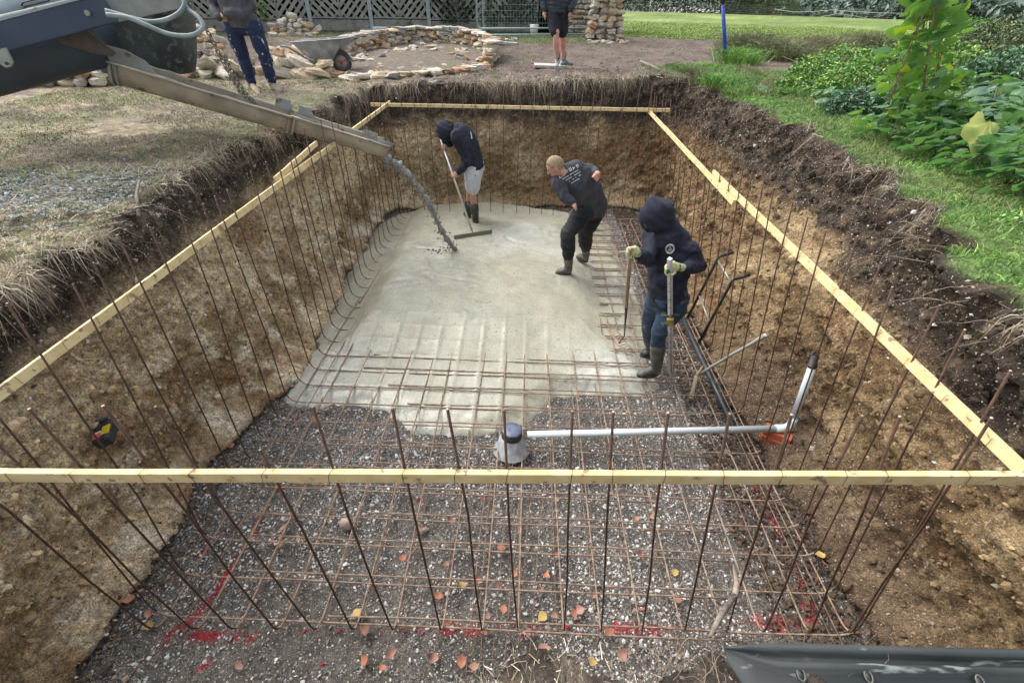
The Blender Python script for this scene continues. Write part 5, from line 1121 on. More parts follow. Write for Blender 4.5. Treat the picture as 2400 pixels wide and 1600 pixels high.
for f_ in (.2, .80): MB().tube([lerp(bl, hT, .085), lerp(x0_, x1_, f_)+[0, 0, .04]], .006, 6).build('stay', M['alu'], q)

# --- man behind the chute (top left), only seen from the waist down
def shoe(t, ank, toe, m_, z0):
    mb = MB(); f_ = nrm_((toe-ank)*[1, 1, 0]); s_ = np.cross(f_, (0, 0, 1)); heel = np.array([ank[0], ank[1], z0])-f_*.06; tt = np.array([toe[0], toe[1], z0]); secs = []
    for q_, (hw, hh) in ((0, (.03, .035)), (.1, (.042, .048)), (.35, (.044, .05)), (.65, (.05, .038)), (.9, (.042, .028)), (1.0, (.02, .015))): secs.append((lerp(heel, tt, q_)+[0, 0, hh], s_*hw, (0, 0, hh)))
    mb.loft(secs, 14); mb.rounded([ank+[0, 0, .02], ank+[0, 0, -.03]], [.047, .045], 12); return blend(mb, 'shoe', m_, t, .009, 2)
z4 = float(zat(np.array([-4.2]), np.array([8.2]))[0]); F4 = at(628, 212, z=z4); Y4 = F4[1]; J = lambda px, py, dy=0: at(px, py, y=Y4+dy)
t = empty('person', tuple(F4), 'person in grey hoodie and paint splashed navy trousers standing behind the chute near the rubble', 'person', 'people watching from the bank')
kN, aN = J(620, 133, 0), J(637, 190, .05); kF, aF = J(570, 135, .05), J(590, 196, .1); hips = [J(598, 74), J(548, 74)]
sdx = np.array([1, 0, 0]); pel = J(573, 70); che = pel+[-.06, 0, .42]; sho = pel+[-.09, 0, .58]; nck = pel+[-.1, 0, .68]; hd = pel+[-.12, -.03, .80]
body_core(t, [pel, lerp(pel, che, .5), che, sho], sdx, None, nck, [(sho+[.18, 0, 0], sho+[.27, .02, -.3], sho+[.15, -.16, -.42]), (sho-[.18, 0, 0], sho+[-.27, .02, -.3], sho+[-.1, -.16, -.42])], hips, [kN, kF], [aN, aF])
mb = MB(); spine(mb, [pel+[0, 0, .02], pel+[0, 0, .1], lerp(pel, che, .5), che, sho, nck], sdx, [.225, .24, .23, .225, .17, .09], [.15, .16, .155, .15, .12, .09])
for s_ in (-1, 1): mb.rounded([sho+[s_*.18, 0, 0], sho+[s_*.29, .02, -.3], sho+[s_*.16, -.16, -.43]], [.085, .072, .055], 12)
mb.rounded([pel+[-.1, -.15, .2], pel+[.08, -.15, .2]], [.07, .07], 10)
blend(mb, 'hoodie', M['greyhood'], t, .014, 3, wr=.010, wsc=6, seed=7)
mb = MB()
for s_ in (-1, 1):
    w_ = sho+[s_*.09, -.09, -.46]
    mb.rounded([sho+[s_*.16, -.16, -.43], w_], [.03, .036], 10)
    for i in range(4): mb.rounded([w_, w_+[-s_*.04, -.01+.0, .03-i*.02], w_+[-s_*.07, -.01, .02-i*.02]], [.011, .010, .009], 8)
    mb.rounded([w_, w_+[-s_*.02, -.03, .045]], [.013, .011], 8)
blend(mb, 'hand', M['skin'], t, .007, 1)
head_mesh(t, hd, (.3, -.9, -.2), hair=M['hair'])
mb = MB()
for h_, k_, a_ in zip(hips, (kN, kF), (aN, aF)): mb.rounded([h_+[0, 0, .05], lerp(h_, k_, .5), k_, lerp(k_, a_, .6), a_+[0, 0, .02]], [.125, .115, .095, .083, .072], 14)
mb.rounded([hips[0]+[0, 0, .06], hips[1]+[0, 0, .06]], [.12, .12], 12)
blend(mb, 'trousers', M['painttr'], t, .013, 3, wr=.013, wsc=8, wstretch=(.7, .7, 1.5), seed=9)
M['oldshoe'] = mat('worn_pale_boot', (.36, .30, .24), (.24, .17, .12), 12, rough=.8)
shoe(t, aN+[0, 0, -.03], at(660, 218, z=z4), M['oldshoe'], z4-.005); shoe(t, aF+[0, 0, -.03], at(608, 222, z=z4), M['oldshoe'], z4-.005)

# --- man in shorts on the paving slab (top centre)
z5 = float(zat(np.array([.6]), np.array([10.3]))[0])+.05; F5 = at(1306, 157, z=z5); Y5 = F5[1]; J = lambda px, py, dy=0: at(px, py, y=Y5+dy)
t = empty('person', tuple(F5), 'person in black padded jacket and black shorts with bare shins on the far slab', 'person', 'people watching from the bank')
kN, aN = J(1303, 84, -.12), J(1306, 140, .0); kF, aF = J(1319, 86, .1), J(1321, 138, .25); pel = J(1307, 32, .05)
hips = [pel+[-.09, 0, -.02], pel+[.09, 0, -.02]]; che = pel+[0, 0, .40]; sho = pel+[0, 0, .56]; nck = pel+[0, 0, .64]; hd = pel+[-.02, -.04, .77]
body_core(t, [pel, lerp(pel, che, .5), che, sho], sdx, None, nck, [(sho+[.18, 0, 0], sho+[.28, .05, -.28], pel+[.2, -.08, .1]), (sho-[.18, 0, 0], sho+[-.28, .05, -.28], pel+[-.22, -.05, .0])], hips, [kN, kF], [aN, aF])
mb = MB()
for k_, a_ in ((kN, aN), (kF, aF)): mb.rounded([k_+[0, 0, .06], k_, lerp(k_, a_, .33), lerp(k_, a_, .75), a_], [.062, .057, .063, .042, .036], 14)
blend(mb, 'bare_shin', mat('flushed_skin', (.58, .27, .22), (.64, .36, .29), 9, rough=.55), t, .01, 2)
mb = MB(); spine(mb, [pel+[0, 0, .0], pel+[0, 0, .1], lerp(pel, che, .5), che, sho, nck], sdx, [.19, .20, .20, .215, .18, .09], [.135, .14, .14, .15, .12, .09])
for s_, w_ in ((1, pel+[.22, -.1, .06]), (-1, pel+[-.24, -.04, .06])): mb.rounded([sho+[s_*.18, 0, 0], lerp(sho+[s_*.18, 0, 0], sho+[s_*.30, .05, -.28], .55), sho+[s_*.30, .05, -.28], w_], [.09, .085, .075, .055], 12)
jk = blend(mb, 'padded_jacket', mat('black_padded_nylon', (.012, .016, .028), (.02, .028, .045), 5, rough=.45), t, .014, 3, wr=.013, wsc=8, wstretch=(.2, .2, 1.6), seed=3)
mb = MB()
for s_, w_ in ((1, pel+[.22, -.11, .0]), (-1, pel+[-.245, -.05, -.02])):
    mb.rounded([w_+[0, 0, .06], w_], [.028, .034], 10)
    for i in range(4): mb.rounded([w_+[0, (i-1.5)*.018, 0], w_+[-s_*.01, (i-1.5)*.02, -.05], w_+[-s_*.025, (i-1.5)*.02, -.075-.006*(i in (1, 2))]], [.0105, .0095, .0085], 8)
    mb.rounded([w_+[0, -.02, .01], w_+[-s_*.03, -.04, -.03]], [.013, .011], 8)
blend(mb, 'hand', M['skin'], t, .007, 1); head_mesh(t, hd, (-.1, -.9, -.35), hair=M['hair'])
mb = MB()
for h_, k_ in zip(hips, (kN, kF)): mb.rounded([h_+[0, 0, .05], lerp(h_, k_, .45), lerp(h_, k_, .80)], [.12, .112, .098], 14)
blend(mb, 'shorts', M['blackcl'], t, .013, 2, wr=.010, wsc=8, seed=14)
for a_, toe_ in ((aN, (1302, 161)), (aF, (1326, 154))):
    MB().rounded([a_+[0, 0, .09], a_+[0, 0, -.03]], [.044, .045], 12).build('sock', M['blackcl'], t); tz = at(*toe_, z=z5); tz = a_*[1, 1, 0]+nrm_((tz-a_)*[1, 1, 0])*.2+[0, 0, z5]
    if a_ is aF: a_ = a_+[0, 0, z5-a_[2]+.12]
    shoe(t, a_*[1, 1, 0]+[0, 0, z5+.11], tz, mat('grey_trainer', (.07, .08, .08), (.45, .48, .46), 14, rough=.7) if 'grey_trainer' not in bpy.data.materials else bpy.data.materials['grey_trainer'], z5)

# ------------------------------------------------------------------ background: stones, fence, wheelbarrow
def atg(px, py, dz=0):
    z_ = 2.0
    for _ in range(12): p_ = at(px, py, z=z_+dz); z_ = float(zat(np.array([p_[0]]), np.array([p_[1]]))[0])
    return at(px, py, z=z_+dz)
SM = [mat('cream_limestone', (.64, .59, .49), (.46, .41, .32), 6, rough=.85, bump=.5, bscale=40), mat('ochre_limestone', (.46, .36, .23), (.58, .49, .35), 6, rough=.85, bump=.5, bscale=40),
      mat('rusty_ironstone', (.34, .21, .12), (.46, .31, .19), 6, rough=.85, bump=.5, bscale=40), mat('grey_limestone', (.32, .29, .25), (.44, .41, .36), 6, rough=.85, bump=.5, bscale=40)]
def rock(seed, m_, box=.6):
    r = np.random.default_rng(seed); mb = MB(); mb.ball((0, 0, 0), 1, 10, 7); V = np.array(mb.v); V = V/np.maximum(np.abs(V).max(1), .62*np.linalg.norm(V, axis=1))[:, None]*.86
    for _ in range(5):
        n_ = r.normal(size=3); n_ /= np.linalg.norm(n_); d_ = V@n_; lim = r.uniform(.62, .85); V = V-n_*np.maximum(d_-lim, 0)[:, None]
    V = V*(1+.08*r.normal(size=(len(V), 1)))
    me = bpy.data.meshes.new('rock'); me.from_pydata(V.tolist(), [], mb.f); me.materials.append(m_); return me
ROCK = [[rock(10*i+j, SM[i]) for j in range(4)] for i in range(4)]
cn = ['cream', 'ochre', 'rusty brown', 'grey']
rs_ = random.Random(31)
def stone(p, size, flat=.5, ci=None, where='', group='', tilt=.2, parent=None, nm='stone', long_=1.5):
    ci = rs_.choices(range(4), (5, 3, 1.5, 2))[0] if ci is None else ci
    o = bpy.data.objects.new(nm, rs_.choice(ROCK[ci])); COL.objects.link(o)
    s_ = size*.5; o.scale = (s_*rs_.uniform(1, long_), s_*rs_.uniform(.75, 1.1), s_*flat*rs_.uniform(.8, 1.25)); o.location = tuple(p)
    o.rotation_euler = (rs_.gauss(0, tilt), rs_.gauss(0, tilt), rs_.uniform(0, 6.28))
    if parent is not None: o.parent = parent; o.matrix_parent_inverse = Matrix.LocRotScale(parent.location, parent.rotation_euler, None).inverted()
    elif where: tagged(o, cn[ci]+' stone '+where, 'stone', cn[ci]+' '+group)
    return o
CRS = ['lowest course', 'second course', 'third course', 'fourth course', 'fifth course', 'top course']
def pile(x0, x1, yb, rows, size, where, group, step=None, lean=.35, prof=None, flat=.55):
    """rows of stones stacked from the base line at photograph row yb"""
    a, b = atg(x0, yb), atg(x1, yb); L = np.linalg.norm(b-a)
    for r in range(rows):
        n_ = max(1, int(L/(size*.92)))
        for i in range(n_):
            t_ = (i+.5+rs_.uniform(-.2, .2))/n_
            if prof is not None and (r+.5)/rows > prof(t_): continue
            for back in ((0, 1) if r == 0 else (0,)):
                p_ = lerp(a, b, t_)+np.array([0, lean*size*r+back*size*.8, size*flat*.42+r*size*flat*.80]); stone(p_, size*rs_.uniform(.75, 1.3), flat, None, where+', '+CRS[min(r, 5)]+(' back' if back else '')+' '+['left', 'middle', 'right'][min(2, int(t_*3))], group)
pile(55, 262, 203, 3, .26, 'in the low row below the mixer boom', 'stones below the mixer boom', prof=lambda t: 1 if t > .15 else .5)
pile(150, 255, 178, 2, .24, 'in the low row below the mixer boom', 'stones below the mixer boom')
pile(560, 640, 176, 2, .28, 'in the row behind the navy trousers', 'stones behind the navy trousers')
pile(408, 560, 186, 2, .34, 'in the front row right of the dark hopper', 'stones in front of the hopper', flat=.5)
pile(412, 530, 146, 6, .24, 'in the heap behind the hose loop', 'stones heaped behind the hose', prof=lambda t: 1-.55*abs(t-.35))
pile(628, 752, 98, 6, .23, 'in the tall heap by the trellis', 'stones heaped against the fence', prof=lambda t: 1.05-abs(t-.42)*1.25)
pile(640, 778, 184, 3, .33, 'in the heap behind the wheelbarrow', 'stones behind the wheelbarrow', flat=.55, prof=lambda t: 1-.4*t)
pile(620, 770, 146, 3, .27, 'in the heap behind the wheelbarrow', 'stones behind the wheelbarrow', flat=.4)
pile(1040, 1112, 100, 3, .22, 'in the small heap under the blue hoop', 'stones under the blue hoop', prof=lambda t: .5+.5*t)
pile(1118, 1212, 99, 1, .18, 'at the metal fence foot', 'stones by the metal frame', flat=.5)
for px_, py_ in ((822, 92), (850, 96), (905, 95), (935, 93), (960, 96), (985, 90), (700, 103), (812, 140), (845, 148), (870, 150), (832, 128)): stone(atg(px_, py_)+[0, 0, .05], rs_.uniform(.15, .28), .5, None, 'lying loose beside the round stone wall', 'loose stones by the round wall')
# round stone ring
rc_f, rc_n, rc_r = atg(985, 112), atg(940, 184), atg(1158, 140)
cxr, cyr = float(atg(972, 145)[0]), (rc_f[1]+rc_n[1])/2+.1; Ry = (rc_f[1]-rc_n[1])/2; Rx = rc_r[0]-cxr
zc_ = float(zat(np.array([cxr]), np.array([cyr]))[0])
t = empty('stone_ring_wall', (cxr, cyr, zc_), 'round drystone ring wall half built beside the wheelbarrow', 'stone wall')
def ringpt(a, r=1.0): return np.array([cxr+Rx*r*cos(a), cyr+Ry*r*sin(a), 0])
mb = MB(); n_ = 44
for i in range(n_):
    a0, a1 = 2*pi*i/n_, 2*pi*(i+1)/n_; am = (a0+a1)/2; hh = .34*sstep(-.35, .25, sin(am)+.35*max(0, cos(am)))+.04; pq = ringpt(am, .99); zg = float(zat(pq[:1], pq[1:2])[0])
    rows_ = max(1, int(hh/.11))
    for r in range(rows_): stone(ringpt(am+rs_.gauss(0, .01)+.06*(r % 2), .985)+[0, 0, zg+.04+r*.10], .30, .42, rs_.choices(range(4), (3, 2, 2, 2))[0], parent=t, tilt=.06, long_=1.3)
    if sin(am) > -.2: stone(ringpt(am, 1.0)+[0, 0, zg+rows_*.10+.05], .36, .24, rs_.choices(range(4), (2, 1, 1, 4))[0], parent=t, nm='coping_stone', tilt=.04)
ga = [ringpt(2*pi*k/40, .93)+[0, 0, float(zat(ringpt(2*pi*k/40)[:1], ringpt(2*pi*k/40)[1:2])[0])+.03+.012] for k in range(40)]
MB().add(ga, [tuple(range(40))]).build('ring_floor', mat('cobbled_mud', (.085, .068, .05), (.17, .14, .10), 9, rough=.9, bump=.6, spots=(.3, .26, .2), spot_scale=6), t)
for k in range(60):
    a_, r_2 = rs_.uniform(0, 6.28), rs_.uniform(.2, .88)**.5; p_ = ringpt(a_, r_2); stone(p_+[0, 0, float(zat(p_[:1], p_[1:2])[0])+.06], rs_.uniform(.14, .24), .35, rs_.choices(range(4), (1, 2, 2, 4))[0], parent=t, nm='floor_stone')
M['slab'] = mat('pale_paving_slab', (.52, .50, .46), (.40, .38, .35), 5, rough=.8, bump=.3, spots=(.25, .22, .18), spot_scale=10)
def slab(px, py, w, d_, th, rz, lab, dz=0):
    p_ = atg(px, py); o = MB().box((0, 0, 0), (w/2, d_/2, th/2)).build('paving_slab', M['slab'], None, bevel=.008); o.location = (p_[0], p_[1], p_[2]+th/2+dz); o.rotation_euler = (rs_.gauss(0, .02), rs_.gauss(0, .02), rz); return tagged(o, lab, 'slab')
slab(858, 176, .75, .35, .05, .25, 'white paving slab lying in front of the stone ring, nearer the wheelbarrow'); slab(915, 178, .6, .4, .05, .15, 'white paving slab with a clean edge in front of the stone ring')
slab(1060, 160, .9, .3, .04, .1, 'long thin pale slab on the grass at the right front of the stone ring')
slab(1192, 112, .55, .35, .06, -.05, 'lower pale slab of the small stack right of the stone ring'); slab(1188, 112, .55, .32, .06, .06, 'upper pale slab of the small stack right of the stone ring', .065)
slab(1288, 158, .62, .45, .05, 0, 'flat grey slab under the feet of the man in shorts')
# trellis fence
M['trellis'] = mat('weathered_grey_green_slat', (.20, .21, .18), (.30, .305, .27), 6, rough=.85, bump=.2); M['cpost'] = mat('concrete_post', (.30, .33, .33), (.38, .41, .40), 8, rough=.8, bump=.2); M['gboard'] = mat('mossy_gravel_board', (.17, .17, .15), (.27, .27, .25), 5, rough=.9, spots=(.08, .10, .04), spot_scale=4)
fA, fB = atg(733, 74), atg(1007, 76); fd = (fB-fA)/2; fd[2] = 0; sp_ = np.linalg.norm(fd); fu = fd/sp_; fn_ = np.array([-fu[1], fu[0], 0])
plab = ['far left behind the mixer', 'third from the left behind the mixer', 'behind the grey hoodie', 'behind the tall rubble heap', 'between the heap and the ring wall', 'behind the left of the ring wall', 'ivy grown, left of the metal frame', 'ivy grown, behind the metal frame', 'right end behind the metal frame']
posts = []
for i in range(-4, 5):
    p0_ = fA+fd*i; p0_[2] = float(zat(p0_[:1], p0_[1:2])[0]) if p0_[1] > 14 else 2.15
    o = MB().box((0, 0, 0), (.055, .055, 1.1)).build('concrete_post', M['cpost'], None, bevel=.006); o.location = tuple(p0_+[0, 0, .95]); o.rotation_euler = (0, 0, math.atan2(fu[1], fu[0])); tagged(o, 'pale concrete fence post '+plab[min(i+4, 8)].replace(' behind the mixer', ', behind the mixer'), 'fence post', 'concrete posts of the trellis fence')
    if i == 4: break
    w_ = sp_-.13; t = empty('trellis_fence', tuple(p0_+fd*.5), 'grey chevron trellis fence panel '+plab[i+4], 'fence', 'chevron trellis panels'); ctr_ = p0_+fd*.5
    MB().beam(ctr_-fu*w_/2+[0, 0, .15], ctr_+fu*w_/2+[0, 0, .15], .05, .27).build('gravel_board', M['gboard'], t)
    hgt_ = 1.75; z0_ = .33
    for (q0, q1) in (((-w_/2, z0_), (w_/2, z0_)), ((-w_/2, z0_+hgt_), (w_/2, z0_+hgt_)), ((0, z0_), (0, z0_+hgt_))): MB().beam(ctr_+fu*q0[0]+[0, 0, q0[1]], ctr_+fu*q1[0]+[0, 0, q1[1]], .05, .04, up=(0, 0, 1) if q0[1] == q1[1] else tuple(fn_)).build('rail', M['trellis'], t)
    for side in (-1, 1):
        k = -1.0
        while k < hgt_+.02:
            x0_, zz0, x1_, zz1 = 0, k, w_/2, k+w_/2*1.05     # from the middle upwards and outwards
            if zz0 < 0: x0_ = -zz0/1.05; zz0 = 0
            if zz1 > hgt_: x1_ = (hgt_-k)/1.05; zz1 = hgt_
            if x1_-x0_ > .04:
                a_ = ctr_+fu*side*x0_+[0, 0, z0_+zz0]; b_ = ctr_+fu*side*x1_+[0, 0, z0_+zz1]; MB().beam(a_-fn_*.03, b_-fn_*.03,   .012, .085, up=tuple(np.cross(b_-a_, fn_))).build('slat', M['trellis'], t)
            k += .21
    mb = MB(); k = -1.0
    while k < hgt_+1:
        for side in (-1, 1):
            x0_, zz0, x1_, zz1 = 0, k, w_/2, k-w_/2*1.05
            if zz0 > hgt_: x0_ = (zz0-hgt_)/1.05; zz0 = hgt_
            if zz1 < 0: x1_ = k/1.05; zz1 = 0
            if x1_-x0_ > .04: a_ = ctr_+fu*side*x0_+[0, 0, z0_+zz0]; b_ = ctr_+fu*side*x1_+[0, 0, z0_+zz1]; mb.beam(a_+fn_*.0, b_+fn_*.0, .012, .055, up=tuple(np.cross(b_-a_, fn_)))
        k += .30
    o = mb.build('back_slats', M['trellis'], t); o['kind'] = 'stuff'
# leaf masses
def leaves(n, pos, size, pal, rg, tilt=.9):
    a = rg.normal(size=(n, 3)); a[:, 2] = np.abs(a[:, 2])*1.2+.25; a /= np.linalg.norm(a, axis=1)[:, None]; b = np.cross(a, rg.normal(size=(n, 3))); b /= np.linalg.norm(b, axis=1)[:, None]; c_ = np.cross(a, b)
    s_ = (size*rg.uniform(.6, 1.3, n))[:, None]; V = np.stack([pos-b*s_, pos-c_*s_*.48+a*s_*.14, pos+b*s_*1.0-a*s_*.15, pos+c_*s_*.48+a*s_*.14], 1)
    F = np.array([(0, 1, 2), (0, 2, 3)])[None]+(np.arange(n)*4)[:, None, None]; pal = np.array(pal); cc = pal[rg.integers(0, len(pal), n)]*rg.uniform(.6, 1.3, (n, 1))
    return V.reshape(-1, 3), F.reshape(-1, 3), np.repeat(cc, 4, 0)
def blob(c_, r_, n, rg, shell=.55):
    d_ = rg.normal(size=(n, 3)); d_[:, 2] = np.abs(d_[:, 2]); d_ /= np.linalg.norm(d_, axis=1)[:, None]; u_ = rg.uniform(shell, 1.0, n)**.6
    w_ = 1+.28*fbm(d_*1.7+np.array(c_)*.37, 2.0, 3); return np.array(c_)+d_*np.array(r_)*(u_*w_)[:, None]
def bush(name, label, cat_, c_, r_, n, size, pal, group=None, seed=1, stems=3):
    rg = np.random.default_rng(seed); t = empty(name, tuple(c_), label, cat_, group)
    g = leaves(n, blob(c_, r_, n, rg), size, pal, rg); o = link('foliage', mesh_np('foliage', g[0], g[1], M['leafm'], g[2]), t); o['kind'] = 'stuff'
    mb = MB()
    for k in range(stems): mb.tube([c_, np.array(c_)+[rg.normal()*r_[0]*.3, rg.normal()*r_[1]*.3, r_[2]*.5], np.array(c_)+[rg.normal()*r_[0]*.6, rg.normal()*r_[1]*.6, r_[2]*.85]], [.012, .008, .004], 5)
    mb.build('stem', M['stem'], t); return t
M['stem'] = mat('green_brown_stem', (.10, .12, .05), (.16, .13, .07), 12, rough=.7)
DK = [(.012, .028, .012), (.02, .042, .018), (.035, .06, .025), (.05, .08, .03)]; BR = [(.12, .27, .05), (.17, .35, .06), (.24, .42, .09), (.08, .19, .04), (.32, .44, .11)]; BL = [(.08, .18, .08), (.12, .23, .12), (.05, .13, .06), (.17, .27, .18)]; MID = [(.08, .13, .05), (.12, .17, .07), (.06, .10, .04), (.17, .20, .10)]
rg = np.random.default_rng(5)
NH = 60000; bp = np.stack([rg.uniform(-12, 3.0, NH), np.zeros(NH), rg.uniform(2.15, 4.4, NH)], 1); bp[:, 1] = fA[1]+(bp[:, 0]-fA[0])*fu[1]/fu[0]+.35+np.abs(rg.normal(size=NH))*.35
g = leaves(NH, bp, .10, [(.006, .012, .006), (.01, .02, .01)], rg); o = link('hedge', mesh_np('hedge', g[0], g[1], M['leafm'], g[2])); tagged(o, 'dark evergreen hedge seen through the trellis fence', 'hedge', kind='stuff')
def ivy(i0, i1, n, seed, lab, pal=DK[1:]):
    rg = np.random.default_rng(seed); s_ = rg.uniform(i0, i1, n); q = fA+fd*s_[:, None]; q[:, 2] = 2.2+rg.uniform(.25, 1.9, n); q += -fn_*(.05+np.abs(rg.normal(size=(n, 1)))*.05); ok = fbm(q, 2.2, 3) > -.05
    g = leaves(ok.sum(), q[ok], .035, pal, rg); o = link('ivy', mesh_np('ivy', g[0], g[1], M['leafm'], g[2])); tagged(o, lab, 'ivy')
ivy(2.05, 2.95, 2600, 3, 'dark glossy ivy on the trellis just left of the metal frame', DK[1:]); ivy(3.0, 4.3, 4200, 4, 'dense ivy with grey stems on the trellis behind the metal frame', [(.03, .05, .035), (.05, .075, .05), (.08, .10, .08)])
ivy(-.85, -.62, 500, 6, 'bright creeper climbing the trellis behind the man in the grey hoodie', BR); 
# metal frame panel
M['greensteel'] = mat('green_galvanised_tube', (.26, .38, .34), (.38, .50, .46), 8, rough=.45, metal=.2)
gA, gB = atg(1119, 95), atg(1392, 87); gl = gB-gA; gl[2] = 0; gdu = gl/np.linalg.norm(gl); gA = gA+[0, 0, 0]; L_ = np.linalg.norm(gl)
t = empty('metal_fence_panel', tuple(gA), 'green galvanised steel mesh fence panel standing between the trellis and the stone pillar', 'metal fence')
gh = 2.0
MB().tube([gA, gA+[0, 0, gh]], .022, 8).build('upright', M['greensteel'], t); MB().tube([gA+gl, gA+gl+[0, 0, gh]], .03, 8).build('upright', M['greensteel'], t)
for z_ in (.12, .27): MB().tube([gA+[0, 0, z_], gA+gl+[0, 0, z_+.02]], .02, 8).build('rail', M['greensteel'], t)
for s0_, sg in ((gA, 1), (gA+gl, -1)): plate([s0_+[0, 0, .10], s0_+gdu*.25*sg+[0, 0, .10], s0_+[0, 0, .42]], .01, 'gusset', M['greensteel'], parent=t)
mb = MB()
for i in range(int(L_/.09)): mb.tube([gA+gdu*i*.09+[0, 0, .27], gA+gdu*i*.09+[0, 0, gh]], .0022, 3, cap=False)
for i in range(12): mb.tube([gA+[0, 0, .4+i*.14], gA+gl+[0, 0, .4+i*.14]], .0022, 3, cap=False)
o = mb.build('wire_mesh', M['greensteel'], t); o['kind'] = 'stuff'
bkt = atg(1251, 82); MB().tube([bkt+[0, 0, 0], bkt+[0, 0, .26]], [.10, .14], 14).build('bucket', mat('white_bucket', (.6, .6, .56), rough=.5), None); tagged(bpy.data.objects['bucket'], 'white plastic bucket standing behind the metal frame', 'bucket')
# stone pillar and wall stub
pb = atg(1418, 96); zt_ = pb[2]; t = empty('stone_pillar', tuple(pb), 'broken rubble stone pillar at the end of the metal fence panel', 'stone pillar')
MB().loft([(pb+[0, .3, 0], (.34, 0, 0), (0, .26, 0)), (pb+[-.02, .3, 1.0], (.28, 0, 0), (0, .22, 0)), (pb+[0, .3, 1.9], (.30, 0, 0), (0, .22, 0))], 10).build('core', mat('lime_mortar', (.26, .20, .14), (.36, .29, .2), 8, rough=.9, bump=.8), t)
for r in range(13):
    w_ = .33+.10*sstep(4, 0, r)
    for k in range(4):
        stone(pb+[(-1.0+.66*k)*w_+rs_.gauss(0, .02), .06+rs_.uniform(-.06, .05)+.08*(k in (0, 3)), .08+r*.145], .27, .55, rs_.choices(range(4), (4, 3, 1, 2))[0], parent=t, tilt=.25, long_=1.2)
        if k in (0, 3): stone(pb+[(-1.0+.66*k)*w_, .35, .08+r*.145], .27, .55, None, parent=t, tilt=.2, long_=1.2)
for k in range(34): a_ = rs_.uniform(-2.6, 1.0); q = atg(1418+a_*26+30, 98+rs_.uniform(-6, 8)); stone(q+[0, 0, .04], rs_.uniform(.08, .2), .6, rs_.choices(range(4), (3, 3, 2, 1))[0], 'fallen at the foot of the broken pillar', 'stones at the pillar foot')
wA, wB = atg(1334, 82), atg(1392, 84); t = empty('stone_wall', tuple(wA), 'short mossy grey stone wall behind the right end of the metal frame', 'stone wall')
wA = wA+[0, .5, 0]; wB = wB+[0, .4, 0]
MB().beam(wA+[0, .2, .9], wB+[0, .2, .9], .3, 1.9).build('core', bpy.data.materials['lime_mortar'], t)
for r in range(14):
    n_ = 4
    for k in range(n_): stone(lerp(wA, wB, (k+.5+.4*(r % 2)-.2)/n_)+[0, 0, .07+r*.13], .26, .42, rs_.choices(range(4), (2, 1, 1, 5))[0], parent=t, tilt=.05, long_=1.3)
# wheelbarrow
M['barrow'] = mat('cement_splashed_galvanised', (.34, .37, .40), (.20, .21, .21), 5, rough=.55, metal=.3, bump=.3, spots=(.5, .48, .42), spot_scale=7); M['tyre'] = mat('tyre', (.04, .035, .033), (.10, .085, .07), 12, rough=.85); M['frm'] = mat('barrow_frame', (.20, .20, .17), (.09, .09, .08), 9, rough=.6)
wc = atg(806, 172); wz = wc[2]; wh = wc+[0, 0, .185]; Jb = lambda px, py, dy=0: at(px, py, y=wc[1]+dy)
t = empty('wheelbarrow', tuple(wc), 'cement splashed galvanised wheelbarrow with red hubbed wheel in front of the stone ring', 'wheelbarrow')
MB().tube([wh+np.array([cos(a)*.142, 0, sin(a)*.142]) for a in np.linspace(0, 2*pi, 25)], .042, 10, cap=False).build('tyre', M['tyre'], t)
MB().loft([(wh+[0, -.03, 0], (.11, 0, 0), (0, 0, .11)), (wh+[0, .03, 0], (.11, 0, 0), (0, 0, .11))], 20).build('rim', mat('grey_rim', (.3, .26, .25), rough=.6), t)
MB().loft([(wh+[0, -.045, 0], (.035, 0, 0), (0, 0, .035)), (wh+[0, .045, 0], (.045, 0, 0), (0, 0, .045))], 12).build('hub', mat('red_hub', (.5, .05, .03), rough=.5), t)
for s_ in (-.06, .30):
    MB().tube([Jb(656, 108, s_-.1), Jb(675, 111, s_-.08), Jb(700, 126, s_), Jb(735, 150, s_), Jb(770, 148, s_*.6+.02), Jb(806, 142, s_*.4), Jb(828, 142, s_*.3)], .016, 8).build('handle_rail', M['frm'], t)
    MB().tube([Jb(738, 150, s_), Jb(744, 168, s_), Jb(752, 181, s_), Jb(762, 182, s_), Jb(768, 174, s_), Jb(768, 150, s_)], .012, 8).build('leg', M['frm'], t)
    MB().tube([Jb(826, 141, s_*.3), Jb(812, 124, s_*.3), Jb(797, 116, s_*.4)], .012, 6).build('nose_bar', M['frm'], t)
sec_ = lambda x, z, hx, hy: [wh+np.array([x, .12, z])+np.array([a*hx, b*hy, 0]) for a, b in ((-1, -1), (1, -1), (1, 1), (-1, 1))]
cx_ = Jb(752, 125)[0]-wh[0]; V = sec_(cx_+.02, .04, .22, .20)+sec_(cx_+.02, .30, .46, .31); V[5] = V[5]+[.04, 0, .08]; V[6] = V[6]+[.04, 0, .08]
V += [v*1 for v in sec_(cx_+.02, .295, .49, .335)]; V[9] = V[9]+[.04, 0, .08]; V[10] = V[10]+[.04, 0, .08]
F = [(3, 2, 1, 0)]+[(k, (k+1) % 4, 4+(k+1) % 4, 4+k) for k in range(4)]+[(4+k, 4+(k+1) % 4, 8+(k+1) % 4, 8+k) for k in range(4)]
o = MB().add(V, F).build('tray', M['barrow'], t); s = o.modifiers.new('t', 'SOLIDIFY'); s.thickness = .012; b_ = o.modifiers.new('b', 'BEVEL'); b_.width = .035; b_.segments = 3; b_.limit_method = 'ANGLE'
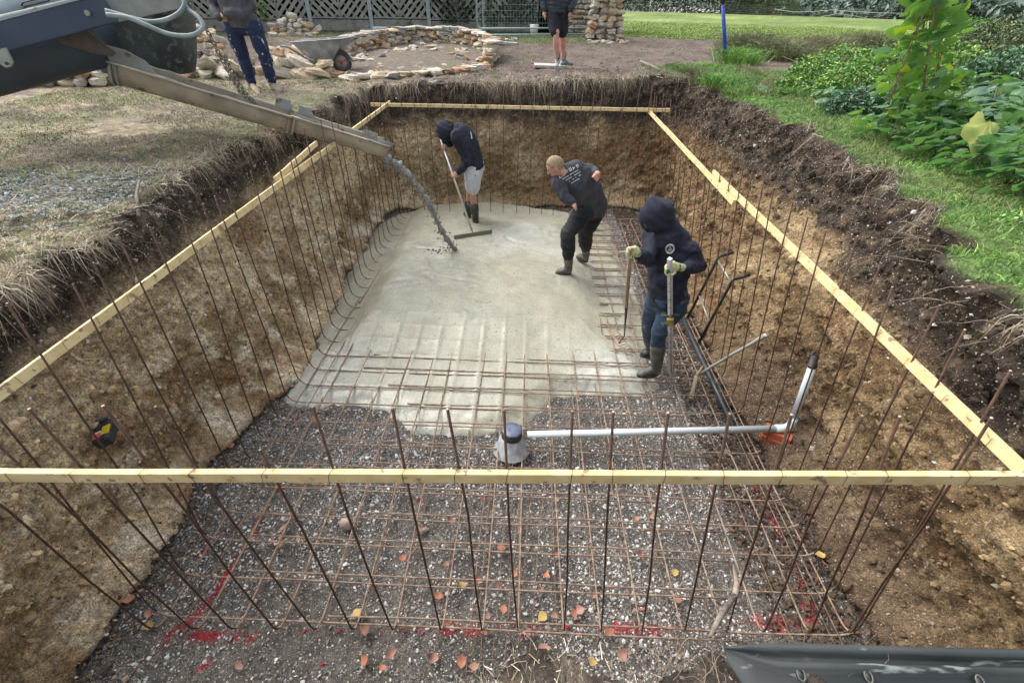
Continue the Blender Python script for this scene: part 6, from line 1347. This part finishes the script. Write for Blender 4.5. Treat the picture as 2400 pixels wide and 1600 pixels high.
# hoop hose, crate, poles, blue post
M['bluehose'] = mat('bright_blue_pipe', (.04, .20, .42), (.06, .26, .5), 6, rough=.4)
hb_ = atg(1018, 106); o = MB().tube([at(px_, py_, y=hb_[1]+.3) for px_, py_ in ((1016, 108), (1022, 96), (1036, 83), (1056, 74), (1075, 70), (1092, 70), (1110, 73))], .018, 8).build('blue_pipe', M['bluehose'], None); tagged(o, 'bright blue water pipe arching over the small rubble heap', 'pipe')
cb = atg(895, 88); o = MB().box(cb+[0, 0, .12], (.2, .14, .13)).build('crate', mat('pale_blue_crate', (.35, .5, .6), (.55, .6, .62), 9, rough=.5), None, bevel=.01); tagged(o, 'pale blue crate standing at the foot of the trellis fence', 'crate')
o = MB().tube([atg(748, 100)+[0, 0, .1], atg(884, 84)+[0, 0, .16]], .022, 6).build('wooden_pole', M['rakewood'], None); tagged(o, 'thin wooden pole lying from the wheelbarrow to the blue crate', 'pole')
o = MB().beam(atg(652, 98)+[0, 0, .12], atg(742, 92)+[0, 0, .16], .1, .03).build('plank', mat('weathered_plank', (.36, .33, .28), (.45, .4, .33), 8, rough=.8), None); tagged(o, 'pale weathered plank across the foot of the tall rubble heap', 'plank')
bb = atg(1703, 150); M['bluep'] = mat('blue_painted_post', (.012, .035, .26), (.03, .08, .42), 12, rough=.4, spots=(.35, .42, .5), spot_scale=30, spot_th=.64)
o = MB().tube([bb-[0, 0, .1], lerp(bb, at(1694, 14, y=bb[1]), .5), at(1694, 14, y=bb[1])], [.04, .038, .036], 10).build('blue_post', M['bluep'], None); tagged(o, 'tall blue post standing in the grass at the far right corner of the pit', 'post')
# sticks by the post
o = MB().tube([atg(1560, 175)+[0, 0, .03], atg(1500, 152)+[0, 0, .06]], [.02, .03], 7).build('branch', M['bark'], None); tagged(o, 'short pale broken branch on the soil near the far right corner', 'branch')
# branch on the left bank
o = MB().tube([atg(322, 500)+[0, 0, -.02], atg(326, 470)+[0, 0, .04], atg(336, 445)+[0, 0, .07], atg(345, 430)+[0, 0, .05]], [.012, .011, .009, .004], 7).build('branch', M['bark'], None); tagged(o, 'dark broken branch sticking out of the soil at the left edge', 'branch')
# field fence
M['fpost'] = mat('pale_timber_post', (.42, .39, .30), (.5, .46, .38), 8, rough=.8); fp_ = [(1522, 28), (1603, 31), (1674, 36), (1440, 24)]
fpw = []
for i, (px_, py_) in enumerate(fp_):
    p_ = atg(px_, py_); fpw.append(p_); o = MB().tube([p_, p_+[0, 0, 1.35]], .065, 8).build('field_post', M['fpost'], None)
    tagged(o, ['pale timber field post second from the stone pillar', 'pale timber field post in the middle of the meadow edge', 'pale timber field post just left of the blue post', 'pale timber field post nearest the stone pillar'][i], 'fence post', 'posts along the far side of the meadow')
q0, q1 = fpw[3]+(fpw[3]-fpw[0])*.5, fpw[2]+(fpw[2]-fpw[1])*3; mb = MB()
for k in range(7): mb.tube([q0+[0, 0, .15+k*.16], lerp(q0, q1, .5)+[0, 0, .14+k*.16], q1+[0, 0, .15+k*.16]], .008, 3, cap=False)
for k in range(60): mb.tube([lerp(q0, q1, k/60)+[0, 0, .12], lerp(q0, q1, k/60)+[0, 0, 1.12]], .006, 3, cap=False)
o = mb.build('stock_wire', M['frm'], None); tagged(o, 'square mesh stock wire strung along the meadow posts', 'wire fence')
rA, rB = atg(1815, 62), atg(2125, 62)
rope = empty('fence_rope', tuple(rA), 'two sagging white electric fence ropes across the meadow', 'rope fence')
M['rope'] = mat('white_rope', (.6, .6, .55), rough=.7); ry = (rA[1]+rB[1])/2
for pl in ([(1815, 22), (1860, 29), (1905, 28), (1950, 24), (2000, 28), (2060, 31), (2130, 32)], [(1925, 40), (1960, 33), (1985, 35), (2035, 44)]): MB().tube([at(px_, py_, y=ry) for px_, py_ in pl], .018, 5).build('rope', M['rope'], rope)
for px_ in (1815, 1950, 2130): e_ = at(px_, 26, y=ry); MB().tube([e_*[1, 1, 0]+[0, 0, ground_z(e_[0], e_[1])], e_+[0, 0, .02]], .015, 5).build('stake', M['frm'], rope)
# hedge and trees far behind the meadow
rg = np.random.default_rng(8)
hq0, hq1 = fpw[3]+(fpw[3]-fpw[0])*1.2+[0, 2.5, 0], fpw[2]+(fpw[2]-fpw[1])*1.2+[0, 2.5, 0]
n = 16000; s_ = rg.random((n, 1)); q = hq0+(hq1-hq0)*s_+np.c_[rg.normal(size=n)*.4, np.abs(rg.normal(size=n))*1.4, rg.uniform(0, 4.5, n)]
g = leaves(n, q, .17, [(.008, .016, .008), (.014, .028, .012), (.03, .05, .018)], rg); o = link('far_hedge', mesh_np('far_hedge', g[0], g[1], M['leafm'], g[2])); tagged(o, 'dark tall hedge behind the wire fence of the meadow', 'hedge', kind='stuff')
for i, (px_, py_, rx_, hz_, pal, lab) in enumerate([(1780, 40, 3.2, 3.2, MID, 'grey green shrub behind the meadow, just right of the blue post'), (1850, 42, 3.0, 2.6, MID, 'middle green shrub behind the white ropes'), (1965, 38, 2.8, 2.7, BR[:4], 'rounded brighter green shrub right of the middle shrub behind the ropes'), (2300, 52, 3, 2.2, MID, 'loose grey green shrub on the skyline at the far right')]):
    c_ = atg(px_, py_)+[0, 3, 0]; c_[2] = gz(np.array([c_[0]]), np.array([c_[1]]))[0]; bush('shrub', lab, 'shrub', c_, (rx_, 1.6, hz_), 3800, .11, pal, 'shrubs behind the meadow', 60+i)
# tree lines on the slopes far behind
for i, (d_, z0_, hh_, a0, a1, lab) in enumerate([(95, -3, 9, 26, 62, 'blue green line of trees in the valley behind the white ropes'), (150, -6, 17, 18, 65, 'further haze-tinted line of trees below the hill fields')]):
    rg = np.random.default_rng(200+i); n = 14000; aa = np.radians(rg.uniform(a0, a1, n)); q = np.c_[np.sin(aa)*d_, np.cos(aa)*d_, np.zeros(n)]; top_ = hh_*(.65+.5*fbm(q, .09, 3)); q[:, 2] = z0_+top_*rg.random(n)**.7; q[:, :2] *= (1+rg.normal(size=(n, 1))*.03)
    g = leaves(n, q, .5 if i == 0 else .8, [(.06, .10, .075), (.09, .14, .10), (.12, .17, .13)], rg); o = link('tree_line', mesh_np('tree_line', g[0], g[1], M['leafm'], g[2])); tagged(o, lab, 'trees', kind='stuff')  # blue-grey leaf colours carry the haze of distance
# hills
n = 80; hv = []; hc = []; hf_ = []
rows_ = [(300, -8), (420, 0), (560, 13), (760, 30), (1000, 52), (1040, 20)]
for r, (d_, z_) in enumerate(rows_):
    for k in range(n+1):
        a_ = radians(-75+150*k/n); q = np.array([[sin(a_)*3, cos(a_)*3, r*.3]]); zz_ = z_+(z_+10)*.22*float(fbm(q, 1.1, 3)[0]); hv.append((sin(a_)*d_, cos(a_)*d_, zz_))
hv = np.array(hv); hf_ = [(r*(n+1)+k, r*(n+1)+k+1, (r+1)*(n+1)+k+1, (r+1)*(n+1)+k) for r in range(len(rows_)-1) for k in range(n)]
hm, tt_, bb_ = nt('hill_fields'); N_ = tt_.nodes; g_ = N_.new('ShaderNodeNewGeometry'); vz = N_.new('ShaderNodeTexVoronoi'); vz.inputs['Scale'].default_value = .02; mpn = N_.new('ShaderNodeMapping'); mpn.inputs['Scale'].default_value = (1, 1.0, 3)
tt_.links.new(g_.outputs['Position'], mpn.inputs[0]); tt_.links.new(mpn.outputs[0], vz.inputs['Vector']); cr_ = N_.new('ShaderNodeValToRGB'); cr_.color_ramp.interpolation = 'CONSTANT'
sep = N_.new('ShaderNodeSeparateColor'); tt_.links.new(vz.outputs['Color'], sep.inputs[0]); tt_.links.new(sep.outputs[0], cr_.inputs[0])
cr_.color_ramp.elements[0].color = (.09, .14, .10, 1); cr_.color_ramp.elements[1].position = .35; cr_.color_ramp.elements[1].color = (.12, .17, .11, 1)  # greyed greens: the distance haze is put into the colour
for p_, cc in ((.6, (.15, .20, .14, 1)), (.80, (.50, .47, .40, 1))): e_ = cr_.color_ramp.elements.new(p_); e_.color = cc
nz = N_.new('ShaderNodeTexNoise'); nz.inputs['Scale'].default_value = .03; tt_.links.new(g_.outputs['Position'], nz.inputs['Vector']); mrn = N_.new('ShaderNodeMapRange'); mrn.inputs['From Min'].default_value = .55; mrn.inputs['From Max'].default_value = .6; tt_.links.new(nz.outputs[0], mrn.inputs[0])
mxn = N_.new('ShaderNodeMix'); mxn.data_type = 'RGBA'; tt_.links.new(mrn.outputs[0], mxn.inputs[0]); tt_.links.new(cr_.outputs[0], mxn.inputs[6]); mxn.inputs[7].default_value = (.07, .12, .12, 1); tt_.links.new(mxn.outputs[2], bb_.inputs['Base Color']); bb_.inputs['Roughness'].default_value = .95
o = MB().add(hv, hf_, True).build('hills', hm, None); tagged(o, kind='structure')

# ------------------------------------------------------------------ vegetable bed on the right
def leaf_obj_mesh(name, kind, m_, seed):
    r = random.Random(seed); V = []; F = []
    if kind == 'heart':
        out_ = [(0, 0), (.22, .10), (.40, .04), (.50, -.02), (.34, -.42)]; prof_ = [(-.12, .16), (0, .36), (.2, .45), (.45, .38), (.7, .22), (.9, .08), (1.0, 0)]
        for i, (y_, w_) in enumerate(prof_):
            z_ = -.18*y_*y_+.02*r.gauss(0, 1); V += [(-w_, y_-.06*(i == 0), z_-w_*.28*r.uniform(.6, 1.3)), (0, y_ if i else .0, z_), (w_, y_-.06*(i == 0), z_-w_*.28*r.uniform(.6, 1.3))]
        F = [(i*3+k, i*3+k+1, (i+1)*3+k+1, (i+1)*3+k) for i in range(len(prof_)-1) for k in (0, 1)]
    else:  # lobed squash leaf
        V = [(0, 0, .03)]; n_ = 30
        for rr_, zf in ((.55, 0), (1.0, -.10)):
            for k in range(n_):
                a_ = 2*pi*k/n_-pi/2; lob = .84+.14*cos(5*(a_-pi/2)); lob *= 1-.75*max(0, 1-abs(k if k < n_/2 else n_-k)/1.4); R_ = rr_*lob*(1+.04*r.gauss(0, 1)*(rr_ > .9)); V.append((R_*cos(a_)*.55, R_*sin(a_)*.55+.3, zf*lob+.035*sin(5*a_+.8)*rr_+r.gauss(0, .004)))
        F = [(0, 1+k, 1+(k+1) % n_) for k in range(n_)]+[(1+k, 1+n_+k, 1+n_+(k+1) % n_, 1+(k+1) % n_) for k in range(n_)]
    return MB().add(V, F, True).mesh(name, m_)
def leafmat(name, c1, c2, rough=.42, sc=9):
    m, t_, b_ = nt(name); N = t_.nodes; tc = N.new('ShaderNodeTexCoord'); oi = N.new('ShaderNodeObjectInfo'); n1_ = N.new('ShaderNodeTexNoise'); n1_.inputs['Scale'].default_value = 4; n1_.inputs['Detail'].default_value = 4
    t_.links.new(tc.outputs['Object'], n1_.inputs['Vector']); ad = N.new('ShaderNodeMath'); ad.operation = 'ADD'; sb = N.new('ShaderNodeMath'); sb.operation = 'MULTIPLY_ADD'; sb.inputs[1].default_value = .5; sb.inputs[2].default_value = -.25
    t_.links.new(oi.outputs['Random'], sb.inputs[0]); t_.links.new(sb.outputs[0], ad.inputs[0]); t_.links.new(n1_.outputs[0], ad.inputs[1]); cr = N.new('ShaderNodeValToRGB'); cr.color_ramp.elements[0].position = .25; cr.color_ramp.elements[1].position = .75
    cr.color_ramp.elements[0].color = (*c1, 1); cr.color_ramp.elements[1].color = (*c2, 1); t_.links.new(ad.outputs[0], cr.inputs[0]); t_.links.new(cr.outputs[0], b_.inputs['Base Color']); b_.inputs['Roughness'].default_value = rough
    tr = N.new('ShaderNodeBsdfTranslucent'); tr.inputs[0].default_value = (c2[0]*1.6, c2[1]*1.9, c2[2]*.8, 1); mx = N.new('ShaderNodeMixShader'); mx.inputs[0].default_value = .25; out = N['Material Output']
    t_.links.new(b_.outputs[0], mx.inputs[1]); t_.links.new(tr.outputs[0], mx.inputs[2]); t_.links.new(mx.outputs[0], out.inputs[0]); return m
M['beanleaf'] = leafmat('dark_bean_leaf', (.045, .12, .055), (.14, .26, .14)); M['runner'] = leafmat('runner_bean_leaf', (.055, .15, .04), (.19, .32, .10)); M['runner_y'] = leafmat('yellowing_bean_leaf', (.13, .22, .03), (.28, .34, .05)); M['squash'] = leafmat('squash_leaf', (.045, .14, .045), (.15, .28, .12), .38); M['squash_y'] = leafmat('yellowed_squash_leaf', (.20, .28, .06), (.38, .42, .12)); M['hazeleaf'] = leafmat('blue_green_leaf', (.06, .13, .08), (.15, .25, .19), .35)
LB = [leaf_obj_mesh('leaf', 'heart', M['beanleaf'], i) for i in range(4)]; LRn = [leaf_obj_mesh('leaf', 'heart', M['runner'], 10+i) for i in range(4)]+[leaf_obj_mesh('leaf', 'heart', M['hazeleaf'], 15)]; LRy = [leaf_obj_mesh('leaf', 'heart', M['runner_y'], 20+i) for i in range(2)]
LS = [leaf_obj_mesh('leaf', 'lobed', M['squash'], 30+i) for i in range(3)]+[leaf_obj_mesh('leaf', 'lobed', M['hazeleaf'], 34)]; LSy = leaf_obj_mesh('leaf', 'lobed', M['squash_y'], 40)
def put_leaf(t, me, p_, s_, az, pitch, roll=0):
    o = bpy.data.objects.new('leaf', me); COL.objects.link(o); o.parent = t; o.matrix_parent_inverse = Matrix.LocRotScale(t.location, t.rotation_euler, None).inverted()
    o.location = tuple(p_); o.scale = (s_, s_, s_); o.rotation_mode = 'ZXY'; o.rotation_euler = (pitch, roll, az); return o
rv = random.Random(77)
beans = [(2085, 338, 'first from the left at the foot of the bean canes'), (2140, 352, 'second from the left in the front row'), (2195, 372, 'third from the left in the front row'), (2250, 392, 'fourth from the left in the front row'), (2300, 418, 'fifth in the front row beside the grass path'), (2352, 442, 'near the right edge of the photo in the front row'), (2410, 470, 'at the right edge of the photo in the front row'),
         (2160, 320, 'back row, left, behind the first low plants'), (2220, 332, 'back row, second from the left'), (2280, 352, 'back row, below the yellow squash leaf'), (2345, 378, 'back row, right of the yellow squash leaf'), (2415, 405, 'back row at the right edge of the photo')]
for px_, py_, lab in beans:
    b_ = atg(px_, py_); t = empty('dwarf_bean_plant', tuple(b_), 'low dark green bean plant '+lab, 'bean plant', 'low bean plants beside the grass path'); hh = rv.uniform(.28, .40); mb = MB()
    for k in range(40):
        a_ = rv.uniform(0, 6.28); q_ = rv.random()**.6; rr_ = .27*sin(q_*1.5)+.02; z_ = hh*(1-.75*q_*q_)*rv.uniform(.8, 1.1); p_ = b_+[rr_*cos(a_), rr_*sin(a_), z_]
        put_leaf(t, rv.choice(LB), p_, rv.uniform(.085, .125), a_-pi/2+rv.gauss(0, .5), rv.uniform(-.75, .1)-.35*q_, rv.gauss(0, .3))
        if k % 3 == 0: mb.tube([b_, lerp(b_, p_, .5)+[0, 0, .05], p_], .003, 4)
    mb.build('stem', M['stem'], t)
# runner beans on canes
cb = [atg(2052, 318), atg(2150, 322), atg(2105, 262), atg(2200, 275)]; apex = at(2200, -60, y=cb[1][1]-.15)
t = empty('runner_bean_wigwam', tuple(lerp(cb[0], cb[1], .5)), 'runner beans climbing a wigwam of canes above the vegetable bed', 'bean plant')
M['cane'] = mat('bamboo_cane', (.24, .17, .10), (.32, .24, .14), 20, rough=.6); tipx = apex
for c_ in cb: MB().tube([c_, c_+(apex-c_)*1.08], [.010, .008], 7).build('cane', M['cane'], t)
vines = MB()
for c_ in cb:
    for s2 in range(2): vines.tube([lerp(c_, apex, k/26)+np.array([cos(k*1.1+s2*3)*.022, sin(k*1.1+s2*3)*.022, 0]) for k in range(27)], .004, 4)
vines.build('vine', mat('reddish_vine', (.20, .10, .06), (.16, .18, .07), 10, rough=.7), t)
for k in range(270):
    c_ = cb[rv.choices(range(4), (3, 4, 2, 2))[0]]; q_ = rv.uniform(.05, .98); a_ = rv.uniform(0, 6.28); rr_ = rv.uniform(.03, .24)*(1.25-.45*q_); p_ = lerp(c_, apex, q_)+[rr_*cos(a_), rr_*sin(a_), rv.gauss(0, .04)]
    put_leaf(t, rv.choice(LRy) if rv.random() < .14 else rv.choice(LRn), p_, rv.uniform(.075, .145), a_-pi/2+rv.gauss(0, .6), rv.uniform(-1.3, -.35), rv.gauss(0, .35))
# squash plants
for lab, px_, py_, n_, rad, hh in (('large leaved squash plant behind the low beans at the right edge', 2330, 330, 26, .55, .50), ('blue green squash plant further back behind the bean canes', 2250, 255, 26, .6, .42), ('squash plant with big dark leaves at the far right edge', 2420, 290, 20, .6, .55), ('trailing squash leaves in the grass between the pit corner and the weeds', 1800, 215, 14, .65, .14), ('spreading squash plant left of the bean canes', 1930, 235, 16, .5, .2)):
    b_ = atg(px_, py_); t = empty('squash_plant', tuple(b_), lab, 'squash plant', 'squash plants in the vegetable bed'); mb = MB()
    for k in range(n_):
        a_ = rv.uniform(0, 6.28); rr_ = rad*rv.random()**.6; p_ = b_+[rr_*cos(a_), rr_*sin(a_), hh*rv.uniform(.45, 1.1)*(1.1-.5*rr_/rad)]; put_leaf(t, rv.choice(LS), p_, rv.uniform(.20, .34)*(.55 if hh < .25 else 1), rv.uniform(0, 6.28), rv.uniform(-.5, .25), rv.gauss(0, .25))
        mb.tube([b_+[rr_*cos(a_)*.4, rr_*sin(a_)*.4, 0], p_+[0, 0, -.02]], .006, 5)
    if 'behind the low beans' in lab:
        pq = at(2318, 285, y=4.0); o = put_leaf(t, LSy, pq, .32, 2.9, .95, .2); o['label'] = 'big yellow green lobed leaf'; o = put_leaf(t, LS[1], at(2395, 330, y=3.95), .42, 2.5, .8, .1); mb.tube([b_, pq], .008, 5)
    mb.build('stem', M['stem'], t)
# weeds
wd = [(1905, 200, .55, .45, BR, 'bright green weed clump left of the bean canes'), (1975, 235, .55, .5, BR, 'bright leafy clump directly left of the bean canes'), (1960, 185, .6, .55, BR, 'tall bright weed clump behind the squash leaves'), (2040, 215, .6, .65, BR, 'leafy clump behind the left bean cane'), (2000, 270, .4, .3, BL, 'low bluish clump at the edge of the grass path'), (1860, 215, .35, .2, BR, 'small low weed near the pit corner'),
      (2250, 190, .8, .5, BR, 'bright weed mass right of the bean canes'), (2350, 210, .9, .6, BL, 'bluish weed mass at the right behind the squash'), (2180, 150, .9, .6, BR, 'weed mass behind the bean canes'), (2330, 130, 1.2, .8, MID, 'grey green weeds at the top right'), (2440, 150, 1.2, .9, MID, 'tall weeds at the top right corner'), (2250, 100, 1.3, .7, BR[:4], 'pale weeds in the distance right of the canes'), (2080, 150, .9, .45, MID, 'low weeds in the distance left of the canes'), (2130, 255, .5, .35, BL, 'bluish leafy plant between the two front canes')]
for i, (px_, py_, r_, h_, pal, lab) in enumerate(wd):
    c_ = atg(px_, py_); k_ = c_[1]/6; bush('weed_clump', lab, 'weeds', c_, (r_, r_*.8, h_), int(2300 if r_ < 1 else 3600), .030 if r_ < .7 else .045, pal, 'weed clumps in the vegetable bed', 90+i, 5)
bush('creeping_weed', 'small leafy weed hanging over the right pit edge at the photo border', 'weeds', at(2395, 640, z=1.82), (.10, .22, .22), 260, .022, BR, None, 140, 3); bush('creeping_weed', 'leafy weed above the right pit edge beside the dead roots', 'weeds', at(2375, 545, z=1.98), (.14, .2, .14), 260, .024, BR, None, 141, 3)
# tall grass tufts
def tuft(px_, py_, r_, h_, n, lab, seed, pal):
    rg = np.random.default_rng(seed); c_ = atg(px_, py_); P = c_+np.c_[rg.normal(size=(n, 2))*r_*.5, np.zeros(n)]; D = np.c_[(P-c_)[:, :2]*1.2+rg.normal(size=(n, 2))*.25, np.ones(n)]; D /= np.linalg.norm(D, axis=1)[:, None]
    g = blades(P, D, rg.uniform(h_*.5, h_*1.1, n), rg.uniform(.003, .006, n), np.array(pal)[rg.integers(0, len(pal), n)]*rg.uniform(.7, 1.3, (n, 1)), rg, .35); o = link('grass_tuft', mesh_np('grass_tuft', g[0], g[1], M['grass'], g[2])); tagged(o, lab, 'grass tuft', 'tall grass tufts behind the far right corner')
TG = [(.12, .16, .06), (.18, .20, .09), (.25, .24, .13), (.10, .15, .05)]
tuft(1760, 128, .55, .75, 3200, 'tall arching grass tuft right behind the blue post', 1, TG); tuft(1835, 140, .5, .65, 2600, 'tall grass tuft second to the right of the blue post', 2, TG[1:3]+TG); tuft(1730, 150, .35, .5, 1500, 'short dense grass tuft at the foot of the blue post', 3, BR[:3]); tuft(1925, 120, .6, .6, 2200, 'straw coloured grass tuft behind the bright weeds', 4, TG[1:3]); tuft(2040, 110, .7, .6, 2200, 'straw coloured grass tuft behind the bean canes', 5, TG[1:]); tuft(1650, 168, .25, .22, 900, 'small green grass tuft at the far right pit corner', 6, BR[:3]); tuft(1690, 200, .3, .25, 1400, 'drooping green grass tuft over the pit corner', 7, BR[:4])
